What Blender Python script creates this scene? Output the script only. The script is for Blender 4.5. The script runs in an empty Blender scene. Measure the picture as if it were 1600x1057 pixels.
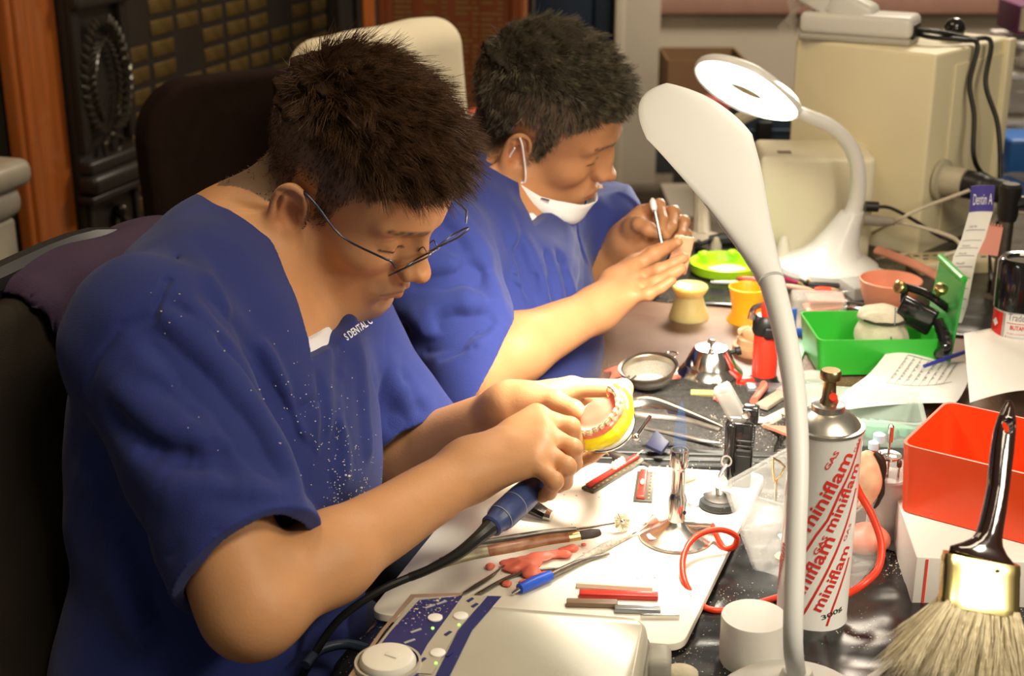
import bpy, bmesh, math, random
import numpy as np
from mathutils import Vector, Matrix
random.seed(7); RNG = np.random.default_rng(7)
D = bpy.data; SC = bpy.context.scene; COL = SC.collection
PI = math.pi
# ------------------------------------------------------------------ camera, light, exposure
PITCH = math.radians(20); FPX = 2250.0; CAMZ = 1.445
cam = D.cameras.new('camera'); cam.sensor_width = 36; cam.lens = 36*FPX/1600
camo = D.objects.new('camera', cam); COL.objects.link(camo)
camo.location = (0, 0, CAMZ); camo.rotation_euler = (PI/2-PITCH, 0, 0)
cam.dof.use_dof = True; cam.dof.focus_distance = 1.38; cam.dof.aperture_fstop = 8.0
cam.clip_start = .02
SC.camera = camo
SC.view_settings.view_transform = 'Standard'; SC.view_settings.look = 'None'
SC.view_settings.gamma = 1.0; SC.view_settings.exposure = 0.40
SC.view_settings.use_curve_mapping = False
w = D.worlds.new('world'); SC.world = w; w.use_nodes = True
bg = w.node_tree.nodes['Background']; bg.inputs[0].default_value = (1.0, .84, .66, 1); bg.inputs[1].default_value = .12
def area(name, loc, target, size, power, col):
    l = D.lights.new(name, 'AREA'); l.shape = 'RECTANGLE'; l.size = size[0]; l.size_y = size[1]; l.energy = power; l.color = col
    o = D.objects.new(name, l); COL.objects.link(o); o.location = loc
    o.rotation_euler = (Vector(target)-Vector(loc)).to_track_quat('-Z', 'Y').to_euler(); return o
area('ceiling_light', (.9, .2, 2.75), (.1, 1.5, .8), (1.0, .5), 21, (1, .84, .60))
area('near_fill_light', (.78, .62, 1.42), (.32, 1.25, .80), (.22, .16), 4.2, (1, .90, .72))  # unseen fill light added at the right to brighten the near bench things
area('ceiling_light', (-.5, 1.9, 2.8), (-.2, 2.2, 0), (.9, .4), 9, (1, .74, .44))
area('ceiling_light', (1.6, 4.4, 2.8), (1.3, 4.8, 0), (1.2, .6), 68, (1, .86, .68))

C0 = np.array([0, 0, CAMZ]); FW = np.array([0, math.cos(PITCH), -math.sin(PITCH)]); UP = np.array([0, math.sin(PITCH), math.cos(PITCH)]); RT = np.array([1., 0, 0])
def P(px, py, d):            # photo pixel + depth along the lens axis -> world point
    return C0 + d*(FW + (px-800)/FPX*RT - (py-528)/FPX*UP)
def T(px, py, z=.75):        # photo pixel on the horizontal plane z
    r = FW + (px-800)/FPX*RT - (py-528)/FPX*UP
    return C0 + r*((z-CAMZ)/r[2])
def ZY(py, Y):               # height of a photo row at a known distance Y
    r = FW - (py-528)/FPX*UP
    return CAMZ + r[2]*Y/r[1]
def PY(px, py, Y):            # photo pixel at a known distance Y
    r = FW+(px-800)/FPX*RT-(py-528)/FPX*UP; return C0+r*(Y/r[1])
DR = np.array([.311, .9504, 0]); NR = np.array([.9504, -.311, 0])   # room axes: along the bench, and across it to the right
ROOM = math.atan2(-.311, .9504)

# ------------------------------------------------------------------ materials
MATS = {}
def mat(name, col=(.5, .5, .5), rough=.5, metal=0, noise=0, nscale=20, bump=0, bscale=60, spec=.5, trans=0, ior=1.45,
        emit=0, alpha=1, sss=0, sheen=0, attr=False, col2=None, stretch=None, coat=0, detail=3, ramp=None, thin=None, sssr=(.010, .004, .002)):
    if name in MATS: return MATS[name]
    m = D.materials.new(name); m.use_nodes = True; MATS[name] = m
    nt = m.node_tree; b = nt.nodes['Principled BSDF']; L = nt.links.new
    b.inputs['Base Color'].default_value = (*col, 1); b.inputs['Roughness'].default_value = rough
    b.inputs['Metallic'].default_value = metal; b.inputs['Specular IOR Level'].default_value = spec
    b.inputs['IOR'].default_value = ior; b.inputs['Transmission Weight'].default_value = trans
    b.inputs['Alpha'].default_value = alpha; b.inputs['Coat Weight'].default_value = coat
    if sss:
        b.inputs['Subsurface Weight'].default_value = sss; b.inputs['Subsurface Radius'].default_value = sssr; b.inputs['Subsurface Scale'].default_value = 1
    if sheen: b.inputs['Sheen Weight'].default_value = sheen
    if emit: b.inputs['Emission Color'].default_value = (*col, 1); b.inputs['Emission Strength'].default_value = emit
    tc = nt.nodes.new('ShaderNodeTexCoord'); mp = nt.nodes.new('ShaderNodeMapping'); L(tc.outputs['Object'], mp.inputs[0])
    if stretch: mp.inputs['Scale'].default_value = stretch
    src = None
    if attr:
        a = nt.nodes.new('ShaderNodeVertexColor'); a.layer_name = 'Col'; src = a.outputs[0]
    if noise or col2:
        n = nt.nodes.new('ShaderNodeTexNoise'); n.inputs['Scale'].default_value = nscale; n.inputs['Detail'].default_value = detail
        L(mp.outputs[0], n.inputs['Vector'])
        if col2:
            r = nt.nodes.new('ShaderNodeValToRGB'); r.color_ramp.elements[0].color = (*col, 1); r.color_ramp.elements[1].color = (*col2, 1)
            lo, hi = ramp or (.35, .65); r.color_ramp.elements[0].position = lo; r.color_ramp.elements[1].position = hi
            L(n.outputs[0], r.inputs[0]); src = r.outputs[0]
        else:
            mx = nt.nodes.new('ShaderNodeMix'); mx.data_type = 'RGBA'; mx.blend_type = 'MULTIPLY'; mx.inputs[0].default_value = noise
            if src: L(src, mx.inputs[6])
            else: mx.inputs[6].default_value = (*col, 1)
            r = nt.nodes.new('ShaderNodeValToRGB'); r.color_ramp.elements[0].position = .3; r.color_ramp.elements[1].position = .7
            r.color_ramp.elements[0].color = (.35, .35, .35, 1); L(n.outputs[0], r.inputs[0]); L(r.outputs[0], mx.inputs[7]); src = mx.outputs[2]
    if src: L(src, b.inputs['Base Color'])
    if bump:
        n2 = nt.nodes.new('ShaderNodeTexNoise'); n2.inputs['Scale'].default_value = bscale; n2.inputs['Detail'].default_value = 4
        L(mp.outputs[0], n2.inputs['Vector']); bp = nt.nodes.new('ShaderNodeBump'); bp.inputs['Strength'].default_value = bump
        bp.inputs['Distance'].default_value = .002; L(n2.outputs[0], bp.inputs['Height']); L(bp.outputs[0], b.inputs['Normal'])
    return m

# ------------------------------------------------------------------ object helpers
def root(name, label, cat, loc=(0, 0, 0), group=None, rz=0):
    o = D.objects.new(name, None); COL.objects.link(o); o.location = tuple(loc); o.rotation_euler = (0, 0, rz); o.empty_display_size = .02
    o['label'] = label; o['category'] = cat
    if group: o['group'] = group
    return o
def tag(o, label, cat, group=None, kind=None):
    o['label'] = label; o['category'] = cat
    if group: o['group'] = group
    if kind: o['kind'] = kind
    return o
def struct(o): o['kind'] = 'structure'; return o
def link(name, me, mats, parent=None, smooth=35):
    for m in (mats if isinstance(mats, (list, tuple)) else [mats]): me.materials.append(m)
    if smooth is not None:
        me.shade_smooth()
        if smooth < 180: me.set_sharp_from_angle(angle=math.radians(smooth))
    o = D.objects.new(name, me); COL.objects.link(o)
    if parent is not None:
        # world coordinates are kept: the parent is an unscaled Empty or mesh
        bpy.context.view_layer.update() if False else None
        o.parent = parent; o.matrix_parent_inverse = world_of(parent).inverted()
    return o
def world_of(o):
    M = o.matrix_basis.copy()
    p = o.parent
    if p is not None: M = world_of(p) @ o.matrix_parent_inverse @ M
    return M
class MB:
    """collects world-space geometry for ONE mesh"""
    def __init__(s): s.v = []; s.f = []; s.m = []; s.mi = 0; s.X = None
    def add(s, vs, fs):
        n = len(s.v)
        if s.X is not None: vs = [tuple(s.X @ Vector(q)) for q in vs]
        s.v += [tuple(float(c) for c in q) for q in vs]; s.f += [tuple(i+n for i in f) for f in fs]; s.m += [s.mi]*len(fs); return s
    def box(s, c, size, rot=0, bev=0.0, tilt=None):
        bm = bmesh.new(); bmesh.ops.create_cube(bm, size=1)
        for q in bm.verts: q.co = Vector((q.co.x*size[0], q.co.y*size[1], q.co.z*size[2]))
        if bev: bmesh.ops.bevel(bm, geom=bm.edges[:], offset=bev, segments=3, affect='EDGES', profile=.5)
        M = Matrix.Translation(Vector(tuple(c))) @ Matrix.Rotation(rot, 4, 'Z')
        if tilt is not None: M = Matrix.Translation(Vector(tuple(c))) @ tilt
        bm.transform(M); return s.bm(bm)
    def bm(s, bm):
        bm.verts.index_update(); vs = [q.co[:] for q in bm.verts]; fs = [[q.index for q in f.verts] for f in bm.faces]; bm.free(); return s.add(vs, fs)
    def lathe(s, prof, c=(0, 0, 0), axis=None, seg=40, cap=True, start=0, sweep=2*PI):
        """prof = [(r, h)...] about axis through c"""
        z = Vector(axis).normalized() if axis is not None else Vector((0, 0, 1))
        x = z.orthogonal().normalized() if abs(z.z) < .999 else Vector((1, 0, 0)); y = z.cross(x); c = Vector(tuple(c))
        vs = []; fs = []; n = len(prof); full = abs(sweep-2*PI) < 1e-6; S = seg if full else seg+1
        for i in range(S):
            a = start+sweep*i/seg
            for r, h in prof: vs.append(c+z*h+(x*math.cos(a)+y*math.sin(a))*r)
        for i in range(seg):
            j = (i+1) % S
            for k in range(n-1): fs.append((i*n+k, j*n+k, j*n+k+1, i*n+k+1))
        if cap and full:
            if prof[0][0] > 1e-6: fs.append(tuple((S-1-i)*n for i in range(S)))
            if prof[-1][0] > 1e-6: fs.append(tuple(i*n+n-1 for i in range(S)))
        return s.add(vs, fs)
    def tube(s, pts, r, seg=10, closed=False, smooth=0, flat=1.0, upv=None):
        pts = [Vector(tuple(p)) for p in pts]
        rs = list(r) if isinstance(r, (list, tuple, np.ndarray)) else [r]*len(pts)
        if smooth:
            q = []; qr = []; n = len(pts); rng = range(n if closed else n-1)
            for i in rng:
                g = lambda k: pts[k % n] if closed else pts[max(0, min(n-1, k))]
                p0, p1, p2, p3 = g(i-1), g(i), g(i+1), g(i+2)
                for k in range(smooth):
                    t = k/smooth
                    q.append(.5*((2*p1)+(p2-p0)*t+(2*p0-5*p1+4*p2-p3)*t*t+(3*p1-p0-3*p2+p3)*t**3))
                    qr.append(rs[i]*(1-t)+rs[(i+1) % n]*t)
            if not closed: q.append(pts[-1]); qr.append(rs[-1])
            pts, rs = q, qr
        n = len(pts); vs = []; fs = []; prev = None
        for i, p in enumerate(pts):
            if closed: t = pts[(i+1) % n]-pts[i-1]
            else: t = pts[min(i+1, n-1)]-pts[max(i-1, 0)]
            t.normalize()
            if prev is None: u = (Vector(upv) if upv is not None else t.orthogonal()); u = (u-t*u.dot(t)).normalized()
            else: u = (prev-t*prev.dot(t)).normalized()
            prev = u; b = t.cross(u)
            for k in range(seg):
                a = 2*PI*k/seg; vs.append(p+(u*math.cos(a)+b*math.sin(a)*flat)*rs[i])
        for i in range(n if closed else n-1):
            j = (i+1) % n
            for k in range(seg): fs.append((i*seg+k, i*seg+(k+1) % seg, j*seg+(k+1) % seg, j*seg+k))
        if not closed: fs.append(tuple(range(seg-1, -1, -1))); fs.append(tuple((n-1)*seg+k for k in range(seg)))
        return s.add(vs, fs)
    def prism(s, poly, z0, z1, bev=0, seg=2):
        """poly = world xy points; extruded from z0 to z1"""
        bm = bmesh.new(); vs = [bm.verts.new((float(p[0]), float(p[1]), z0)) for p in poly]; f = bm.faces.new(vs)
        r = bmesh.ops.extrude_face_region(bm, geom=[f]); up = [e for e in r['geom'] if isinstance(e, bmesh.types.BMVert)]
        for q in up: q.co.z = z1
        bmesh.ops.recalc_face_normals(bm, faces=bm.faces[:])
        if bev:
            es = [e for e in bm.edges if all(q in up for q in e.verts)]
            bmesh.ops.bevel(bm, geom=es, offset=bev, segments=seg, affect='EDGES', profile=.5)
        return s.bm(bm)
    def ball(s, c, r, seg=20, rot=None):
        if not isinstance(r, (tuple, list)): r = (r, r, r)
        bm = bmesh.new(); bmesh.ops.create_uvsphere(bm, u_segments=seg, v_segments=max(8, seg//2), radius=1)
        M = Matrix.Translation(Vector(tuple(c))) @ (rot.to_4x4() if rot is not None else Matrix.Identity(4)) @ Matrix.Diagonal((*r, 1))
        bm.transform(M); return s.bm(bm)
    def sheet(s, fn, nu, nv, thick=0):
        vs = [fn(i/nu, j/nv) for i in range(nu+1) for j in range(nv+1)]; W = nv+1
        fs = [(i*W+j, (i+1)*W+j, (i+1)*W+j+1, i*W+j+1) for i in range(nu) for j in range(nv)]
        if thick:
            n = len(vs); vs = list(vs)+[(q[0], q[1], q[2]-thick) for q in vs]
            fs += [tuple(k+n for k in reversed(f)) for f in fs]
            for i in range(nu): fs += [(i*W, i*W+n, (i+1)*W+n, (i+1)*W), ((i+1)*W+nv, (i+1)*W+nv+n, i*W+nv+n, i*W+nv)]
            for j in range(nv): fs += [(j+1, j+1+n, j+n, j), (nu*W+j, nu*W+j+n, nu*W+j+1+n, nu*W+j+1)]
        return s.add(vs, fs)
    def build(s, name, mats, parent=None, smooth=35, recalc=False):
        me = D.meshes.new(name); me.from_pydata(s.v, [], s.f)
        if recalc:
            bm = bmesh.new(); bm.from_mesh(me); bmesh.ops.recalc_face_normals(bm, faces=bm.faces[:]); bm.to_mesh(me); bm.free()
        me.update()
        if any(s.m): me.polygons.foreach_set('material_index', s.m)
        if parent is None:     # top-level mesh: put its origin at the base
            a = np.array(s.v); o = np.array([(a[:, 0].min()+a[:, 0].max())/2, (a[:, 1].min()+a[:, 1].max())/2, a[:, 2].min()])
            me.transform(Matrix.Translation(Vector(-o)))
            ob = link(name, me, mats, None, smooth); ob.location = Vector(o); return ob
        return link(name, me, mats, parent, smooth)
def circle(c, r, n=40): return [(c[0]+r*math.cos(2*PI*i/n), c[1]+r*math.sin(2*PI*i/n)) for i in range(n)]
def rrect(c, w, h, r, rot=0, n=6):
    out = []
    for sx, sy, a0 in ((1, 1, 0), (-1, 1, PI/2), (-1, -1, PI), (1, -1, 3*PI/2)):
        for k in range(n+1):
            a = a0+PI/2*k/n; x = sx*(w/2-r)+r*math.cos(a); y = sy*(h/2-r)+r*math.sin(a)
            out.append((c[0]+x*math.cos(rot)-y*math.sin(rot), c[1]+x*math.sin(rot)+y*math.cos(rot)))
    return out
def text_geo(body, size=1, weight=0.0, maxedge=None):
    """triangulated glyph outlines of the built-in font in the xy plane: (verts Nx2, faces); width-normalised by caller"""
    cu = D.curves.new('t', 'FONT'); cu.body = body; cu.size = size; cu.offset = weight; cu.resolution_u = 3
    ob = D.objects.new('t', cu); COL.objects.link(ob); bpy.context.view_layer.update()
    me = D.meshes.new_from_object(ob.evaluated_get(bpy.context.evaluated_depsgraph_get()))
    D.objects.remove(ob); D.curves.remove(cu)
    bm = bmesh.new(); bm.from_mesh(me); D.meshes.remove(me)
    bmesh.ops.remove_doubles(bm, verts=bm.verts[:], dist=1e-5*size)
    if maxedge:
        for _ in range(4):
            es = [e for e in bm.edges if e.calc_length() > maxedge]
            if not es: break
            bmesh.ops.subdivide_edges(bm, edges=es, cuts=1)
            bmesh.ops.triangulate(bm, faces=bm.faces[:])
    bm.verts.index_update(); v = np.array([q.co[:2] for q in bm.verts]); f = [[q.index for q in g.verts] for g in bm.faces]; bm.free()
    return v, f

# ------------------------------------------------------------------ signed-distance modelling
f32 = np.float32
def cone(a, b, r1, r2=None):
    a = np.array(a, f32); b = np.array(b, f32); r2 = r1 if r2 is None else r2
    ba = b-a; l2 = float(ba@ba)+1e-12; rr = r1-r2; a2 = l2-rr*rr; il2 = 1/l2
    if a2 <= 0: a2 = 1e-9
    def fn(p):
        pa = p-a; y = pa@ba; z = y-l2; q = pa*l2-y[:, None]*ba; x2 = (q*q).sum(1); y2 = y*y*l2; z2 = z*z*l2
        k = np.sign(rr)*rr*rr*x2
        d = (np.sqrt(x2*a2*il2)+y*rr)*il2-r1
        c2 = np.sign(y)*a2*y2 < k; d = np.where(c2, np.sqrt(x2+y2)*il2-r1, d)
        c1 = np.sign(z)*a2*z2 > k; return np.where(c1, np.sqrt(x2+z2)*il2-r2, d)
    return fn
def ell(c, r, R=None):
    c = np.array(c, f32); r = np.array(r, f32); R = None if R is None else np.array(R, f32)
    def fn(p):
        q = p-c
        if R is not None: q = q@R
        q1 = q/r; k0 = np.sqrt((q1*q1).sum(1)); q2 = q1/r; k1 = np.sqrt((q2*q2).sum(1))+1e-9
        return k0*(k0-1)/k1
    return fn
def half(c, n):
    c = np.array(c, f32); n = np.array(n, f32); n = n/np.linalg.norm(n)
    return lambda p: (p-c)@n
def rbox(c, hs, r, R=None):
    c = np.array(c, f32); hs = np.array(hs, f32)-r; R = None if R is None else np.array(R, f32)
    def fn(p):
        q = p-c
        if R is not None: q = q@R
        q = np.abs(q)-hs; return np.sqrt((np.maximum(q, 0)**2).sum(1))+np.minimum(q.max(1), 0)-r
    return fn
def smin(a, b, k):
    if k <= 0: return np.minimum(a, b)
    h = np.maximum(k-np.abs(a-b), 0)/k; return np.minimum(a, b)-h*h*k*.25
def inter(*fs): return lambda p: np.maximum.reduce([f(p) for f in fs])
def minus(f, *gs): return lambda p: np.maximum.reduce([f(p)]+[-g(p) for g in gs])
def grow(f, r): return lambda p: f(p)-r
class Field:
    def __init__(s): s.it = []; s.disp = None
    def u(s, f, k=.01): s.it.append(('u', f, k)); return s
    def c(s, f, k=.004): s.it.append(('c', f, k)); return s
    def i(s, f, k=0): s.it.append(('i', f, k)); return s
    def comb(s, vals, ops):
        d = np.full(vals[0].shape, 1e3, f32)
        for v, (o, _, k) in zip(vals, ops):
            if o == 'u': d = smin(d, v, k)
            elif o == 'c': d = -smin(-d, v, k)
            else: d = -smin(-d, -v, k)
        return d
    def __call__(s, p):
        p = np.asarray(p, f32); d = s.comb([f(p) for _, f, _ in s.it], s.it)
        return d+s.disp(p) if s.disp is not None else d
    def trace(s, px, py, d0=.8, n=90):
        r = FW+(px-800)/FPX*RT-(py-528)/FPX*UP; L = np.linalg.norm(r); t = d0
        for _ in range(n):
            q = C0+r*t; dd = float(s(q[None])[0]); t += dd*.8/L
            if abs(dd) < 2e-4: break
        return C0+r*t
    def trace_many(s, px, py, d0=.8, n=90):
        px = np.asarray(px, float); py = np.asarray(py, float); r = FW[None]+((px-800)/FPX)[:, None]*RT-((py-528)/FPX)[:, None]*UP; L = np.linalg.norm(r, axis=1); t = np.full(len(px), float(d0))
        for _ in range(n):
            dd = s(C0+r*t[:, None]); t = t+np.where(np.abs(dd) < 2e-4, 0, dd*.8/L)
        return C0+r*t[:, None]
    def mesh(s, lo, hi, h, B=16):
        lo = np.array(lo, float); hi = np.array(hi, float); nb = np.ceil((hi-lo)/(B*h)).astype(int)
        g = np.stack(np.meshgrid(*[np.arange(n) for n in nb], indexing='ij'), -1).reshape(-1, 3)
        cen = (lo+(g+.5)*B*h).astype(f32); hd = B*h*.87*1.35
        vals = [np.concatenate([f(cen[i:i+60000]) for i in range(0, len(cen), 60000)]) for _, f, _ in s.it]
        dc = s.comb(vals, s.it); act = np.nonzero(np.abs(dc) < hd+.004)[0]
        N = nb*B+2; loc = np.stack(np.meshgrid(*[np.arange(B+1)]*3, indexing='ij'), -1).reshape(-1, 3)
        off = (loc*h).astype(f32); VI = []; VP = []; Q = []
        un = np.stack(vals, 0)
        for b in act:
            dm = max(dc[b], -hd)
            sel = []
            for j, (o, f, k) in enumerate(s.it):
                v = un[j, b]
                if o == 'u' and v < dm+2*hd+k: sel.append(j)
                elif o == 'c' and v < hd*1.2+k+.004: sel.append(j)
                elif o == 'i' and v > -hd*1.2-k-.004: sel.append(j)
            if not any(s.it[j][0] == 'u' for j in sel): continue
            base = g[b]*B; p = (lo+base*h).astype(f32)+off
            its = [s.it[j] for j in sel]; d = s.comb([f(p) for _, f, _ in its], its)
            if s.disp is not None: d = d+s.disp(p)
            if d.min() > 0 or d.max() < 0: continue
            d = d.reshape((B+1,)*3); neg = d < 0
            cnt = np.zeros((B, B, B)); acc = np.zeros((B, B, B, 3))
            for ax in range(3):
                sl0 = [slice(None)]*3; sl1 = [slice(None)]*3; sl0[ax] = slice(0, B); sl1[ax] = slice(1, B+1)
                d0 = d[tuple(sl0)]; d1 = d[tuple(sl1)]; cr = (d0 < 0) != (d1 < 0)
                with np.errstate(all='ignore'): t = np.where(cr, d0/(d0-d1), 0)
                oth = [a for a in range(3) if a != ax]
                for o1 in (0, 1):
                    for o2 in (0, 1):
                        s2 = [slice(None)]*3; s2[oth[0]] = slice(o1, o1+B); s2[oth[1]] = slice(o2, o2+B); s2 = tuple(s2)
                        c = cr[s2]; cnt += c; acc[..., ax] += t[s2]*c; acc[..., oth[0]] += o1*c; acc[..., oth[1]] += o2*c
                # quads for crossing edges starting at corners in [0,B)
                s3 = tuple(slice(0, B) for _ in range(3)); idx = np.argwhere(cr[s3])
                if len(idx):
                    n0 = neg[tuple(idx.T)]; q = base+idx; e1 = np.zeros(3, int); e1[oth[0]] = 1; e2 = np.zeros(3, int); e2[oth[1]] = 1
                    ids = [((c[:, 0]+1)*N[1]+(c[:, 1]+1))*N[2]+c[:, 2]+1 for c in (q, q-e1, q-e1-e2, q-e2)]
                    ids = np.stack(ids, 1); flip = n0 if ax != 1 else ~n0
                    ids[~flip] = ids[~flip][:, ::-1]; Q.append(ids)
            m = cnt > 0; ii = np.argwhere(m)
            if len(ii):
                VP.append(lo+(base+ii+acc[m]/cnt[m][:, None])*h)
                ii = ii+base+1; VI.append((ii[:, 0]*N[1]+ii[:, 1])*N[2]+ii[:, 2])
        VI = np.concatenate(VI); VP = np.concatenate(VP); Q = np.concatenate(Q)
        o = np.argsort(VI); VI = VI[o]; VP = VP[o]
        k = np.searchsorted(VI, Q); k[k >= len(VI)] = 0; ok = (VI[k] == Q).all(1); k = k[ok]
        return VP, k
def vmesh(name, V, Q, mats, parent, col=None):
    me = D.meshes.new(name); n = len(V); m = len(Q)
    me.vertices.add(n); me.vertices.foreach_set('co', V.astype(f32).ravel())
    me.loops.add(m*4); me.loops.foreach_set('vertex_index', Q.astype(np.int32).ravel())
    me.polygons.add(m); me.polygons.foreach_set('loop_start', np.arange(m, dtype=np.int32)*4)
    me.update(calc_edges=True); me.validate()
    if col is not None:
        a = me.color_attributes.new('Col', 'FLOAT_COLOR', 'POINT'); c = np.ones((len(me.vertices), 4), f32); c[:, :3] = col; a.data.foreach_set('color', c.ravel())
    return link(name, me, mats, parent, 180)
def vnormals(V, Q):
    fn = np.cross(V[Q[:, 2]]-V[Q[:, 0]], V[Q[:, 3]]-V[Q[:, 1]]); n = np.zeros_like(V)
    for k in range(4): np.add.at(n, Q[:, k], fn)
    return n/(np.linalg.norm(n, axis=1, keepdims=True)+1e-12)
def wob(p, f, seed=0):      # smooth pseudo noise about -1..1
    r = np.random.default_rng(seed); d = np.zeros(len(p), f32)
    for i in range(6):
        k = r.normal(size=3); k = k/np.linalg.norm(k)*f*(.6+.9*r.random()); d = d+np.sin(p@k.astype(f32)+r.random()*6.28).astype(f32)
    return d/3
def sstep(a, b, x): t = np.clip((x-a)/(b-a), 0, 1); return t*t*(3-2*t)
# ------------------------------------------------------------------ people
def Rm(yaw, pitch, roll):
    yaw, pitch, roll = map(math.radians, (yaw, pitch, roll))
    return np.array(Matrix.Rotation(yaw, 3, 'Z') @ Matrix.Rotation(pitch, 3, 'Y') @ Matrix.Rotation(roll, 3, 'X'))
def add_head(F, H, R, s, g=0.0):
    """head in its own frame: x forward, y left, z up, origin between the ear canals"""
    W = lambda q: H+R@(np.array(q, float)*s)
    E = lambda c, r, k=.012, RR=None: F.u(ell(W(c), np.array(r)*s, R if RR is None else R@RR), k)
    K = lambda a, b, r1, r2, k=.01: F.u(cone(W(a), W(b), r1*s, r2*s), k)
    E((-.012, 0, .052), (.094, .077, .082), 0); E((.040, 0, .050), (.056, .066, .060), .02)
    E((.040, 0, -.008), (.050, .060+g, .066), .02)
    E((.050, 0, -.062), (.038, .044+g, .044), .02)
    for y in (1, -1):
        K((.008, y*(.047+g), -.042), (.068, y*.020, -.090), .019, .017, .030)
        E((.058, y*.040, -.012), (.026, .024, .022), .016)
        K((.090, y*.010, .036), (.072, y*.046, .036), .009, .008, .012)
    K((.080, 0, -.090), (.082, 0, -.096), .020, .017, .012)
    E((.080, 0, -.056), (.024, .032, .026), .014)
    for y in (1, -1):
        F.c(ell(W((.097, y*.031, .014)), np.array((.016, .017, .012))*s, R), .014*s)
        E((.0705, y*.032, .013), (.0155, .0165, .0125), .003)
        K((.0822, y*.020, .0068), (.0856, y*.032, .0052), .0013, .0015, .002); K((.0856, y*.032, .0052), (.0785, y*.046, .0085), .0015, .0012, .002)   # upper lid edge, eyes cast down
    for y in (1, -1): K((.080, y*.007, .006), (.096, y*.0085, -.018), .012, .010, .006)
    K((.090, 0, .024), (.109, 0, -.014), .0065, .0085, .010)
    E((.1105, 0, -.0195), (.0115, .0115, .0105), .006)
    for y in (1, -1):
        E((.1005, y*.0125, -.023), (.0108, .0080, .0085), .005)
        F.c(ell(W((.1085, y*.0075, -.0325)), np.array((.006, .0032, .0035))*s, R), .002)
        F.c(cone(W((.099, y*.022, -.026)), W((.093, y*.032, -.044)), .0015*s), .012)
    F.c(ell(W((.117, 0, -.002)), np.array((.006, .010, .012))*s, R), .01)
    F.c(cone(W((.1075, 0, -.037)), W((.105, 0, -.045)), .002*s), .005)
    for y in (1, -1):
        K((.1030, y*.004, -.0500), (.0950, y*.0215, -.0560), .0050, .0030, .003)
        K((.1008, 0, -.0625), (.0940, y*.019, -.0590), .0058, .0032, .003)
        F.c(cone(W((.1095, 0, -.0560)), W((.0985, y*.0245, -.0572)), .0014*s), .0035)
    F.c(cone(W((.098, -.012, -.074)), W((.098, .012, -.074)), .003*s), .012)
    for y in (1, -1):      # ears
        Re = R@np.array(Matrix.Rotation(-y*math.radians(26), 3, 'Z') @ Matrix.Rotation(math.radians(-12), 3, 'Y'))
        ec = W((-.010, y*.0805, .003)); w2 = lambda q: ec+Re@(np.array(q)*s)
        F.u(ell(w2((0, y*.002, 0)), np.array((.0175, .0045, .0300))*s, Re), .006)
        for a in range(-60, 250, 10):
            a0, a1 = math.radians(a), math.radians(a+10)
            q = lambda t: (.0165*math.cos(t)*-1*-1, y*.0065, .0275*math.sin(t)+.001)
            p0 = (-q(a0)[0], q(a0)[1], q(a0)[2]); p1 = (-q(a1)[0], q(a1)[1], q(a1)[2])
            F.u(cone(w2(p0), w2(p1), .0031*s), .002)
        F.u(cone(w2((-.006, y*.006, .014)), w2((-.009, y*.006, -.010)), .0026*s, .0030*s), .003)
        F.u(ell(w2((.003, y*.004, -.028)), np.array((.0075, .0045, .009))*s, Re), .005)
        F.c(ell(w2((.003, y*.011, -.004)), np.array((.0095, .0105, .0160))*s, Re), .003)
        F.c(cone(w2((-.009, y*.012, .020)), w2((.008, y*.011, .019)), .0035*s), .003)
        F.u(ell(w2((.0125, y*.004, -.005)), np.array((.004, .004, .006))*s, Re), .003)
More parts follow.
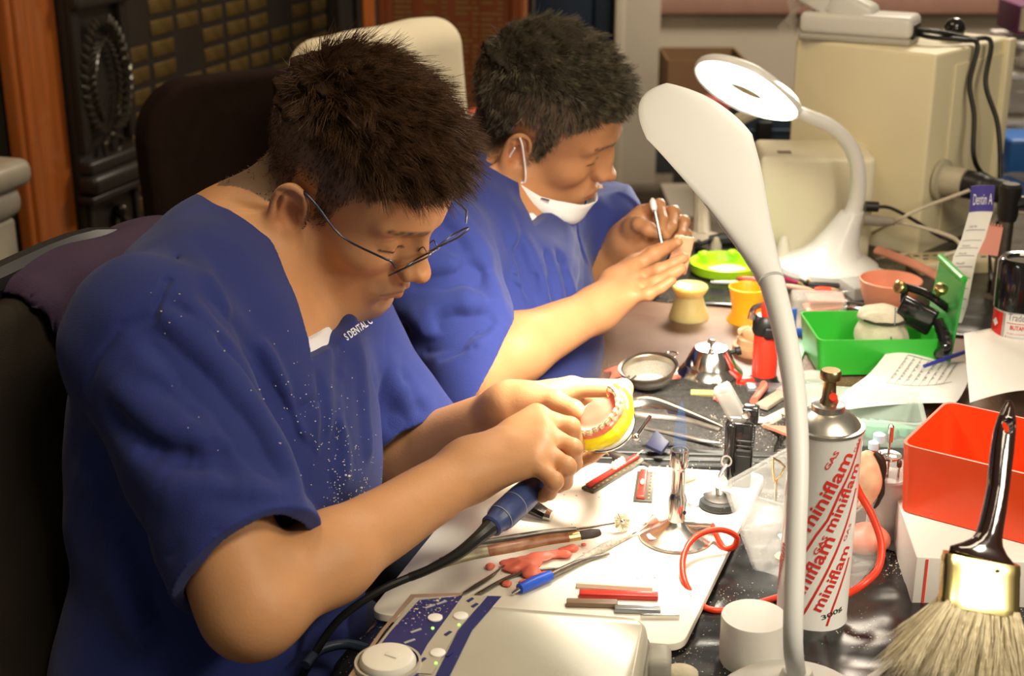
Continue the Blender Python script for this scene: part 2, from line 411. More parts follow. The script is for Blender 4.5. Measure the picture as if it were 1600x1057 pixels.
def skin_color(V, H, R, s, tone, stub=0.5):
    L = (V-H)@R/s; x, y, z = L.T; c = np.tile(np.array(tone, f32), (len(V), 1))
    def mixc(w, col): 
        nonlocal c; w = np.clip(w, 0, 1)[:, None]; c = c*(1-w)+np.array(col, f32)*w
    tone = np.array(tone)
    near = (np.linalg.norm(L-np.array([.02, 0, 0]), axis=1) < .16)
    # lips, drawn in the face's own front view
    def seg2(a, b, r1, r2):
        a = np.array(a); b = np.array(b); q = np.stack([np.abs(y), z], 1)-a; ba = b-a; t = np.clip((q@ba)/(ba@ba), 0, 1); return np.sqrt(((q-t[:, None]*ba)**2).sum(1))-(r1+(r2-r1)*t)
    fr = near*(x > .07)
    d = np.minimum(seg2((0, -.0505), (.0225, -.0562), .0042, .0010), seg2((0, -.0620), (.020, -.0588), .0050, .0012))
    mixc(fr*sstep(.0010, -.0008, d)*.75, tone*np.array([.88, .60, .60]))
    mixc(fr*sstep(.0012, 0, seg2((0, -.0560), (.0250, -.0573), .0004, .0002))*.8, tone*.25)
    # stubble
    a = sstep(-.034, -.046, z)*sstep(.045, .08, x)*sstep(.04, .025, np.abs(y)); mixc(near*a*.30*stub, (.16, .12, .10))
    a = sstep(-.07, -.10, z)*sstep(.03, .07, x); mixc(near*a*.32*stub, (.16, .12, .10))
    # eyebrows, lash lines, blush
    fe = near*(x > .045)
    d = seg2((.013, .0325), (.050, .0385), .0052, .0022); mixc(fe*sstep(.0022, -.0012, d)*(.72+.25*wob(L, 900, 2)), (.03, .02, .015))
    d = np.minimum(seg2((.019, .0068), (.032, .0048), .0004, .0007), seg2((.032, .0048), (.047, .0085), .0007, .0004)); mixc(fe*sstep(.0014, .0002, d)*.92, (.02, .014, .012))
    d = np.minimum(seg2((.020, .018), (.033, .0215), .0003, .0004), seg2((.033, .0215), (.047, .018), .0004, .0003)); mixc(fe*sstep(.0012, 0, d)*.35, tone*.35)
    for q, r, w in (((.12, 0, -.02), .02, .25), ((.07, .05, -.02), .03, .15), ((.07, -.05, -.02), .03, .15)):
        mixc(sstep(r, r*.3, np.linalg.norm(L-np.array(q), axis=1))*w, tone*np.array([1.0, .62, .5]))
    for yy in (1, -1):
        dd = np.linalg.norm((L-np.array([-.008, yy*.088, -.002]))/np.array([1, 1, 1.4]), axis=1); mixc(sstep(.022, .006, dd)*.35, tone*np.array([.95, .5, .35]))
    return c
HL_X = np.array([-.12, -.07, -.045, -.030, -.022, .004, .008, .022, .030, .040, .055, .066, .075, .12])
HL_Z = np.array([-.06, -.058, -.045, -.020, .036, .040, -.012, -.010, .030, .052, .066, .076, .080, .080])
def scalp_mask(L): return L[:, 2]-np.interp(L[:, 0], HL_X, HL_Z)
def strands(name, pts, nrm, lens, dirs, rad, matr, parent, seed, gravity=.25, clump=.4, curl=.2, segs=5, tuft=26, pull=60.):
    rng = np.random.default_rng(seed); n = len(pts)
    K = max(1, n//tuft); sd = pts[rng.choice(n, K, replace=False)]; cid = np.concatenate([((pts[i:i+2000, None]-sd[None])**2).sum(-1).argmin(1) for i in range(0, n, 2000)])
    jit = rng.normal(size=(K, 3))[cid]*clump+rng.normal(size=(n, 3))*curl+(sd[cid]-pts)*pull; lens = lens*(.75+.5*rng.random(K))[cid]
    d = dirs+jit*.45; d /= np.linalg.norm(d, axis=1, keepdims=True)
    bend = rng.normal(size=(K, 3))[cid]*curl*1.4+rng.normal(size=(n, 3))*curl*.5
    P_ = [pts-nrm*.001]; cur = pts.copy()
    for i in range(segs):
        t = (i+1)/segs; dd = d+np.array([0, 0, -1.])*gravity*t+bend*t*.6; dd /= np.linalg.norm(dd, axis=1, keepdims=True)
        cur = cur+dd*(lens/segs)[:, None]; P_.append(cur.copy())
    P_ = np.stack(P_, 1); S = segs+1
    side = np.cross(d, rng.normal(size=(n, 3))); side /= np.linalg.norm(side, axis=1, keepdims=True); oth = np.cross(d, side)
    V = np.zeros((n, S, 3, 3))
    for i in range(S):
        r = rad*(1-.75*i/segs)
        for k in range(3):
            a = 2*PI*k/3; V[:, i, k] = P_[:, i]+(side*math.cos(a)+oth*math.sin(a))*r
    base = (np.arange(n)*S*3)[:, None, None, None]; i = np.arange(segs)[None, :, None, None]; k = np.arange(3)[None, None, :, None]
    q = np.concatenate([base+i*3+k, base+i*3+(k+1) % 3, base+(i+1)*3+(k+1) % 3, base+(i+1)*3+k], -1).reshape(-1, 4)
    return V.reshape(-1, 3), q
def hand(F, wrist, fingers, thumb, s=1.0, rw=.025):
    """fingers = index, middle, ring, little: [mcp, pip, dip, tip]; palm from the wrist"""
    R4 = [(.0098, .0088, .0080, .0066), (.0100, .0090, .0081, .0068), (.0095, .0085, .0077, .0064), (.0085, .0075, .0067, .0056)]
    m = [np.array(q[0]) for q in fingers]
    for i, q in enumerate(fingers):
        a = wrist+(m[i]-m[1])*.35
        F.u(cone(a, q[0], rw*.62, .0125*s), .012)
        if i: F.u(cone((a+m[i-1]*2)/3, (m[i-1]+m[i])/2, .012*s, .0105*s), .010)
        r = [x*s for x in R4[i]]
        F.u(cone(q[0], q[1], r[0]*1.02, r[1]), .004)
        F.u(cone(q[1], q[2], r[1]*.97, r[2]), .002); F.u(cone(q[2], q[3], r[2]*.97, r[3]), .002)
        F.u(ell(np.array(q[1]), (r[1]*1.12,)*3), .003)
    c, mm, ip, tp = thumb
    F.u(cone(wrist+(c-wrist)*.4, c, rw*.6, .016*s), .012); F.u(cone(c, mm, .0165*s, .0118*s), .012)
    F.u(cone(mm, ip, .0115*s, .0105*s), .004); F.u(cone(ip, tp, .0105*s, .0078*s), .003)
def nail(mb, tip, dip, face, w=.0055):
    """small nail plate on the back of a finger tip"""
    t = Vector(tuple(np.array(tip)-np.array(dip))).normalized(); n = Vector(tuple(face)); n = (n-t*n.dot(t)).normalized(); b = t.cross(n)
    c = Vector(tuple(tip))+n*.0058-t*.001
    for_ = [(u, v) for u in (-1, -.5, 0, .5, 1) for v in (-1, -.5, 0, .5, 1)]
    vs = [c+b*(u*w*(1-.12*v*v))+t*(v*w*1.15)-n*(abs(u)**2*w*.42) for v in (-1, -.5, 0, .5, 1) for u in (-1, -.5, 0, .5, 1)]
    fs = [(i*5+j, i*5+j+1, (i+1)*5+j+1, (i+1)*5+j) for i in range(4) for j in range(4)]
    mb.add(vs, fs)
SKIN = mat('skin', (.6, .35, .22), rough=.48, attr=True, noise=.16, nscale=35, bump=.12, bscale=420, sss=.0, spec=.35, coat=.0)
SCRUB = mat('scrub_cotton', (.024, .036, .175), rough=.8, noise=.18, nscale=14, bump=.28, bscale=900, sheen=.10, spec=.2)
WHITEC = mat('white_cotton', (.78, .76, .80), rough=.85, bump=.3, bscale=500, noise=.1)
HAIR1 = mat('dark_brown_hair', (.045, .022, .012), rough=.42, spec=.4, attr=False, col2=(.15, .075, .036), nscale=60, ramp=(.3, .8))
HAIR2 = mat('greying_black_hair', (.040, .032, .021), rough=.45, spec=.4, col2=(.24, .20, .13), nscale=90, ramp=(.35, .85))
HCAP1 = mat('hair_underlayer_brown', (.034, .018, .010), spec=.1, rough=1, bump=.9, bscale=160)
HCAP2 = mat('hair_underlayer_black', (.030, .024, .017), spec=.1, rough=1, bump=.9, bscale=160)
def creases(field, spec, w=.012):
    """fabric folds given as photo polylines traced onto the cloth itself: [(amp, [(px,py),...], width)]"""
    segs = []
    for amp, pl, *ww in spec:
        pts = [field.trace(*q) for q in pl]
        for a, b in zip(pts[:-1], pts[1:]):
            segs.append((amp, np.array(a, f32), np.array(b, f32), ww[0] if ww else w))
    def fn(p):
        d = np.zeros(len(p), f32); p0 = p.min(0); p1 = p.max(0)
        for amp, a, b, ww in segs:
            c = (a+b)/2; L = np.linalg.norm(b-a)/2+3*ww
            if (c+L < p0).any() or (c-L > p1).any(): continue
            near = np.abs(p-c).max(1) < L
            if not near.any(): continue
            q = p[near]; ba = b-a; t = np.clip((q-a)@ba/(ba@ba+1e-9), 0, 1); dd = ((q-a-t[:, None]*ba)**2).sum(1)
            d[near] -= amp*np.exp(-dd/(ww*ww))*np.minimum(1, .35+2.2*np.minimum(t, 1-t)+.3)
        return np.clip(d, -.009, .0028)
    return fn
def torso_items(F, S, g):
    """S: dict of world points; g = how far outside the body this layer lies"""
    sr, sl, nk, ch, be, hp = [S[k] for k in ('shr', 'shl', 'neck', 'chest', 'belly', 'hip')]; Rt = S['R']; Rc = S['Rc']; Rb = S['Rb']
    md = nk*.6+ch*.4-Rt[:, 0]*.022; F.u(cone(sr, md, .062+g, .074+g), .04); F.u(cone(sl, md, .060+g, .074+g), .04)
    F.u(ell(ch, np.array(S.get('chr', (.118, .178, .185)))+g, Rc), .06)
    F.u(ell(be, np.array(S.get('ber', (.118, .165, .19)))+g, Rb), .07)
    F.u(ell(hp, np.array(S.get('hpr', (.135, .175, .13)))+g, Rt), .06)
def ax(a, b, f):
    """rotation whose columns are forward, left, up with up along b->a"""
    u = np.array(a, float)-np.array(b, float); u /= np.linalg.norm(u); f = np.array(f, float); f = f-u*(f@u); f /= np.linalg.norm(f); return np.stack([f, np.cross(u, f), u], 1)
def build_person(label, H, R, hs, S, arms, tone, hairmats, vox, seed, shirt_extra, hair_top, g=0.0, stub=.6, neck_r=.056):
    rt = root('person', label, 'person', (float(S['hip'][0]), float(S['hip'][1]), 0))
    Fb = Field(); add_head(Fb, H, R, hs, g)
    W = lambda q: H+R@(np.array(q, float)*hs)
    Fb.u(cone(W((-.028, 0, -.012)), S['neck'], neck_r*.95, neck_r*1.08), .020)
    Fb.u(cone(S['neck'], (S['shr']*.45+S['neck']*.55), neck_r, .05), .05); Fb.u(cone(S['neck'], (S['shl']*.45+S['neck']*.55), neck_r, .05), .05)
    Fb.u(cone(W((-.008, .0, -.05)), S['neckf'], .027, .022), .010)
    Fb.u(cone(W((-.018, -.056, -.035)), S['neckf'], .013, .011), .014)
    torso_items(Fb, S, -.012)
    for A in arms:
        sh, el, wr = A['sh'], A['el'], A['wr']
        Fb.u(cone(sh, el, .050, .041), .03); mid = el*.68+wr*.32+A.get('bulge', np.zeros(3))
        fr = A.get('fr', 1.0); Fb.u(cone(el, mid, .041*fr, .0400*fr), .02); Fb.u(cone(mid, wr, .0395*fr, .0255), .02)
        Fb.u(cone(wr, wr+(A['fingers'][1][0]-wr)*.45, .0265, .022), .02)
        hand(Fb, wr, A['fingers'], A['thumb'], A.get('s', 1), .026)
    for k in ('r', 'l'):
        Fb.u(cone(S['hip']+S['R']@np.array([0, -.09 if k == 'r' else .09, -.02]), S['knee'+k], .085, .062), .03)
        Fb.u(cone(S['knee'+k], S['foot'+k], .058, .045), .02)
    pts = np.array([H]+[v for k, v in S.items() if isinstance(v, np.ndarray) and v.shape == (3,)]+[q for A in arms for fg in A['fingers'] for q in fg]+[A['el'] for A in arms])
    lo, hi = pts.min(0)-.22, pts.max(0)+.22; lo[2] = max(lo[2], 0)
    Fb.disp = lambda p: .0006*wob(p, 90, 3)
    V, Q = Fb.mesh(lo, hi, vox)
    c = skin_color(V, H, R, hs, tone, stub)
    L = (V-H)@R/hs; m = scalp_mask(L); inhead = (np.linalg.norm(L-np.array([0, 0, .04]), axis=1) < .15) & (np.abs(L[:, 1]) < .082)
    side_fade = sstep(-.006, .018, m)*inhead*.86
    c = c*(1-side_fade[:, None])+np.array(hair_top['scalp'], f32)*side_fade[:, None]
    body = vmesh('body', V, Q, SKIN, rt, c)
    # hair: an under-layer that follows the skull plus separate strands
    Nn = vnormals(V, Q); sel = inhead & (m > -.002) & (np.abs(L[:, 1]) < .0805)
    idx = np.nonzero(sel)[0]; rng = np.random.default_rng(seed); n = hair_top['n']
    Lz = L[:, 2]; topw_all = sstep(.066, .114, Lz+.25*L[:, 0]*(L[:, 0] > 0))
    pr = (.45+1.0*topw_all[idx]); pr[(L[idx, 0] < -.05) & (L[idx, 2] < .0)] *= .25; pr /= pr.sum()
    pick = rng.choice(idx, n, p=pr); pp = V[pick]+rng.normal(size=(n, 3))*vox*.5; nn = Nn[pick]; LL = L[pick]
    tw = topw_all[pick]; edge = sstep(-.002, .012, m[pick])
    fwd = R@np.array([1., 0, 0]); dn = R@np.array([0, 0, -1.])
    fall = sstep(.02, .09, LL[:, 0])
    whorl = np.cross(nn, R@np.array([0.3, 0, 1.]))*.5
    dirs = nn*(.45+.40*tw[:, None]-.35*fall[:, None]*hair_top['fringe'])+fwd*((.15+.75*tw)[:, None])+dn*((.75*(1-tw)+.5*fall*hair_top['fringe'])[:, None])+whorl*tw[:, None]*hair_top.get('whorl', .4)
    lens = (hair_top['short']*(1-tw)+hair_top['long']*tw)*(.65+.6*rng.random(n))*(.35+.65*edge)
    hv, hq = strands('hair', pp, nn, lens, dirs, hair_top['rad'], hairmats[0], rt, seed, gravity=hair_top['grav'], clump=hair_top['clump'], curl=hair_top['curl'])
    hair = vmesh('hair', hv, hq, hairmats[0], rt)
    Fh = Field(); E = lambda cc, r, k=.012: Fh.u(ell(W(cc), np.array(r)*hs, R), k)
    tp = hair_top['cap']; E((-.012, 0, .052), (.094+tp*.3, .077+tp*.15, .082+tp), 0); E((.036, 0, .054+tp*.3), (.056+tp*.35, .066, .060+tp*.7), .02)
    Fh.i(half(W((.02, 0, .105)), R@np.array([.42, 0, -1.])), .008)
    Fh.disp = lambda p: .0045*wob(p, 190, 8)+.0025*wob(p, 420, 9)
    v2, q2 = Fh.mesh(H-.2, H+.2, .0028); vmesh('hair_underlayer', v2, q2, hairmats[1], hair)
    # scrub top
    Fs = Field(); torso_items(Fs, S, .006)
    for A in arms:
        sh, el = A['sh'], A['el']; cu = A['cuff']; u = A['cuffdir']; u = u/np.linalg.norm(u); r0, r1 = A['sr']
        end = sh+(cu-sh)*1.25
        Fs.u(inter(cone(sh, end, r0, r1*1.02), half(cu, u)), .0)
        Fs.u(ell(sh, (r0*1.03,)*3), .03)
    base = Field(); base.it = list(Fs.it)
    for A in arms:
        sh, cu = A['sh'], A['cuff']; u = A['cuffdir']/np.linalg.norm(A['cuffdir']); r0, r1 = A['sr']; dv = (cu-sh)/np.linalg.norm(cu-sh)
        Fs.c(inter(cone(cu-dv*.05, cu+dv*.12, r1-.009), half(cu-u*.028, -u)), 0)
    # shoulder yoke and neck opening
    for q_ in ('shr', 'shl'): Fs.u(cone(S['neck']-S['R'][:, 0]*.004, S[q_]*.5+S['neck']*.5, neck_r+.011, .066), .04)
    Fs.c(cone(S['neck']+(H-S['neck'])*.24+S['nko'], H, S.get('nor', .060), .066), .004)
    ap, a, b = S['vapex'], S['vr'], S['vl']; fv = S['R'][:, 0]
    n1 = np.cross(a-ap, fv); n1 *= np.sign(n1@(a-b)); n2 = np.cross(b-ap, fv); n2 *= np.sign(n2@(b-a))
    Fs.c(inter(half(ap, n1), half(ap, n2), half(S['neck'], -fv)), .002)
    cr = creases(base, shirt_extra['folds'])
    cuffs = [(A['cuff'], A['cuffdir']/np.linalg.norm(A['cuffdir'])) for A in arms]
    def keep(p):
        k = np.ones(len(p), f32)
        for c_, u_ in cuffs:
            near = np.linalg.norm(p-c_, axis=1) < .13; k = np.where(near, k*sstep(.0, .05, -((p-c_)@u_)), k)
        return k
    Fs.disp = lambda p: cr(p)*(.25+.75*keep(p))*1.9+.0022*wob(p*np.array([1, 1, .6], f32), 42, seed)+.0010*wob(p, 95, seed+1)
    lo, hi = pts.min(0)-.25, pts.max(0)+.25; lo[2] = S['hip'][2]-.12
    Fs.i(half(S['hip']-np.array([0, 0, .07]), (0, 0, -1)), .01)
    V3, Q3 = Fs.mesh(lo, hi, vox*1.15); top = vmesh('scrub_top', V3, Q3, SCRUB, rt)
    # undershirt seen inside the V
    Fu = Field(); torso_items(Fu, S, -.006); Fu.u(cone(S['neck'], S['shr']*.3+S['neck']*.7, neck_r+.006, .055), .04); Fu.u(cone(S['neck'], S['shl']*.3+S['neck']*.7, neck_r+.006, .055), .04)
    Fu.u(cone(S['neck'], S['neck']+(H-S['neck'])*.24, neck_r+.006, neck_r+.004), .01); Fu.c(cone(S['neck']+(H-S['neck'])*.42+S['nko']*.5, H+S['nko']*.2, S.get('uor', .058), .068), .004)
    up_ = ap+(a+b-2*ap)*.5*S.get('uv', .14)
    Fu.c(inter(half(up_, n1), half(up_, n2), half(S['neck']+fv*.02, -fv)), .002); Fu.i(half(S['chest'], (0, 0, -1)), 0)
    Fu.disp = lambda p: .0012*wob(p, 80, 5)
    vU, qU = Fu.mesh(lo, hi, .003); vmesh('undershirt', vU, qU, WHITEC, rt)
    # trousers
    Ft = Field(); Ft.u(ell(S['hip'], (.145, .185, .12), S['R']), 0)
    for k in ('r', 'l'):
        Ft.u(cone(S['hip']+S['R']@np.array([0, -.09 if k == 'r' else .09, -.02]), S['knee'+k], .100, .074), .03)
        Ft.u(cone(S['knee'+k], S['foot'+k]+np.array([0, 0, .03]), .072, .058), .02)
    Ft.i(half(S['footr']*1+np.array([0, 0, -.01]), (0, 0, -1)), 0); Ft.disp = lambda p: .002*wob(p, 50, 4)
    v4, q4 = Ft.mesh(lo*np.array([1, 1, 0]), hi, .006); vmesh('trousers', v4, q4, mat('dark_trousers', (.012, .014, .03), rough=.8), rt)
    for k in ('r', 'l'):
        Fo = Field(); f = S['foot'+k]; Fo.u(cone(f+np.array([0, 0, -.03]), f+fv*.15+np.array([0, 0, -.045]), .045, .038), 0); Fo.i(half((0, 0, .004), (0, 0, -1)), 0)
        v5, q5 = Fo.mesh(f-.25, f+.25, .005); vmesh('shoe', v5, q5, mat('black_leather', (.01, .01, .01), rough=.4), rt)
    return rt, Fb, Fs, W
A3 = lambda *q: np.array([P(*c) for c in q])

# ---- nearer man
H1 = np.array([-.1588, 1.3697, 1.1038]); R1 = Rm(-27.4, 35.4, 9.7); hs1 = .97
t1F = np.array([.94, -.34, 0]); t1F /= np.linalg.norm(t1F)
S1 = dict(shr=P(236, 543, 1.22), shl=P(515, 515, 1.53), neck=P(362, 415, 1.42), chest=P(368, 655, 1.395), chr=(.117, .176, .155), belly=P(352, 820, 1.375), hip=P(330, 1090, 1.36))
S1['neckf'] = P(462, 520, 1.42)
S1['R'] = ax((0, 0, 1), (0, 0, 0), t1F); S1['Rc'] = ax(S1['neck'], S1['belly'], t1F); S1['Rb'] = ax(S1['chest'], S1['hip'], t1F)
S1['vapex'] = P(498, 560, 1.30); S1['vr'] = P(285, 345, 1.38); S1['vl'] = P(508, 470, 1.5); S1['nko'] = np.array([.012, 0, -.02])
S1['kneer'] = S1['hip']+t1F*.42+np.array([0, -.07, -.13]); S1['kneel'] = S1['hip']+t1F*.40+np.array([.05, .12, -.13])
S1['footr'] = np.array([*(S1['kneer'][:2]-t1F[:2]*.02), .09]); S1['footl'] = np.array([*(S1['kneel'][:2]-t1F[:2]*.02), .09])
rh1 = dict(sh=S1['shr'], el=P(392, 948, 1.15), wr=P(738, 732, 1.325), fr=.90,
  fingers=[A3((838, 650, 1.375), (890, 668, 1.372), (901, 697, 1.385), (898, 712, 1.40)), A3((848, 676, 1.352), (895, 700, 1.338), (898, 724, 1.355), (890, 735, 1.37)),
           A3((846, 700, 1.328), (884, 729, 1.312), (882, 752, 1.33), (872, 760, 1.345)), A3((834, 722, 1.308), (866, 752, 1.298), (858, 770, 1.31), (847, 776, 1.322))],
  thumb=A3((775, 700, 1.385), (835, 690, 1.41), (872, 697, 1.42), (896, 708, 1.42)), cuff=P(388, 880, 1.16), cuffdir=P(455, 985, 1.10)-P(360, 820, 1.15), sr=(.069, .064))
lh1 = dict(sh=S1['shl'], el=P(560, 752, 1.60), wr=P(800, 640, 1.45),
  fingers=[A3((893, 606, 1.468), (974, 607, 1.468), (978, 638, 1.45), (966, 664, 1.432)), A3((888, 622, 1.49), (966, 636, 1.50), (966, 664, 1.472), (955, 680, 1.45)),
           A3((880, 642, 1.50), (945, 680, 1.50), (952, 694, 1.475), (940, 700, 1.45)), A3((866, 655, 1.495), (893, 728, 1.455), (925, 713, 1.44), (957, 690, 1.428))],
  thumb=A3((828, 628, 1.435), (866, 628, 1.42), (896, 641, 1.41), (915, 654, 1.404)), cuff=P(635, 690, 1.555), cuffdir=P(690, 745, 1.54)-P(600, 600, 1.56), sr=(.066, .063))
folds1 = [(.005, [(262, 500), (330, 560), (395, 640), (440, 720)], .010), (-.004, [(275, 480), (350, 545), (420, 640)], .008), (-.004, [(180, 650), (240, 700), (300, 720), (360, 722)], .012), (.004, [(200, 620), (260, 670), (330, 690)], .010),
  (-.005, [(400, 560), (430, 620), (462, 700), (480, 780)], .009), (.005, [(415, 545), (448, 620), (478, 690)], .008), (-.003, [(150, 700), (175, 790), (230, 850)], .012), (-.004, [(245, 600), (300, 650), (340, 700), (360, 750)], .009),
  (.003, [(290, 395), (330, 440), (365, 500)], .010), (-.003, [(500, 590), (508, 680), (515, 760)], .006), (.003, [(540, 560), (535, 660), (540, 740)], .008), (-.004, [(625, 585), (655, 640), (672, 668)], .008), (-.0025, [(470, 640), (510, 612)], .003),
  (-.005, [(236, 520), (310, 600), (380, 670), (445, 760)], .016), (.004, [(230, 560), (300, 650), (350, 720)], .014), (-.005, [(330, 470), (395, 560), (450, 640), (500, 760), (550, 820)], .014),
  (.004, [(300, 490), (372, 590), (430, 690), (475, 790)], .012), (-.004, [(330, 780), (400, 792), (455, 790)], .010), (.004, [(310, 760), (390, 770), (440, 770)], .012),
  (.005, [(540, 480), (560, 560), (575, 700)], .010), (-.004, [(525, 500), (540, 600), (520, 720)], .012), (.004, [(200, 700), (260, 760), (330, 790)], .02),
  (-.006, [(150, 780), (210, 850), (260, 960), (265, 1040)], .018), (.005, [(140, 740), (180, 830), (220, 900)], .018), (.005, [(180, 900), (230, 980), (300, 1040)], .02),
  (.0035, [(180, 590), (235, 640), (300, 690)], .018), (-.003, [(280, 860), (300, 930)], .008), (.004, [(600, 560), (640, 620), (680, 645)], .014), (-.004, [(585, 590), (620, 660), (640, 700)], .012),
  (-.0022, [(130, 620), (150, 560), (190, 510), (240, 495), (262, 440), (285, 390)], .0035), (-.0018, [(262, 870), (340, 830), (430, 760)], .003)]
man1, F1, FS1, W1 = build_person('person in blue scrubs with glasses and spiky brown hair, holding a denture', H1, R1, hs1, S1, [rh1, lh1],
  (.58, .29, .135), (HAIR1, HCAP1), .0017, 11, dict(folds=folds1),
  dict(n=22000, short=.0035, long=.033, rad=.00040, grav=.25, clump=.50, curl=.22, fringe=.8, cap=.009, scalp=(.125, .088, .062)), g=.002, stub=1.25)

# ---- farther man
H2 = np.array([.037, 1.856, 1.066]); R2 = Rm(-9.3, 26, 20.2); hs2 = .985
t2F = np.array([.93, -.37, 0]); t2F /= np.linalg.norm(t2F)
S2 = dict(shr=P(672, 400, 1.72), shl=P(915, 345, 2.06), neck=P(765, 285, 1.93), chest=P(786, 500, 1.91), chr=(.112, .176, .152), belly=P(765, 600, 1.88), hip=P(735, 790, 1.84))
S2['neckf'] = P(828, 352, 1.92)
S2['R'] = ax((0, 0, 1), (0, 0, 0), t2F); S2['Rc'] = ax(S2['neck'], S2['belly'], t2F); S2['Rb'] = ax(S2['chest'], S2['hip'], t2F)
S2['vapex'] = P(852, 352, 1.8); S2['vr'] = P(742, 235, 1.88); S2['vl'] = P(905, 300, 2.0); S2['nko'] = np.array([.01, 0, -.02])
S2['kneer'] = S2['hip']+t2F*.42+np.array([0, -.07, -.13]); S2['kneel'] = S2['hip']+t2F*.40+np.array([.05, .12, -.13])
S2['footr'] = np.array([*(S2['kneer'][:2]-t2F[:2]*.02), .09]); S2['footl'] = np.array([*(S2['kneel'][:2]-t2F[:2]*.02), .09])
rh2 = dict(sh=S2['shr'], el=P(738, 578, 1.66), wr=P(935, 482, 1.775),
  fingers=[A3((990, 418, 1.825), (1022, 398, 1.82), (1043, 386, 1.812), (1059, 378, 1.80)), A3((993, 434, 1.81), (1030, 422, 1.79), (1052, 412, 1.785), (1068, 403, 1.785)),
           A3((990, 450, 1.79), (1025, 442, 1.775), (1048, 430, 1.77), (1064, 420, 1.77)), A3((982, 464, 1.775), (1013, 460, 1.765), (1033, 450, 1.76), (1050, 438, 1.76))],
  thumb=A3((958, 442, 1.81), (990, 410, 1.86), (1012, 398, 1.875), (1032, 388, 1.87)), cuff=P(742, 578, 1.67), cuffdir=P(850, 610, 1.70)-P(745, 540, 1.68), sr=(.072, .066))
lh2 = dict(sh=S2['shl'], el=P(925, 440, 2.08), wr=P(985, 376, 1.985),
  fingers=[A3((1003, 334, 1.985), (1030, 320, 1.955), (1036, 343, 1.935), (1034, 357, 1.925)), A3((1018, 332, 2.0), (1052, 331, 1.965), (1050, 354, 1.94), (1041, 367, 1.925)),
           A3((1028, 346, 2.0), (1068, 346, 1.97), (1065, 366, 1.945), (1055, 376, 1.935)), A3((1032, 362, 1.99), (1072, 366, 1.965), (1069, 380, 1.945), (1060, 386, 1.935))],
  thumb=A3((992, 356, 1.955), (1000, 350, 1.93), (1013, 358, 1.92), (1025, 363, 1.915)), s=.93, cuff=P(945, 385, 2.05), cuffdir=P(1000, 430, 1.95)-P(930, 350, 2.1), sr=(.070, .066))
folds2 = [(-.004, [(640, 440), (700, 440), (760, 425)], .010), (.004, [(650, 415), (710, 410), (765, 400)], .010), (-.005, [(655, 545), (715, 535), (770, 510)], .009), (.005, [(780, 300), (800, 370), (815, 440), (830, 520)], .010), (-.004, [(795, 330), (812, 400), (828, 480)], .008),
  (-.004, [(870, 400), (890, 460), (895, 520)], .008), (.004, [(890, 360), (880, 420), (900, 480)], .008), (-.0025, [(800, 420), (835, 448), (838, 400)], .004), (.006, [(600, 480), (660, 500), (740, 470), (790, 480)], .016), (-.006, [(620, 510), (700, 500), (780, 500)], .014), (.005, [(700, 330), (750, 390), (775, 460)], .014), (-.005, [(690, 350), (735, 420), (760, 470)], .014),
  (.005, [(740, 540), (780, 510), (795, 490)], .012), (-.005, [(800, 380), (830, 450), (840, 500)], .014), (.004, [(820, 380), (850, 450)], .012), (-.004, [(850, 430), (870, 470), (850, 400)], .006),
  (.005, [(930, 310), (960, 340)], .012), (-.004, [(910, 330), (915, 400), (905, 460)], .012), (-.002, [(690, 560), (740, 545), (790, 470)], .004)]
man2, F2, FS2, W2 = build_person('person in blue scrubs with a white face mask under the chin and short greying hair', H2, R2, hs2, S2, [rh2, lh2],
  (.44, .205, .092), (HAIR2, HCAP2), .0021, 23, dict(folds=folds2),
  dict(n=15000, short=.010, long=.022, rad=.00055, grav=.12, clump=.35, curl=.25, fringe=.55, cap=.010, scalp=(.045, .036, .026)), g=.005, stub=.25)
# ------------------------------------------------------------------ the room
def RW(s, n, z=0): return E0+DR*s+NR*n+np.array([0, 0, z])      # bench axes -> world
E0 = np.array([.111, 1.879, 0])
def inv(p): q = np.array(p)-E0; return q@DR, q@NR
# floor, walls
o = MB().add([(-4, -1.5, 0), (4.5, -1.5, 0), (4.5, 7.5, 0), (-4, 7.5, 0)], [(0, 1, 2, 3)]).build('floor', mat('carpet', (.20, .165, .12), rough=.95, noise=.5, nscale=60, bump=.6, bscale=300)); struct(o)
WL = P(205, 100, 3.5)                     # a point on the left wall
def LW(s, off, z): return WL*np.array([1, 1, 0])+DR*s+NR*off+np.array([0, 0, z])     # s along the wall, off = out of the wall
def lbox(mb, s0, s1, o0, o1, z0, z1, bev=0):
    c = (LW(s0, o0, z0)+LW(s1, o1, z1))/2; mb.box(c, (abs(o1-o0), abs(s1-s0), abs(z1-z0)), rot=ROOM, bev=bev)
def lpx(px, z=.8):                        # s of a photo column on the left wall plane at height z
    # intersect the pixel ray (any height) with the vertical wall plane
    r = FW+(px-800)/FPX*RT-(100-528)/FPX*UP; nrm = NR; t = ((WL-C0)@nrm)/(r@nrm); q = C0+r*t; return (q-WL)@DR
m = MB(); lbox(m, -3.6, 4.0, -.12, -.02, 0, 2.9); struct(m.build('wall_left', mat('dark_panelling', (.022, .017, .012), rough=.6, noise=.3, nscale=6)))
s_end = lpx(552)
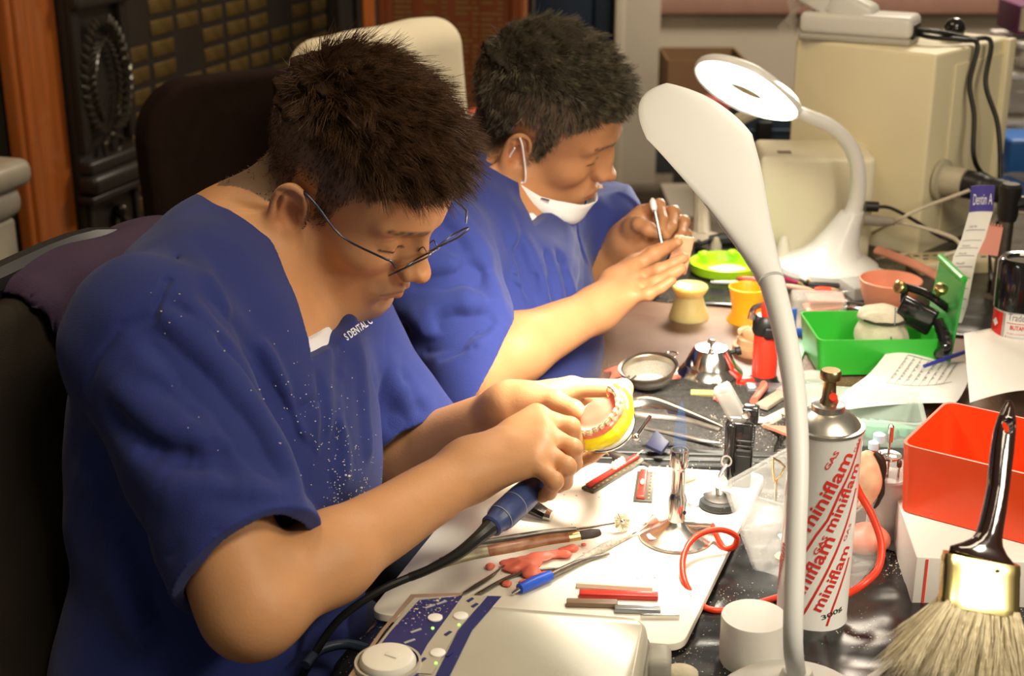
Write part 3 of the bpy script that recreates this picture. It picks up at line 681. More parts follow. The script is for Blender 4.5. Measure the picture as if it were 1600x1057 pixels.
# back wall
BY = 6.05
m = MB().box((2.0, BY+.05, 1.45), (6.5, .1, 2.9)); struct(m.build('wall_back', mat('cream_paint', (.50, .44, .35), rough=.8, noise=.15, nscale=3)))
m = MB().box((2.0, BY-.012, .075), (6.5, .02, .15), bev=.004); struct(m.build('baseboard_back', mat('dark_baseboard', (.035, .04, .042), rough=.5)))
x0 = T(1015, 100, 0)[0]
m = MB().box((2.2, BY-.03, ZY(4, BY)), (5.6, .06, .085), bev=.012); m.box((2.2, BY-.02, ZY(-12, BY)), (5.6, .04, .06), bev=.006); struct(m.build('trim_1', mat('pink_dado', (.31, .17, .125), rough=.5, noise=.2)))
px = P(990, 100, 5.85)[0]
m = MB().box((px, BY-.1, 1.45), (.20, .2, 2.9)); struct(m.build('wall_pier', mat('cream_paint')))
m = MB().box((4.4, 2.5, 1.45), (.1, 8, 2.9)); struct(m.build('wall_right', mat('cream_paint')))

# orange timber posts framing the memorial board
ORW = mat('orange_varnished_timber', (.42, .115, .022), rough=.33, noise=.45, nscale=7, stretch=(6, 6, .5), coat=.3)
DKW = mat('ebonised_wood', (.022, .019, .015), rough=.38, noise=.3, nscale=9, bump=.2, bscale=30)
BRS = mat('aged_brass_plaque', (.20, .135, .045), rough=.45, metal=.75, noise=.55, nscale=25)
sL0, sL1, sP0, sP1 = lpx(4), lpx(84), lpx(84), lpx(176)
m = MB(); lbox(m, sL0, sL1-.003, -.01, .022, 0, 2.6, .006); lbox(m, sL0+.02, sL0+.06, .018, .030, 0, 2.6, .005)
struct(m.build('trim_2', ORW))
sR0, sR1 = lpx(563), lpx(592)
m = MB(); lbox(m, lpx(550), lpx(568), -.015, .05, 0, 2.6, .006); struct(m.build('trim_3', ORW))

# memorial board: black frame with wreath carvings and rows of small plaques
cl = LW(0, 0, 0); r_ = root('memorial_board', 'black memorial board with wreath carvings and rows of small brass plaques', 'board', LW((sP0+sR0)/2, 0, 0), rz=ROOM)
m = MB(); lbox(m, sP0, lpx(547), -.015, .012, .02, 2.5); m.build('backing_panel', DKW, r_)
zt = ZY(262, LW((sP0+sP1)/2, 0, 0)[1])
def pilaster(s0, s1, name):
    m = MB(); lbox(m, s0, s1, .012, .040, .05, 2.5, .004)
    for a, b in ((s0, s0+.035), (s1-.035, s1)): lbox(m, a, b, .036, .056, zt+.06, 2.5, .006)
    for a, b in ((s0+.01, s0+.03), (s1-.03, s1-.01)): lbox(m, a, b, .036, .05, .1, zt-.06, .005)
    lbox(m, s0-.01, s1+.01, .03, .085, zt-.035, zt+.01, .015); lbox(m, s0, s1, .03, .07, zt+.01, zt+.04, .008); lbox(m, s0-.012, s1+.012, .03, .075, zt-.055, zt-.038, .005)
    lbox(m, s0, s1, .03, .075, ZY(4, 3.2)-.02, ZY(4, 3.2)+.02, .01)
    pl = m.build('pilaster', DKW, r_)
    # wreath
    sc_ = (s0+s1)/2; zc = ZY(125, LW(sc_, 0, 0)[1]); cw = MB()
    def leaf(a, rr, L, tw, zc=zc, w=.010):
        p = np.array([math.sin(a)*rr*.62, math.cos(a)*rr]); d = np.array([math.cos(a)*-1*np.sign(math.sin(a)+1e-9), abs(math.sin(a))]); d = d*.7+np.array([np.sign(p[0])*tw, .4*0]); d /= np.linalg.norm(d)
        c = LW(sc_+p[0], .048, zc+p[1]); e = LW(sc_+p[0]+d[0]*L, .058, zc+p[1]+d[1]*L); mid = (c+e)/2+NR*.006
        cw.tube([c, (c+mid)/2, mid, (mid+e)/2, e], [.002, w*.8, w, w*.7, .001], seg=6, flat=.5)
    for k in range(15):
        for sg in (1, -1):
            a = sg*(.25+k*.185); leaf(a, .115, .04, .75); leaf(a, .098, .034, -.5, w=.007)
    zb = zc-.125
    for sg in (1, -1):
        cw.tube([LW(sc_, .05, zb), LW(sc_+sg*.03, .06, zb-.01), LW(sc_+sg*.035, .055, zb-.03), LW(sc_+sg*.012, .05, zb-.055)], [.004, .006, .006, .003], seg=6, smooth=4)
    cw.ball(LW(sc_, .055, zb), .010, 10); cw.build('wreath', mat('bronzed_carving', (.045, .038, .028), rough=.28, metal=.5), pl)
    cw = MB(); zc = ZY(345, LW(sc_, 0, 0)[1])
    cw.ball(LW(sc_+.01, .055, zc+.03), .016, 12); cw.tube([LW(sc_+.01, .05, zc+.02), LW(sc_+.03, .06, zc-.02), LW(sc_+.05, .055, zc-.08)], [.01, .018, .006], seg=8, smooth=4); cw.tube([LW(sc_, .05, zc+.01), LW(sc_-.02, .06, zc-.01)], [.006, .003], seg=6)
    cw.build('carved_figure', mat('bronzed_carving'), pl)
pilaster(sP0, sP1, 'pilaster'); pilaster(lpx(508), lpx(544), 'pilaster')
ncol = 9; cs = [lpx(x) for x in (206, 250, 291, 330, 367, 401, 434, 467, 497)]
w_ = .104; rowh = 33.5*3.5/FPX; zref = ZY(17, LW(cs[0], 0, 0)[1])
missing = {(0, 1), (2, 2), (2, 3), (0, 0), (6, 0), (6, 1), (7, -1), (6, 2), (2, -2)}
plq = MB().box((0, 0, 0), (.005, w_, .036), bev=.0015); plq.v = [tuple(q) for q in plq.v]
pme = None
for i, s in enumerate(cs):
    for k in range(-5, 12):
        off = (i*.31+.1) % .5*0
        if (i, k) in missing: continue
        zc = zref-k*rowh
        if zc < .12 or zc > 1.6: continue
        c = LW(s+random.uniform(-.002, .002), .0125, zc)
        if pme is None:
            me = D.meshes.new('plaque'); me.from_pydata(plq.v, [], plq.f); o = link('plaque', me, BRS, r_, 35); pme = o
        else: o = pme.copy(); COL.objects.link(o); o.parent = r_
        o.matrix_parent_inverse = Matrix.Identity(4); o.matrix_basis = world_of(r_).inverted() @ Matrix.Translation(Vector(c)) @ Matrix.Rotation(ROOM, 4, 'Z') @ Matrix.Rotation(random.uniform(-.015, .015), 4, 'X')

# red honour board with columns of gilt names, beyond the corner
RB = mat('red_mahogany', (.30, .080, .026), rough=.4, noise=.45, nscale=5, stretch=(5, 5, .4), coat=.3)
GLD = mat('gilt_lettering', (.36, .22, .07), rough=.5, metal=.3)
db = 4.35; a = P(596, 60, db); b = P(823, 60, db*.985); a[2] = b[2] = 0; bd = (b-a); bl = np.linalg.norm(bd); bd /= bl; bn = np.array([bd[1], -bd[0], 0]); brot = math.atan2(bd[1], bd[0])
m = MB().box((a+b)/2-bn*.08+np.array([0, 0, 1.45]), (bl+.02, .05, 2.9), rot=brot); struct(m.build('wall_far_left', mat('dark_panelling')))
r_ = root('honour_board', 'reddish wooden honour board with columns of gold names, behind the hooded chair', 'board', (a+b)/2, rz=brot)
m = MB().box((a+b)/2+np.array([0, 0, 1.3]), (bl-.09, .03, 2.3), rot=brot); m.build('board_panel', RB, r_)
for q in (a+bd*.022, b-bd*.022):
    m = MB().box(q+bn*.01+np.array([0, 0, 1.3]), (.044, .06, 2.3), rot=brot, bev=.006)
    for k in range(2): m.box(q+bn*.035+bd*(k-.5)*.018+np.array([0, 0, 1.3]), (.008, .016, 2.3), rot=brot, bev=.003)
    m.build('fluted_frame', RB, r_)
rg = random.Random(3); gm = [MB() for _ in range(8)]; zc0 = P(700, 60, db)[2]
for ci, xx in enumerate((628, 645, 682, 702, 732, 750, 772, 790)):
    c = P(xx, 60, db); tcol = (c-a)@bd; big = ci % 2 == 0
    for k in range(95):
        z = zc0+.45-k*.0160
        if rg.random() < .08 or z < .5: continue
        L = rg.uniform(.030, .052) if big else rg.uniform(.012, .022); x = tcol-(.028 if big else .012)
        while L > .004:
            g = rg.uniform(.003, .007); h = rg.uniform(.006, .009)
            q = a+bd*(x+g/2)+bn*.0165+np.array([0, 0, z]); gm[ci].box(q, (g*.8, .002, h), rot=brot); x += g; L -= g
for g_ in gm: g_.build('gilt_name_column', GLD, r_, smooth=None)
# dark blue cabinet behind the farther man
r_ = root('tall_cabinet', 'tall dark navy cabinet standing behind the farther person', 'cabinet', P(890, 300, 4.9)*np.array([1, 1, 0]))
NV = mat('navy_cabinet', (.012, .022, .04), rough=.4); xa, xb = P(826, 60, 4.9)[0], P(964, 60, 4.9)[0]; yc = P(890, 60, 4.9)[1]+.2
MB().box(((xa+xb)/2, yc+.2, 1.1), (xb-xa, .4, 2.2), bev=.01).build('body', NV, r_)
xm = P(930, 60, 4.9)[0]
for q0, q1 in ((xa+.01, xm-.004), (xm+.004, xb-.01)):
    dd = MB().box(((q0+q1)/2, yc-.012, 1.1), (q1-q0, .024, 2.1), bev=.005).build('cabinet_door', NV, r_)
    MB().tube([(q1-.03, yc-.04, 1.0), (q1-.03, yc-.04, 1.14)], .006).build('handle', mat('brushed_steel', (.5, .5, .5), rough=.35, metal=1), dd)
m = MB().box((xb+.02, yc+.1, .55), (.035, .3, 1.1), bev=.004); tag(m.build('white_board_edge', mat('cream_paint'), None), 'narrow cream panel standing at the side of the navy cabinet', 'panel').name = 'side_panel'

# things on the floor at the back
CB = mat('cardboard', (.20, .115, .055), rough=.9, noise=.2, nscale=8)
def openbox(name, c, size, rot, matl, label, cat, flaps=True):
    r_ = root(name, label, cat, c, rz=rot); X, Y, Z = size; t = .006
    Mx = Matrix.Translation(Vector(c)) @ Matrix.Rotation(rot, 4, 'Z')
    m = MB(); m.X = Mx; m.box((0, 0, t/2), (X, Y, t)); m.box((X/2, 0, Z/2), (t, Y, Z)); m.box((-X/2, 0, Z/2), (t, Y, Z)); m.box((0, Y/2, Z/2), (X, t, Z)); m.box((0, -Y/2, Z/2), (X, t, Z)); m.build('body', matl, r_)
    if flaps:
        for sx in (-1, 1):
            m = MB(); m.X = Mx; m.box((sx*(X/2+.05), 0, Z+.045), (.005, Y*.96, .13), tilt=Matrix.Rotation(sx*.8, 4, 'Y')); m.build('flap', matl, r_)
    return r_
d5 = 5.2
c = P(1100, 250, d5); zt_ = P(1100, 155, d5)[2]
# low bench they stand on
pb = P(1150, 262, d5)
r_ = root('low_bench', 'low dark bench along the back wall carrying the cardboard box', 'bench', (pb[0]+.5, pb[1]+.25, 0))
hz = max(.12, ZY(262, pb[1]-.1)); MB().box((pb[0]+.72, pb[1]+.25, hz-.02), (1.86, .55, .04), bev=.004).build('top', mat('dark_grey_laminate', (.05, .05, .05), rough=.5), r_)
for sx in (-.15, 1.6):
    MB().box((pb[0]+sx, pb[1]+.25, (hz-.04)/2), (.04, .5, hz-.04)).build('leg', mat('dark_grey_laminate'), r_)
X0, X1 = P(1042, 200, d5)[0], P(1162, 200, d5)[0]; yb = pb[1]+.22
zb1 = ZY(95, yb-.15)
openbox('cardboard_box', ((X0+X1)/2, yb+.02, hz), (X1-X0, .3, zb1-hz), 0, CB, 'large open brown cardboard box on the low bench by the back wall', 'box', flaps=False)
c = np.array([P(1115, 150, d5-.1)[0], yb-.24, 0]); z0 = ZY(178, c[1]); 
m = MB().box((c[0], c[1]+.02, (z0+hz)/2), (.19, .10, z0-hz), bev=.004); tag(m.build('parcel', mat('pale_parcel', (.36, .25, .18), rough=.8, noise=.2)), 'pale parcel in front of the brown cardboard box', 'parcel')
m = MB().box((c[0], c[1]+.02, z0+.03), (.17, .09, .055), bev=.006); tag(m.build('pink_packet', mat('pink_plastic_pack', (.55, .12, .13), rough=.4, noise=.4, nscale=30)), 'pink packet lying on the pale parcel', 'packet')
# navy tool case with latch
dC = 4.2; xa, xb = P(1160, 220, dC)[0], P(1345, 220, dC)[0]; yc = P(1200, 220, dC)[1]; zt_ = ZY(172, yc); zb_ = ZY(330, yc)
r_ = root('tool_case', 'navy blue hard case with a black latch, behind the cream cabinet', 'case', ((xa+xb)/2, yc+.15, 0))
BL = mat('blue_case_plastic', (.022, .045, .085), rough=.45)
MB().box(((xa+xb)/2, yc+.15, (zt_+zb_)/2), (xb-xa, .3, zt_-zb_), bev=.012).build('body', BL, r_)
MB().box(((xa+xb)/2, yc-.004, zt_-.06), (xb-xa+.004, .012, .012), bev=.003).build('rim', BL, r_)
MB().box((P(1192, 205, dC)[0], yc-.012, zt_-.065), (.045, .022, .075), bev=.006).build('latch', mat('black_plastic', (.012, .012, .012), rough=.4), r_)
r_2 = root('trolley', 'grey low trolley carrying the navy hard case', 'trolley', ((xa+xb)/2, yc+.15, 0))
MB().box(((xa+xb)/2-.05, yc+.15, zb_-.015), (xb-xa+.3, .4, .03), bev=.005).build('shelf', mat('grey_laminate', (.30, .27, .22), rough=.5), r_2)
for sx in (xa-.15, xb+.05):
    for sy in (-.02, .32): MB().tube([(sx, yc+sy, 0), (sx, yc+sy, zb_-.03)], .012).build('leg', mat('brushed_steel'), r_2)
# storage tubs on a rear shelf at the right
dS = 3.9
r_ = root('rear_table', 'pale rear table holding the stacked storage tubs', 'table', P(1600, 240, dS)*np.array([1, 1, 0]))
zs = ZY(232, P(1600, 232, dS)[1]); xs = P(1440, 232, dS)[0]; ys = P(1600, 232, dS)[1]
MB().box((xs+.75, ys+.15, zs-.02), (1.5, .85, .04), bev=.004).build('tabletop', mat('pale_grey_laminate', (.42, .41, .38), rough=.5), r_)
for sx in (.08, 1.4):
    for sy in (-.2, .5): MB().box((xs+sx, ys+sy, (zs-.04)/2), (.04, .04, zs-.04)).build('leg', mat('brushed_steel'), r_)
CLR = mat('cloudy_plastic', (.62, .58, .50), rough=.25, alpha=.55, spec=.5)
def tub(x0, x1, z0, z1, y, lid, label, contents):
    r_ = root('storage_tub', label, 'tub', ((x0+x1)/2, y, z0), group='storage tubs on the rear table')
    openm = MB().box(((x0+x1)/2, y, (z0+z1)/2), (x1-x0, .24, z1-z0), bev=.012).build('body', CLR, r_)
    MB().box(((x0+x1)/2, y, z1+.008), (x1-x0+.012, .25, .016), bev=.005).build('lid', lid, r_)
    cm = MB(); rg = random.Random(int(x0*999))
    for _ in range(22): cm.box((rg.uniform(x0+.03, x1-.03), y+rg.uniform(-.08, .08), z0+rg.uniform(.01, (z1-z0)*.6)), (.03, .03, .012), rot=rg.random()*3)
    cm.build('contents', contents, r_)
WPL = mat('white_plastic', (.70, .68, .64), rough=.35)
yt = ys-.02; zz = [ZY(q, yt-.12) for q in (232, 190, 186, 118, 113, 56)]
GRY = mat('grey_clutter', (.20, .17, .14), rough=.8, noise=.5, nscale=50)
xl = P(1537, 150, dS)[0]
tub(xl, xl+.16, zs, zz[1]-.01, yt, WPL, 'cloudy storage tub at the bottom of the stack right of the cream cabinet', GRY)
tub(xl, xl+.16, zz[1]+.02, zz[3]-.01, yt, WPL, 'cloudy storage tub in the middle of the stack, full of grey oddments', GRY)
tub(xl+.02, xl+.19, zz[3]+.02, zz[4]+.06, yt, WPL, 'small cloudy tub at the top of the stack under the purple box', GRY)
z_ = zz[4]+.085
r_ = root('purple_carton', 'purple and cream carton on top of the storage tub stack', 'carton', (xl+.1, yt, z_))
MB().box((xl+.09, yt, z_+.042), (.15, .16, .075), bev=.003).build('body', mat('purple_card', (.12, .02, .09), rough=.5), r_)
MB().box((xl+.05, yt-.0815, z_+.044), (.055, .003, .058)).build('label', mat('cream_card', (.62, .54, .40), rough=.6), r_)
q = P(1590, 205, 3.55); BLU = mat('bright_blue_plastic', (.02, .12, .42), rough=.4)
m = MB(); zq = ZY(215, q[1]); m.box((q[0]+.05, q[1], zs+.055), (.18, .14, .11), bev=.01); tag(m.build('blue_bin', BLU), 'bright blue plastic bin on the rear table, beside the cloudy tubs', 'bin')
Fc = Field(); q = P(1570, 238, 3.35); q[2] = zs+.02; Fc.u(ell(q, (.10, .07, .028)), 0); Fc.u(ell(q+[.06, .02, .01], (.07, .06, .025)), .02); Fc.disp = lambda p: .004*wob(p, 60, 1); Fc.i(half((0, 0, zs+.001), (0, 0, -1)))
v, f = Fc.mesh(q-.2, q+.22, .004); o = vmesh('folded_cloth', v, f, mat('charcoal_cloth', (.03, .03, .033), rough=.9), None); tag(o, 'charcoal folded cloth lying on the pale rear table', 'cloth')

# chairs behind the men
def chair(name, label, c, yaw, matb, w=.46, hgt=.5, seatz=.46, backz=.55, lean=.15, grp=None, thick=.05):
    r_ = root(name, label, 'chair', (c[0], c[1], 0), rz=yaw, group=grp)
    M = Matrix.Translation((c[0], c[1], 0)) @ Matrix.Rotation(yaw, 4, 'Z'); Mi = np.array(M)
    L = lambda q: (Mi@np.array([*q, 1.]))[:3]
    F = Field(); Rr = np.array(M.to_3x3() @ Matrix.Rotation(-lean, 3, 'Y'))
    cb = L((-.20-lean*.12, 0, backz+hgt/2)); F.u(rbox(cb, (thick/2, w/2, hgt/2), thick*.45, Rr), 0); F.c(ell(cb+Rr@np.array([.55, 0, 0]), (.545, .75, 1.2), Rr), .02)
    for sy in (-1, 1):
        for sz in (-1, 1): pass
    Fr = Field(); rr = .12
    def plate(p):
        q = (p-cb)@Rr; y = np.abs(q[:, 1])-(w/2-rr); z = np.abs(q[:, 2])-(hgt/2-rr); d2 = np.sqrt(np.maximum(y, 0)**2+np.maximum(z, 0)**2)+np.minimum(np.maximum(y, z), 0)-rr
        bow = .35*q[:, 1]**2; dx = np.abs(q[:, 0]-bow)-thick/2+.018; return np.sqrt(np.maximum(d2+.018, 0)**2+np.maximum(dx, 0)**2)+np.minimum(np.maximum(d2+.018, dx), 0)-.018
    Fr.u(plate, 0); v, f = Fr.mesh(cb-.45, cb+.45, .006); vmesh('backrest', v, f, matb, r_)
    Fs_ = Field(); sc = L((.03, 0, seatz)); Rs = np.array(M.to_3x3()); Fs_.u(rbox(sc, (.23, .24, .045), .04, Rs), 0); v, f = Fs_.mesh(sc-.4, sc+.4, .008); vmesh('seat', v, f, matb, r_)
    BK = mat('black_plastic')
    MB().tube([L((-.12, 0, seatz-.03)), L((-.25, 0, seatz)), L((-.285, 0, backz+.12)), L((-.26-lean*.1, 0, backz+hgt*.5))], .022, smooth=5, flat=.5).build('back_support', BK, r_)
    MB().lathe([(.028, .1), (.028, .28), (.018, .28), (.018, seatz-.04)], L((0, 0, 0))).build('gas_column', mat('brushed_steel'), r_)
    for k in range(5):
        a = k*2*PI/5+.3; e = L((.28*math.cos(a), .28*math.sin(a), .07))
        lg = MB().tube([L((0, 0, .12)), e], [.024, .015], seg=8).build('leg', BK, r_); MB().lathe([(.024, -.012), (.024, .012)], e-np.array([0, 0, .044]), axis=(math.cos(a+1.5+yaw), math.sin(a+1.5+yaw), 0), seg=16).build('castor', BK, lg)
    return r_, L, cb, Rr
BRC = mat('brown_black_upholstery', (.020, .010, .007), rough=.95, noise=.3, nscale=30, bump=.3, bscale=500, spec=.15)
BLC = mat('black_mesh_fabric', (.030, .024, .017), rough=.9, bump=.5, bscale=700, noise=.3, nscale=20, spec=.2)
c = P(345, 113, 2.80); chair('office_chair', 'empty dark brown office chair in front of the memorial board', (c[0]+.16, c[1]-.18, 0), -.95, BRC, w=.42, hgt=.60, seatz=.42, backz=c[2]-.60, lean=.1, thick=.085)
# the farther chair, hidden under a white cloth hood
c = P(583, 32, 2.62); zt_ = c[2]
r_, L, cb, Rr = chair('hooded_chair', 'office chair with a white cloth draped over its back, behind the spiky-haired person', (c[0]+.20, c[1]-.10, 0), -.60, BRC, w=.36, hgt=.50, seatz=.44, backz=zt_-.565, lean=.1, thick=.07)
F = Field(); F.u(rbox(cb+np.array([0, 0, .03]), (.058, .215, .27), .055, Rr), 0); F.c(rbox(cb+np.array([0, 0, -.0]), (.044, .198, .262), .045, Rr), .004); F.i(half(cb-np.array([0, 0, .10]), Rr@np.array([.1, .3, -1.])), .004)
F.disp = lambda p: .004*wob(p*np.array([1, 1, .5], f32), 26, 6); v, f = F.mesh(cb-.45, cb+.45, .006); o = vmesh('white_cloth', v, f, mat('cream_towelling', (.90, .82, .62), rough=.9, bump=.5, bscale=400, noise=.06), None); tag(o, 'cream white cloth pulled over the back of the hooded chair', 'cloth')
# chair of the farther man: pale rim and orange panel seen at his nape
c = P(752, 178, 3.05); r_, L, cb, Rr = chair('red_office_chair', 'red padded chair with a pale rim behind the person with the face mask', (c[0]+.17, c[1]-.07, 0), -.40, mat('red_upholstery', (.50, .07, .02), rough=.7), w=.40, hgt=.46, seatz=.46, backz=c[2]-.465, lean=.12, thick=.05)
pts = [cb+Rr@np.array([.02+.3*y*y, y, .215-1.2*max(0, abs(y)-.13)**1.6]) for y in np.linspace(-.19, .19, 13)]
MB().tube(pts, .010, smooth=2).build('rim', mat('pale_grey_rim', (.48, .42, .36), rough=.5), r_)
# chair the nearer man sits on, with a purple garment over its back
c = P(70, 600, 1.50); r_, L, cb, Rr = chair('work_chair', 'black mesh office chair with a curved frame, under the spiky-haired person', (-.210, 1.185, 0), ROOM, BLC, w=.46, hgt=.56, seatz=.44, backz=.47, lean=.16, thick=.05)
CH1 = (L, cb, Rr)
fr = [cb+Rr@np.array([.012+.35*y*y, y, z]) for y, z in [(-.235, -.24), (-.240, 0), (-.235, .20), (-.17, .283), (0, .293), (.17, .283), (.235, .20), (.240, 0), (.235, -.24), (.15, -.285), (-.15, -.285)]]
MB().tube([q-Rr@np.array([.03, 0, 0]) for q in fr], .017, closed=True, smooth=5).build('back_frame', mat('black_plastic'), r_)
F = Field(); gb = cb+Rr@np.array([0, .12, .21]); F.u(rbox(gb, (.048, .145, .088), .035, Rr), 0); F.u(rbox(gb+Rr@np.array([.02, .05, -.05]), (.026, .08, .09), .02, Rr), .02); F.c(rbox(gb-Rr@np.array([0, 0, .04]), (.034, .20, .110), .03, Rr), .004)
F.disp = lambda p: .006*wob(p, 30, 3)+.003*wob(p, 70, 5); v, f = F.mesh(gb-.3, gb+.3, .005); o = vmesh('purple_garment', v, f, mat('purple_cloth', (.045, .022, .060), rough=.85, noise=.2, bump=.3, bscale=500), None); tag(o, 'dark purple garment folded over the top of the black mesh chair', 'garment')
# pale stone pedestal at the far left edge
c = P(-50, 300, 2.5); z0 = ZY(268, c[1])
m = MB().box((c[0]-.10, c[1], z0/2-.05), (.24, .24, z0-.1), rot=ROOM, bev=.01)
m.box((c[0]-.10, c[1], z0-.02), (.30, .30, .05), rot=ROOM, bev=.02); m.box((c[0]-.10, c[1], z0-.07), (.27, .27, .06), rot=ROOM, bev=.025); m.box((c[0]-.1, c[1], .05), (.32, .32, .1), rot=ROOM, bev=.02)
tag(m.build('stone_pedestal', mat('marble', (.40, .36, .28), rough=.35, col2=(.22, .20, .17), nscale=7, ramp=(.3, .75))), 'pale marble pedestal with a moulded cap at the left edge', 'pedestal')
c = P(10, 475, 1.75); 
m = MB().box((c[0]-.14, c[1]+.05, c[2]-.012), (.34, .2, .024), rot=ROOM+.2, bev=.008); m.box((c[0]-.14, c[1]+.05, (c[2]-.024)/2), (.30, .16, c[2]-.024), rot=ROOM+.2); tag(m.build('timber_stand', mat('orange_varnished_timber')), 'varnished orange timber stand behind the black mesh chair at the left edge', 'stand')
# ------------------------------------------------------------------ the bench and the large things on it
TZ = .75
STEEL = mat('polished_steel', (.72, .70, .66), rough=.16, metal=1); CHROME = mat('chrome', (.85, .82, .76), rough=.13, metal=1)
DSTEEL = mat('dull_tool_steel', (.22, .20, .18), rough=.42, metal=1, noise=.4, nscale=120); BRASS = mat('brass', (.62, .45, .20), rough=.3, metal=1, noise=.3, nscale=80)
BLK = mat('black_plastic'); BGL = mat('black_gloss', (.010, .009, .009), rough=.15, coat=.5)
WAX = mat('pink_wax', (.82, .20, .13), rough=.35, noise=.2, nscale=60, sss=.25, sssr=(.006, .002, .001)); PALEW = mat('white_gloss_plastic', (.82, .82, .80), rough=.28, spec=.5)
PLASTER = mat('plaster', (.62, .56, .42), rough=.9, noise=.3, nscale=60, bump=.6, bscale=200)
r_ = root('workbench', 'long brown workbench the two people are sitting at', 'table', RW(-.2, .6), rz=ROOM)
TOP = mat('brown_bench_top', (.13, .055, .030), rough=.45, col2=(.34, .24, .17), nscale=6, ramp=(.42, .85), detail=8, bump=.1)
m = MB(); m.box(RW(-.15, .66, TZ-.016), (1.32, 2.2, .032), rot=ROOM, bev=.004); m.build('tabletop', TOP, r_)
for s in (-1.1, .85):
    for n in (.10, 1.24): MB().box(RW(s, n, (TZ-.032)/2), (.05, .05, TZ-.032), rot=ROOM).build('leg', mat('grey_leg', (.35, .33, .30), rough=.5), r_)
m = MB().box(RW(-.15, 1.22, TZ-.10), (.02, 1.9, .12), rot=ROOM).build('apron', mat('brown_rail', (.16, .09, .05), rough=.5), r_)

# black plastic sheeting spread over the bench
PLS = mat('black_plastic_film', (.012, .012, .013), rough=.22, spec=.6, noise=.3, nscale=40)
def dusty(m):
    nt = m.node_tree; b = nt.nodes['Principled BSDF']; tc = nt.nodes['Texture Coordinate']
    n = nt.nodes.new('ShaderNodeTexNoise'); n.inputs['Scale'].default_value = 420; n.inputs['Detail'].default_value = 2; nt.links.new(tc.outputs['Object'], n.inputs['Vector'])
    n2 = nt.nodes.new('ShaderNodeTexNoise'); n2.inputs['Scale'].default_value = 9; nt.links.new(tc.outputs['Object'], n2.inputs['Vector'])
    ad = nt.nodes.new('ShaderNodeMath'); ad.operation = 'MULTIPLY_ADD'; ad.inputs[1].default_value = .55; nt.links.new(n2.outputs[0], ad.inputs[0]); nt.links.new(n.outputs[0], ad.inputs[2])
    r = nt.nodes.new('ShaderNodeValToRGB'); r.color_ramp.elements[0].position = .98; r.color_ramp.elements[1].position = 1.06; nt.links.new(ad.outputs[0], r.inputs[0])
    mx = nt.nodes.new('ShaderNodeMix'); mx.data_type = 'RGBA'; nt.links.new(r.outputs[0], mx.inputs[0]); mx.inputs[6].default_value = b.inputs['Base Color'].default_value
    lk = b.inputs['Base Color'].links
    if lk: nt.links.new(lk[0].from_socket, mx.inputs[6])
    mx.inputs[7].default_value = (.62, .54, .42, 1); nt.links.new(mx.outputs[2], b.inputs['Base Color'])
dusty(PLS); dusty(TOP)
def wrinkle(p, seed, A):
    q = np.array([[p[0], p[1], 0.]], f32); d = 0
    for i, f in enumerate((14, 33, 70)):
        v = abs(float(wob(q*np.array([1.0, 1.8, 1], f32), f, seed+i)[0])); d += A*(1-min(1, v*1.6))/(1+i*.9)
    return d
def film(name, corners, label, seed, A=.006, nu=70, nv=70, edge=None):
    c = [np.array(q) for q in corners]
    def fn(u, v):
        p = (c[0]*(1-u)+c[1]*u)*(1-v)+(c[3]*(1-u)+c[2]*u)*v
        e = .012*np.array([wob(np.array([[u, v, .1]], f32)*1.0, 19, seed)[0], wob(np.array([[u, v, .6]], f32), 23, seed+3)[0], 0]); 
        if min(u, v, 1-u, 1-v) < .02: p = p+e
        z = TZ+.0012+wrinkle(p, seed, A)*.7
        s, n = inv(p)
        if n < 0: z -= min(.25, -n*3.0)*1.0; p = p+NR*(-n)*.65       # hangs down over the front edge
        return (p[0], p[1], z)
    return tag(MB().sheet(fn, nu, nv, .0006).build(name, PLS, smooth=180), label, 'plastic sheet')
film('plastic_sheet', [RW(-1.18, -.13), RW(-1.18, 1.28), RW(.26, 1.28), RW(-.36, -.02)], 'wrinkled black plastic sheet covering the near end of the bench, dusted with plaster', 5, .006, 110, 90)
film('plastic_sheet', [RW(.22, .03), RW(.16, 1.2), RW(.90, 1.2), RW(.92, .02)], 'crumpled black plastic sheet at the far end of the bench under the white lamp', 9, .0035, 70, 60)

# white work board
MATW = mat('white_board', (.80, .76, .66), rough=.4, noise=.05, nscale=12)
pc = [T(576, 982), T(1065, 1034), T(1196, 760), T(772, 733)]
pc = [q*np.array([1, 1, 0]) for q in pc]; BT = TZ+.016
def rounded(pl, r, n=5):
    out = []; N = len(pl)
    for i in range(N):
        a, b, c = pl[i-1][:2], pl[i][:2], pl[(i+1) % N][:2]; u = (a-b)/np.linalg.norm(a-b); v = (c-b)/np.linalg.norm(c-b)
        for k in range(n+1): t = k/n; out.append((b+u*r)*(1-t)**2+2*b*t*(1-t)+(b+v*r)*t*t)
    return out
m = MB().prism(rounded(pc, .018), BT-.007, BT, .0012); tag(m.build('work_board', MATW), 'white laminated work board with rounded corners lying on the black sheet', 'board')
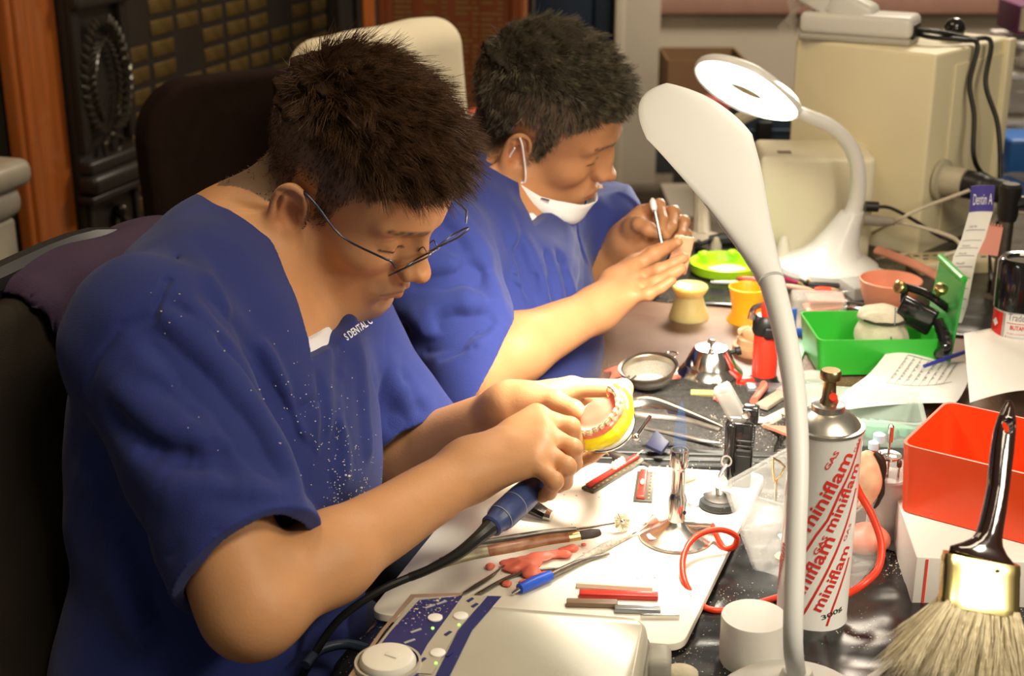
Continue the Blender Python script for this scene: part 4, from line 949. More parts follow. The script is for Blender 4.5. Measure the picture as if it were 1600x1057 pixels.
# dark grey towel folded beyond the board and the rubber tray strip in front of it
TW = mat('charcoal_towel', (.085, .080, .076), rough=1, bump=.8, bscale=700, noise=.6, nscale=260, spec=.05); dusty(TW)
tc_ = [T(905, 712), T(1215, 722), T(1262, 612), T(955, 600)]
def fn(u, v):
    p = (tc_[0]*(1-u)+tc_[1]*u)*(1-v)+(tc_[3]*(1-u)+tc_[2]*u)*v; q = p[None].astype(f32)
    e = min(u, 1-u, v, 1-v); z = TZ+.004+.013*min(1, (e/.05))**.5+.003*float(wob(q, 45, 3)[0])+.0012*float(wob(q, 220, 4)[0])+(.006 if abs(v-.42) < .03 else 0)*(1-abs(v-.42)/.03)
    k = .01*float(wob(q*0+np.array([[u*4, v*4, 0]], f32), 3, 2)[0])*(e < .02)
    return (p[0]+k, p[1]+k, z)
tag(MB().sheet(fn, 110, 70, .004).build('towel', TW, smooth=180), 'charcoal grey towel folded flat on the bench, littered with plaster crumbs', 'towel')
ta = [T(868, 740), T(1225, 748), T(1228, 722), T(905, 712)]; m = MB().prism([q[:2] for q in ta], TZ+.001, TZ+.013, .003)
for k in (.3, .65):
    a = ta[0]*(1-k)+ta[3]*k; b = ta[1]*(1-k)+ta[2]*k; m.tube([a*[1, 1, 0]+[0, 0, TZ+.0135], b*[1, 1, 0]+[0, 0, TZ+.0135]], .0018, seg=6)
RB_ = mat('black_rubber', (.022, .023, .022), rough=.5, noise=.2); dusty(RB_); tag(m.build('rubber_tray', RB_), 'black ribbed rubber tray strip along the near edge of the towel', 'tray')

# ------------------------------------------------------------------ lamps
def lamp_light(name, c, n, e, size, parent, col=(1, .93, .78)):
    l = D.lights.new(name, 'AREA'); l.shape = 'ELLIPSE'; l.size, l.size_y = size; l.energy = e; l.color = col; l.spread = math.radians(112)
    o = D.objects.new(name, l); COL.objects.link(o); o.location = c; o.rotation_euler = Vector(n).to_track_quat('-Z', 'Y').to_euler(); return o
def flat_matrix(c, ax_, n):
    a = Vector(ax_).normalized(); n = Vector(n); n = (n-a*n.dot(a)).normalized(); b = n.cross(a)
    return Matrix.Translation(Vector(c)) @ Matrix((a, b, n)).transposed().to_4x4()
GLOW = mat('led_diffuser', (1, .95, .84), emit=14, rough=.5)
# far ring lamp
bc = T(1291, 424); r_ = root('ring_lamp', 'white ring desk lamp, switched on, in front of the small white box', 'lamp', bc)
m = MB(); c = bc; prof = [(0, 0), (.078, 0), (.082, .006), (.081, .014), (.070, .021), (.050, .030), (.036, .048), (.026, .074), (.021, .092), (.0185, .100)]
m.lathe(prof, c+[0, 0, 0]); m.v = [(c[0]+(x-c[0])+max(0, (z-TZ-.02))*.42, y, z) for x, y, z in m.v]
m.build('base', PALEW, r_)
q = T(1262, 404, TZ+.024); MB().ball(q, (.010, .007, .003), 16).build('switch', mat('grey_switch', (.12, .12, .12), rough=.4), r_)
dl = 2.335
nk = [bc+[.034, 0, .095], PY(1340, 305, 2.222), PY(1339, 258, 2.215), PY(1324, 222, 2.21), PY(1296, 196, 2.20), PY(1262, 181, 2.195), PY(1244, 172, 2.195)]
MB().tube(nk, [.0135, .0128, .012, .0115, .011, .0105, .008], smooth=6, seg=14).build('gooseneck', PALEW, r_)
a_ = PY(1254, 182, 2.19); b_ = PY(1088, 103, 2.24); hc = (a_+b_)/2+np.array([-.002, 0, .004]); ax_ = b_-a_; hn = np.array([-.10, -.66, -.74]); half_l = np.linalg.norm(ax_)/2
Mh = flat_matrix(hc, ax_, -hn)     # local z = away from the lit side
m = MB(); m.X = Mh
n_ = 40
def ring(rx, ry, z, taper=0): return [((math.cos(2*PI*k/n_)*rx+(0)), math.sin(2*PI*k/n_)*ry*(1-taper*max(0, -math.cos(2*PI*k/n_))), z) for k in range(n_)]
def stack(m, rings, cap0=True, cap1=True):
    n0 = len(rings[0]); vs = [q for rg_ in rings for q in rg_]; fs = []
    for i in range(len(rings)-1):
        for k in range(n0): fs.append((i*n0+k, i*n0+(k+1) % n0, (i+1)*n0+(k+1) % n0, (i+1)*n0+k))
    if cap0: fs.append(tuple(range(n0-1, -1, -1)))
    if cap1: fs.append(tuple((len(rings)-1)*n0+k for k in range(n0)))
    return m.add(vs, fs)
L_, W_ = half_l, .060
stack(m, [ring(L_*.90, W_*.80, -.004), ring(L_*.97, W_*.95, -.007, .3), ring(L_, W_, -.002, .3), ring(L_*.985, W_*.97, .005, .3), ring(L_*.93, W_*.85, .011, .3), ring(L_*.7, W_*.55, .014, .3), ring(L_*.2, W_*.1, .0148)], False, True)
hd = m.build('lamp_head', PALEW, r_, 50)
m = MB(); m.X = Mh
rin, rout = .30, .93
vs = ring(L_*rout, W_*.86, -.0055, .3)+ring(L_*.30, W_*.14, -.0055); fs = [(k, (k+1) % n_, n_+(k+1) % n_, n_+k) for k in range(n_)]; m.add(vs, fs)
m.build('light_ring', GLOW, hd); m = MB(); m.X = Mh; stack(m, [ring(L_*.30, W_*.14, -.0055), ring(L_*.27, W_*.11, -.0035)], False, True); m.build('centre_plate', mat('lamp_inner_plate', (.75, .68, .5), rough=.5), hd)
lamp_light('ring_lamp_light', hc+hn*.012, hn, 1.7, (L_*1.7, .10), hd)
# near lamp with a broad paddle head, seen from behind
bc = T(1240, 1122); r_ = root('paddle_lamp', 'white desk lamp with a broad paddle-shaped head and slim neck, standing nearest', 'lamp', bc)
MB().lathe([(0, 0), (.062, 0), (.066, .005), (.065, .012), (.056, .020), (.030, .026), (.016, .034), (.0115, .046)], bc).build('base', PALEW, r_)
nk = [bc+[0, 0, .04], P(1239, 1000, 1.125), P(1243, 860, 1.13), P(1247, 720, 1.145), P(1241, 610, 1.165), P(1226, 520, 1.19), P(1206, 440, 1.215)]
MB().tube(nk, [.0078, .0078, .0082, .0086, .0092, .0098, .0108], smooth=6, seg=18).build('gooseneck', mat('satin_white', (.70, .71, .70), rough=.4), r_)
tipp = P(1040, 135, 1.42); rootp = P(1205, 438, 1.215); ax_ = tipp-rootp; hl = np.linalg.norm(ax_)
Ln = ax_/hl; side = np.cross(np.array([-.14, .50, -.85]), Ln); side *= np.sign(side[0]); side -= Ln*(side@Ln); side /= np.linalg.norm(side); hn = np.cross(side, Ln); hn = -hn if hn[2] > 0 else hn
Mh = Matrix.Translation(Vector(rootp)) @ Matrix((Vector(Ln), Vector(side), Vector(-hn))).transposed().to_4x4()
ws = [(0, .0105), (.05, .012), (.12, .0155), (.22, .021), (.35, .029), (.5, .0385), (.65, .0470), (.78, .0515), (.88, .0490), (.94, .0410), (.98, .0260), (1.0, .006)]
uu = np.linspace(0, 1, 42); uu = 1-(1-uu)**1.5; wv = np.interp(uu, [a for a, b in ws], [b for a, b in ws])
# rounded tip
wv = np.where(uu > .64, .0520*np.sqrt(np.maximum(0, 1-((uu-.64)/.36)**2))+.0006, np.minimum(wv*1.10, .0520))
rings = []
for u, wd in zip(uu, wv):
    th = max(.0045, .0100*(1-u*1.1)); bow = .012*math.sin(PI*u)
    rg_ = []
    for k in range(24):
        a = 2*PI*k/24; y = math.cos(a)*wd; z = math.sin(a)*th; z = z if z < 0 else z*(1.0)
        rg_.append((u*hl, y, z+bow-.10*0))
    rings.append(rg_)
m = MB(); m.X = Mh; stack(m, rings); hd = m.build('lamp_head', mat('satin_white'), r_, 60)
# light panel on the underside
m = MB(); m.X = Mh; vs = []; fs = []
pu = np.linspace(.42, .95, 14)
for u in pu:
    wd = float(np.interp(u, uu, wv))*.82; th = max(.0045, .0100*(1-u*1.1)); bow = .012*math.sin(PI*u)
    for t in (-1, -.5, 0, .5, 1): vs.append((u*hl, t*wd, bow-th*math.sqrt(1-(t*.82)**2)-.0010))
for i in range(13):
    for j in range(4): fs.append((i*5+j, i*5+j+1, (i+1)*5+j+1, (i+1)*5+j))
m.add(vs, fs); m.build('light_panel', GLOW, hd)
lc = np.array(Mh @ Vector((hl*.70, 0, -.010)))
lamp_light('paddle_lamp_light', lc, hn, 2.5, (.09, .15), hd, (1, .92, .76))
m = MB()
for k in range(4):
    u = .70-.045*k; wd = float(np.interp(u, uu, wv)); m.ball(np.array(Mh @ Vector((u*hl, wd*.985, .012*math.sin(PI*u)-.002))), .0012, 8)
m.build('led', GLOW, hd)
# gooseneck of the far white-taped stand behind the paddle
r_ = root('taped_arm', 'white taped arm bending up behind the two lamp heads', 'lamp arm', T(1097, 372))
c = T(1097, 374); TAPE = mat('white_tape', (.66, .60, .48), rough=.5, bump=.8, bscale=60, noise=.2)
MB().tube([c, P(1096, 330, 2.55), P(1097, 270, 2.55), P(1112, 225, 2.55), P(1150, 190, 2.53), P(1185, 172, 2.50)], [.016, .014, .013, .012, .012, .011], smooth=6).build('arm', TAPE, r_)
MB().lathe([(0, 0), (.035, 0), (.035, .006), (.016, .012)], c).build('foot', TAPE, r_)

# ------------------------------------------------------------------ white cabinet with a device on top
CRM = mat('cream_powder_coat', (.84, .76, .52), rough=.5, noise=.12, nscale=5)
a45 = math.radians(43); bA = np.array([math.sin(a45), math.cos(a45), 0]); bB = np.array([math.cos(a45), -math.sin(a45), 0])
cf = T(1432, 402); W_, L_ = .262, .265; cz = ZY(85, cf[1]); c = cf-bB*W_/2+bA*L_/2; cc = c.copy(); cc[2] = (cz+TZ)/2
rot = math.atan2(bB[1], bB[0])
r_ = root('extractor_cabinet', 'large cream metal cabinet standing on the far end of the bench', 'cabinet', (c[0], c[1], TZ), rz=rot)
m = MB().box(cc, (W_, L_, cz-TZ), rot=rot, bev=.006); bd = m.build('casing', CRM, r_)
m = MB().box(cc+bB*(W_/2+.002)+bA*.02, (.004, L_*.66, (cz-TZ)*.86), rot=rot, bev=.0015); m.build('side_panel', CRM, r_)
m = MB().box(cc+bB*(W_/2+.006)+bA*(L_/2-.016), (.014, .026, (cz-TZ)), rot=rot, bev=.003); m.build('rear_flange', CRM, r_)
# outlet collar and black hose
hp = P(1462, 283, 2.47); ho = np.array([hp[0], hp[1], 0]); ho = cf+bA*.050+bB*.004; ho[2] = ZY(280, ho[1])
m = MB().lathe([(.034, 0), (.034, .006), (.025, .008), (.025, .045), (.020, .045)], ho, axis=bB); m.build('outlet_collar', mat('cream_collar', (.55, .50, .38), rough=.5, noise=.4), r_)
r_h = root('suction_hose', 'black suction hose plugged into the collar of the cream cabinet', 'hose', ho)
h1 = ho+bB*.045; dh = P(1545, 295, 2.34)
MB().tube([h1, h1*.5+dh*.5, dh, P(1590, 303, 2.30)], [.0232, .0232, .020, .019], smooth=4, seg=18).build('hose', BLK, r_h)
m = MB(); p0, p1 = P(1572, 290, 2.33), P(1680, 345, 2.10)
for k in range(16):
    q = p0+(p1-p0)*k/16; t = (p1-p0)/np.linalg.norm(p1-p0); m.lathe([(.013, -.004), (.017, 0), (.013, .004)], q, axis=t, seg=20)
m.build('corrugated_sleeve', mat('navy_corrugated_hose', (.02, .05, .16), rough=.4), r_h)
# white power unit on top
q0 = T(1262, 66, cz); q1 = T(1440, 78, cz)
uc = (T(1350, 68, cz)+[0, .04, 0]); dv = q1-q0; ud = dv/np.linalg.norm(dv); urot = math.atan2(ud[1], ud[0]); ul = np.linalg.norm(dv)*1.0
r_ = root('power_unit', 'white and grey electrical unit lying on top of the cream cabinet', 'device', (uc[0], uc[1], cz), rz=urot)
m = MB().box(uc+[0, 0, .006], (ul, .085, .012), rot=urot, bev=.005); m.build('lower_shell', mat('grey_shell', (.42, .39, .34), rough=.4), r_)
m = MB().box(uc+[0, 0, .029], (ul, .085, .036), rot=urot, bev=.010); m.build('upper_shell', WPL, r_)
m = MB().box(uc+ud*(ul/2)+np.array([0, 0, .022]), (.006, .05, .024), rot=urot, bev=.002); m.build('socket', BLK, r_)
r_ = root('white_handset', 'white wedge-shaped handset leaning on the white electrical unit', 'device', (uc[0]-.05, uc[1], cz+.04), rz=urot)
m = MB(); a = uc-ud*.095; m.X = Matrix.Translation(Vector(uc-ud*.045+np.array([0, .01, .058]))) @ Matrix.Rotation(urot, 4, 'Z') @ Matrix.Rotation(.42, 4, 'Y'); m.box((0, 0, .006), (.145, .062, .046), bev=.012); m.build('body', WPL, r_)
m = MB(); m.X = Matrix.Translation(Vector(uc-ud*.062+np.array([0, -.0, .064]))) @ Matrix.Rotation(urot, 4, 'Z') @ Matrix.Rotation(.42, 4, 'Y'); m.box((-.01, -.022, .0), (.05, .02, .034), bev=.005); m.build('grip', WPL, r_)
CLB = mat('clear_bag', (.85, .82, .78), rough=.15, alpha=.22, spec=.8)
def fn(u, v):
    p = uc-ud*(.125-.02*u)+np.array([0, .03*(v-.5)*2, .002+.15*u]); k = .010*math.sin(9*v+5*u)+.006*math.sin(23*u+7*v); return tuple(p+ud*(k+.04*u*v)+np.array([0, .02*math.sin(5*u+3*v), 0]))
tag(MB().sheet(fn, 24, 24).build('clear_bag', CLB, smooth=180), 'crumpled clear plastic bag behind the white handset', 'bag')
q = T(1490, 62, cz); m = MB().ball(q+[0, 0, .019], .0185, 24); m.lathe([(.008, 0), (.006, .004)], q); tag(m.build('black_ball', BGL), 'round glossy black ball resting on the right of the cream cabinet top', 'ball')
def cable(name, pts, r, matl, label, cat='cable', sm=8, seg=8):
    return tag(MB().tube(pts, r, smooth=sm, seg=seg).build(name, matl, smooth=80), label, cat)
SD = lambda t, o, z: cf*[1, 1, 0]+bA*t+bB*o+np.array([0, 0, cz+z])
s0 = uc+ud*(ul/2+.002)+np.array([0, 0, .022])
RUB = mat('black_cable', (.010, .010, .010), rough=.4)
cable('power_cable', [s0, s0+ud*.03, SD(.135, -.012, .010), SD(.150, .018, .006), P(1540, 130, 2.36), P(1558, 190, 2.36), P(1563, 250, 2.36), P(1562, 300, 2.38), T(1560, 345)+[0, 0, .01]], .0042, RUB, 'outer black cable hanging from the white unit in a wide arc')
cable('power_cable', [s0+[0, .006, -.006], s0+ud*.028+[0, .004, -.01], SD(.110, -.012, .010), SD(.115, .012, .004), P(1515, 130, 2.36), P(1522, 180, 2.36), P(1521, 240, 2.36), P(1532, 268, 2.38), P(1552, 283, 2.36), P(1570, 330, 2.34)], .0042, RUB, 'inner black cable hanging close to the cream cabinet side')
# small white box in front
d0 = T(1182, 408); zt_ = ZY(245, d0[1]); W_ = .186; rr = math.radians(-4); c = d0+np.array([math.cos(rr), math.sin(rr), 0])*W_/2+np.array([.003, .075, 0])
r_ = root('white_box_unit', 'small glossy white box unit behind the ring lamp', 'device', c, rz=rr)
WBX = mat('warm_white_gloss', (.80, .75, .58), rough=.3)
MB().box(c+[0, 0, (zt_-TZ)/2], (W_, .135, zt_-TZ), rot=rr, bev=.010).build('casing', WBX, r_)
MB().box(c+[-.055, -.035, zt_-TZ+.0005], (.022, .018, .001), rot=rr).build('warning_label', mat('grey_label', (.22, .18, .12), rough=.6), r_)
MB().box(c+[-W_/2-.004, -.02, .07], (.012, .06, .06), rot=rr, bev=.004).build('side_handle', WBX, r_)
q = T(1362, 345, TZ+.055)
qa = P(1352, 322, 2.33); r_ = root('black_plug_cable', 'thin black cable with a black plug in the right side of the small white box', 'cable', qa)
MB().tube([qa, P(1372, 323, 2.33)], .0085, seg=12).build('plug', BLK, r_); MB().tube([P(1370, 323, 2.33), P(1392, 325, 2.32), P(1430, 345, 2.30), P(1470, 370, 2.28), T(1500, 382)+[0, 0, .004]], .0028, smooth=6).build('cord', RUB, r_)
WCB = mat('white_cable', (.62, .56, .44), rough=.45)
qa = P(1352, 343, 2.33); r_ = root('white_plug_cable', 'white cable with a grey plug running from the small white box towards the socket strip', 'cable', qa)
MB().tube([qa, P(1372, 345, 2.32), P(1398, 346, 2.31)], [.009, .0085, .006], seg=12).build('plug', mat('grey_plug', (.35, .32, .27), rough=.5), r_); MB().tube([P(1396, 346, 2.31), P(1440, 355, 2.28), P(1490, 372, 2.25), P(1500, 390, 2.22), P(1475, 400, 2.22), P(1466, 420, 2.2), P(1485, 445, 2.15), T(1510, 460)+[0, 0, .004]], .0032, smooth=6).build('cord', WCB, r_)
cable('white_cable', [T(1352, 372)+[0, 0, .003], P(1400, 345, 2.3), P(1440, 325, 2.28), P(1480, 310, 2.26), P(1515, 297, 2.24)], .003, WCB, 'white cable rising to the right in front of the cream cabinet')
cable('white_cable', [T(1370, 408)+[0, 0, .003], T(1410, 400)+[0, 0, .003], T(1450, 408)+[0, 0, .003], T(1475, 425)+[0, 0, .003]], .003, WCB, 'white cable lying on the bench between the lamp and the socket strip')
# white multi-socket strip
a = T(1425, 425); b = T(1545, 420); c = (a+b)/2; rr = math.atan2((b-a)[1], (b-a)[0]); Ls = np.linalg.norm(b-a)
r_ = root('socket_strip', 'cream multi-socket power strip behind the green box', 'power strip', c, rz=rr)
MB().box(c+[0, 0, .012], (Ls, .062, .024), rot=rr, bev=.005).build('casing', mat('cream_socket_plastic', (.68, .58, .36), rough=.45), r_)
for k in range(4):
    m = MB(); m.X = Matrix.Translation(Vector(c+np.array([0, 0, .0245]))) @ Matrix.Rotation(rr, 4, 'Z')
    for dx, dy in ((-.008, .008), (.008, .008), (0, -.010)): m.box((-Ls/2+Ls*(k+.5)/4+dx, dy, 0), (.008, .0035, .001))
    m.build('socket', BLK, r_)
# ------------------------------------------------------------------ things on the bench, far to near
def Q(px, py, dz=0): return T(px, py)+np.array([0, 0, dz])
def rod(m, a, b, rs, seg=10, n=None):
    a = np.array(a); b = np.array(b); n = len(rs); m.tube([a+(b-a)*t/(n-1) for t in range(n)], rs, seg=seg); return m
def scraps(name, n, region, size, matl, label, cat, group, seed, z=TZ, thick=.0015, clumpy=False):
    rg = random.Random(seed); first = None
    for i in range(n):
        m = MB(); k = rg.choice((4, 5, 5)); c = T(*region(rg)); s = size*rg.uniform(.6, 1.3)
        pl = [(c[0]+s*rg.uniform(.6, 1)*math.cos(2*PI*j/k+rg.uniform(-.3, .3)), c[1]+s*rg.uniform(.6, 1)*math.sin(2*PI*j/k+rg.uniform(-.3, .3))) for j in range(k)]
        m.prism(pl, z, z+thick*rg.uniform(.7, 2), .0004); tag(m.build(name, matl), label if isinstance(label, str) else label[i], cat, group)
FROST = mat('frosted_plastic', (.78, .78, .76), rough=.22, alpha=.42, spec=.7)
GREEN = mat('green_plastic', (.035, .42, .035), rough=.28, spec=.6); ORG = mat('orange_red_plastic', (.88, .075, .012), rough=.28, spec=.6, noise=.06, nscale=8)
LIME = mat('lime_plastic', (.42, .80, .02), rough=.3)
def walls(m, base, top, z0, z1, t, n=6, r0=.01, r1=.012, floor=.003, lip=.0):
    """open tapered box: base/top = 4 corners (xy)"""
    def rp(pl, r): return rounded([np.array([*q[:2], 0]) for q in pl], r, n)
    o0, o1 = rp(base, r0), rp(top, r1); cb_ = sum(np.array(q[:2]) for q in base)/4
    def ins(pl, c, d): return [np.array(q)+(c-np.array(q))*min(.5, d/np.linalg.norm(c-np.array(q))) for q in pl]
    N = len(o0); i0, i1 = ins(o0, cb_, t*1.35), ins(o1, cb_, t*1.35)
    rings = [[(q[0], q[1], z0) for q in o0], [(q[0], q[1], z1) for q in o1], [(q[0], q[1], z1) for q in i1], [(q[0], q[1], z0+floor) for q in i0]]
    if lip:
        lo = [np.array(q)-(cb_-np.array(q))*lip/np.linalg.norm(cb_-np.array(q)) for q in o1]
        rings = [rings[0], [(q[0], q[1], z1-.006) for q in o1], [(q[0], q[1], z1-.006) for q in lo], [(q[0], q[1], z1) for q in lo]]+rings[2:]
    vs = [q for rg_ in rings for q in rg_]; fs = []
    for i in range(len(rings)-1):
        for k in range(N): fs.append((i*N+k, i*N+(k+1) % N, (i+1)*N+(k+1) % N, (i+1)*N+k))
    fs.append(tuple(range(N-1, -1, -1))); fs.append(tuple((len(rings)-1)*N+k for k in range(N)))
    return m.add(vs, fs)
def quad(c, u, w, l):    # corners of a rectangle centred c, axis u
    u = np.array(u)/np.linalg.norm(u); v = np.array([-u[1], u[0], 0]); return [c-u*w/2-v*l/2, c+u*w/2-v*l/2, c+u*w/2+v*l/2, c-u*w/2+v*l/2]

# --- far zone
c = Q(1133, 427)
r_ = root('lime_dish', 'lime green round dish with white residue, under the paddle lamp head', 'dish', c)
MB().lathe([(0, 0), (.048, 0), (.056, .006), (.058, .020), (.055, .022), (.050, .019), (.046, .007), (0, .005)], c).build('bowl', LIME, r_)
for a in (2.3, 1.2): m = MB().ball(c+[.047*math.cos(a), .047*math.sin(a), .022], (.010, .007, .006), 14); m.build('rest_notch', LIME, r_)
F = Field(); F.u(ell(c+[.004, -.006, .006], (.036, .030, .006)), 0); F.disp = lambda p: .0015*wob(p, 160, 2); v, f = F.mesh(c-.06, c+.06, .002); vmesh('white_powder', v, f, mat('white_powder', (.82, .80, .70), rough=.95), r_)
m = MB().lathe([(.010, 0), (.009, .02), (.004, .032), (0, .034)], Q(1118, 400)); tag(m.build('white_cone', PLASTER), 'small white plaster cone behind the lime green dish', 'cone')
m = MB().lathe([(.016, 0), (.013, .02), (.006, .044), (0, .048)], Q(1222, 412)); tag(m.build('plaster_cone', mat('white_plaster', (.75, .72, .62), rough=.85)), 'pointed white cone standing left of the ring lamp base', 'cone')
# handpiece lying at the back in front of the white box
a = T(1108, 376, TZ+.018); b = T(1262, 366, TZ+.030); u = (b-a)/np.linalg.norm(b-a)
r_ = root('black_handpiece', 'black dental handpiece with a steel nose lying in front of the small white box', 'handpiece', a)
m = MB(); rod(m, a, a+u*.105, [.009, .012, .012, .011, .0115, .0115]); m.build('grip', BLK, r_)
m = MB(); rod(m, a+u*.105, a+u*.135, [.0095, .0085, .0045, .0025]); rod(m, a+u*.135, a+u*.155, [.0009, .0009, .0022, .001]); m.build('nose', STEEL, r_)
cable('black_cable', [a, a-u*.02+[0, 0, -.006], Q(1092, 384, .008), Q(1088, 392, .008), Q(1100, 398, .008)], .004, RUB, 'black cord trailing from the black handpiece to the table edge')
tag(MB().box((a+u*.03+b*0)*[1, 1, 0]+[0, 0, TZ+.006], (.03, .05, .010), bev=.003).build('handpiece_rest', BLK), 'small black block under the black handpiece', 'rest')
# jar, cup, plaster model
JAR = mat('amber_silicone', (.72, .60, .26), rough=.3, sss=.5, sssr=(.02, .014, .004), noise=.15, nscale=40)
c = Q(1076, 496); tag(MB().lathe([(0, 0), (.029, 0), (.0295, .003), (.025, .016), (.0205, .030), (.0195, .034), (.025, .043), (.0265, .047), (.025, .050), (.020, .046), (0, .043)], c).build('mixing_jar', JAR), 'pale yellow waisted silicone pot with a cloudy top', 'pot')
c = Q(1166, 501); tag(MB().lathe([(0, 0), (.029, 0), (.029, .002), (.022, .014), (.0225, .022), (.0265, .046), (.0285, .052), (.0265, .053), (.0235, .046), (.020, .022), (.018, .014), (0, .012)], c).build('orange_pot', mat('orange_silicone', (.85, .42, .02), rough=.35, sss=.3, sssr=(.02, .01, .002))), 'bright yellow-orange silicone mixing pot, right of the pale yellow one', 'pot')
def arch_teeth(m, M, w, l, n, z, size, flip=1):
    for k in range(n):
        a = PI*(k+.5)/n; p = (math.cos(a)*w, math.sin(a)*l*flip, z); m.X = M @ Matrix.Translation(p) @ Matrix.Rotation(a*flip, 4, 'Z'); b_ = bmesh.new(); bmesh.ops.create_cube(b_, size=1)
        s = size*(1.15 if k < 3 or k > n-4 else .85)
        for q in b_.verts: q.co = Vector((q.co.x*s*.75*(1-.25*(q.co.z > 0)), q.co.y*s, q.co.z*size*1.3))
        bmesh.ops.bevel(b_, geom=b_.edges[:], offset=size*.28, segments=2, affect='EDGES'); m.bm(b_)
    m.X = None
c = Q(1176, 551); M = Matrix.Translation(Vector(c)) @ Matrix.Rotation(-.4, 4, 'Z')
r_ = root('dental_model', 'beige plaster dental model with a row of teeth behind the red torch', 'dental model', c)
PEACH = mat('peach_plaster', (.68, .36, .18), rough=.7, noise=.3, nscale=60)
m = MB(); m.X = M; m.lathe([(0, 0), (.026, 0), (.028, .003), (.028, .012), (.023, .014), (.021, .022), (0, .022)]); m.build('base', PEACH, r_)
m = MB(); arch_teeth(m, M, .020, .020, 12, .028, .0075); arch_teeth(m, M, .021, .021, 12, .018, .006); m.build('teeth', mat('plaster_teeth', (.74, .60, .38), rough=.5), r_)
m = MB(); m.X = M; m.ball((0, .004, .024), (.017, .016, .010)); m.build('palate', PEACH, r_)
# pens and pencils between the lime dish and the lamp base
PENS = [((1150, 443), (1208, 447), (.70, .10, .05), 'red pencil lying at the left of the tool row'), ((1110, 450), (1185, 453), (.10, .10, .09), 'dark metal instrument lying below the lime dish'), ((1148, 456), (1195, 462), (.30, .28, .24), 'grey metal spatula lying below the red pencil'),
        ((1215, 440), (1248, 452), (.25, .02, .06), 'maroon brush handle among the pens by the lamp base'), ((1225, 455), (1262, 461), (.55, .38, .28), 'pale wooden handle below the maroon brush handle'), ((1262, 452), (1312, 455), (.012, .012, .012), 'black pen lying right of the maroon brush handle'),
        ((1272, 460), (1298, 461), (.75, .08, .03), 'short red pencil under the black pen'), ((1235, 432), (1262, 447), (.80, .78, .72), 'white brush handle pointing at the lamp base')]
for i, (p0, p1, col, lab) in enumerate(PENS):
    a, b = Q(*p0, .009), Q(*p1, .009); u = (b-a)/np.linalg.norm(b-a); r_ = root('pencil' if 'pencil' in lab else 'instrument', lab, 'pencil' if 'pencil' in lab else 'tool', a)
    m = MB(); rod(m, a, b, [.003, .0042, .0045, .0042, .004], 8); m.build('shaft', mat('shaft_%s' % ['red', 'dark', 'grey', 'maroon', 'tan', 'black', 'scarlet', 'white'][i], col, rough=.35, metal=.6 if i in (1, 2) else 0), r_)
    m = MB(); rod(m, b, b+u*.012, [.0038, .0025, .0006], 8); m.build('tip', BRASS if i % 2 else mat('wood_tip', (.60, .38, .2), rough=.6), r_)
rg = random.Random(12)
for i in range(16):
    a = Q(rg.uniform(1285, 1350), rg.uniform(455, 500), .004+.0035*rg.random()); an = rg.uniform(-.6, 1.2); b = a+np.array([math.cos(an), math.sin(an), rg.uniform(-.02, .04)])*rg.uniform(.03, .05)
    m = MB(); rod(m, a, b, [.0012, .0012, .0014, .0024, .0012], 8); tag(m.build('dental_bur', STEEL), 'loose steel bur or pin in the heap left of the peach bowl', 'bur', 'steel burs heaped left of the peach bowl')
# clear case with blue edge strips and pink wax inside, reel in front
c = Q(1275, 516); r_ = root('clear_case', 'clear case with a blue base strip and pink wax plates inside', 'case', c)
CL2 = mat('clear_acrylic', (.9, .88, .85), rough=.08, alpha=.28, spec=.9)
MB().box(c+[0, 0, .030], (.074, .052, .046), rot=-.12, bev=.003).build('box', CL2, r_)
MB().box(c+[.006, -.028, .006], (.080, .006, .012), rot=-.12, bev=.002).build('base_strip', mat('cobalt_plastic', (.02, .10, .48), rough=.4), r_)
MB().box(c+[-.038, -.022, .026], (.008, .006, .030), rot=-.12, bev=.002).build('corner_strip', mat('cobalt_plastic'), r_)
for k in range(3):
    m = MB(); m.X = Matrix.Translation(Vector(c+np.array([.004+.004*k, .004*k, .026+.010*k]))) @ Matrix.Rotation(-.3+.15*k, 4, 'Y'); m.box((0, 0, 0), (.052, .034, .0035), bev=.001); m.build('wax_plate', WAX, r_)
c2 = Q(1277, 541); m = MB().lathe([(0, -.004), (.013, -.004), (.015, -.002), (.015, .002), (.013, .004), (.008, .0045), (0, .0045)], c2+[0, 0, .0155], axis=(-.1, -1, .1)); tag(m.build('grey_reel', mat('grey_reel', (.45, .42, .36), rough=.35, metal=.5)), 'small grey metal reel leaning on the clear blue-edged case', 'reel')
m = MB().prism([Q(*q)[:2] for q in ((1233, 522), (1262, 540), (1246, 578), (1226, 548))], TZ+.0005, TZ+.003); tag(m.build('mint_scrap', mat('mint_plastic', (.40, .70, .52), rough=.4)), 'mint green plastic scrap beside the red torch', 'scrap')
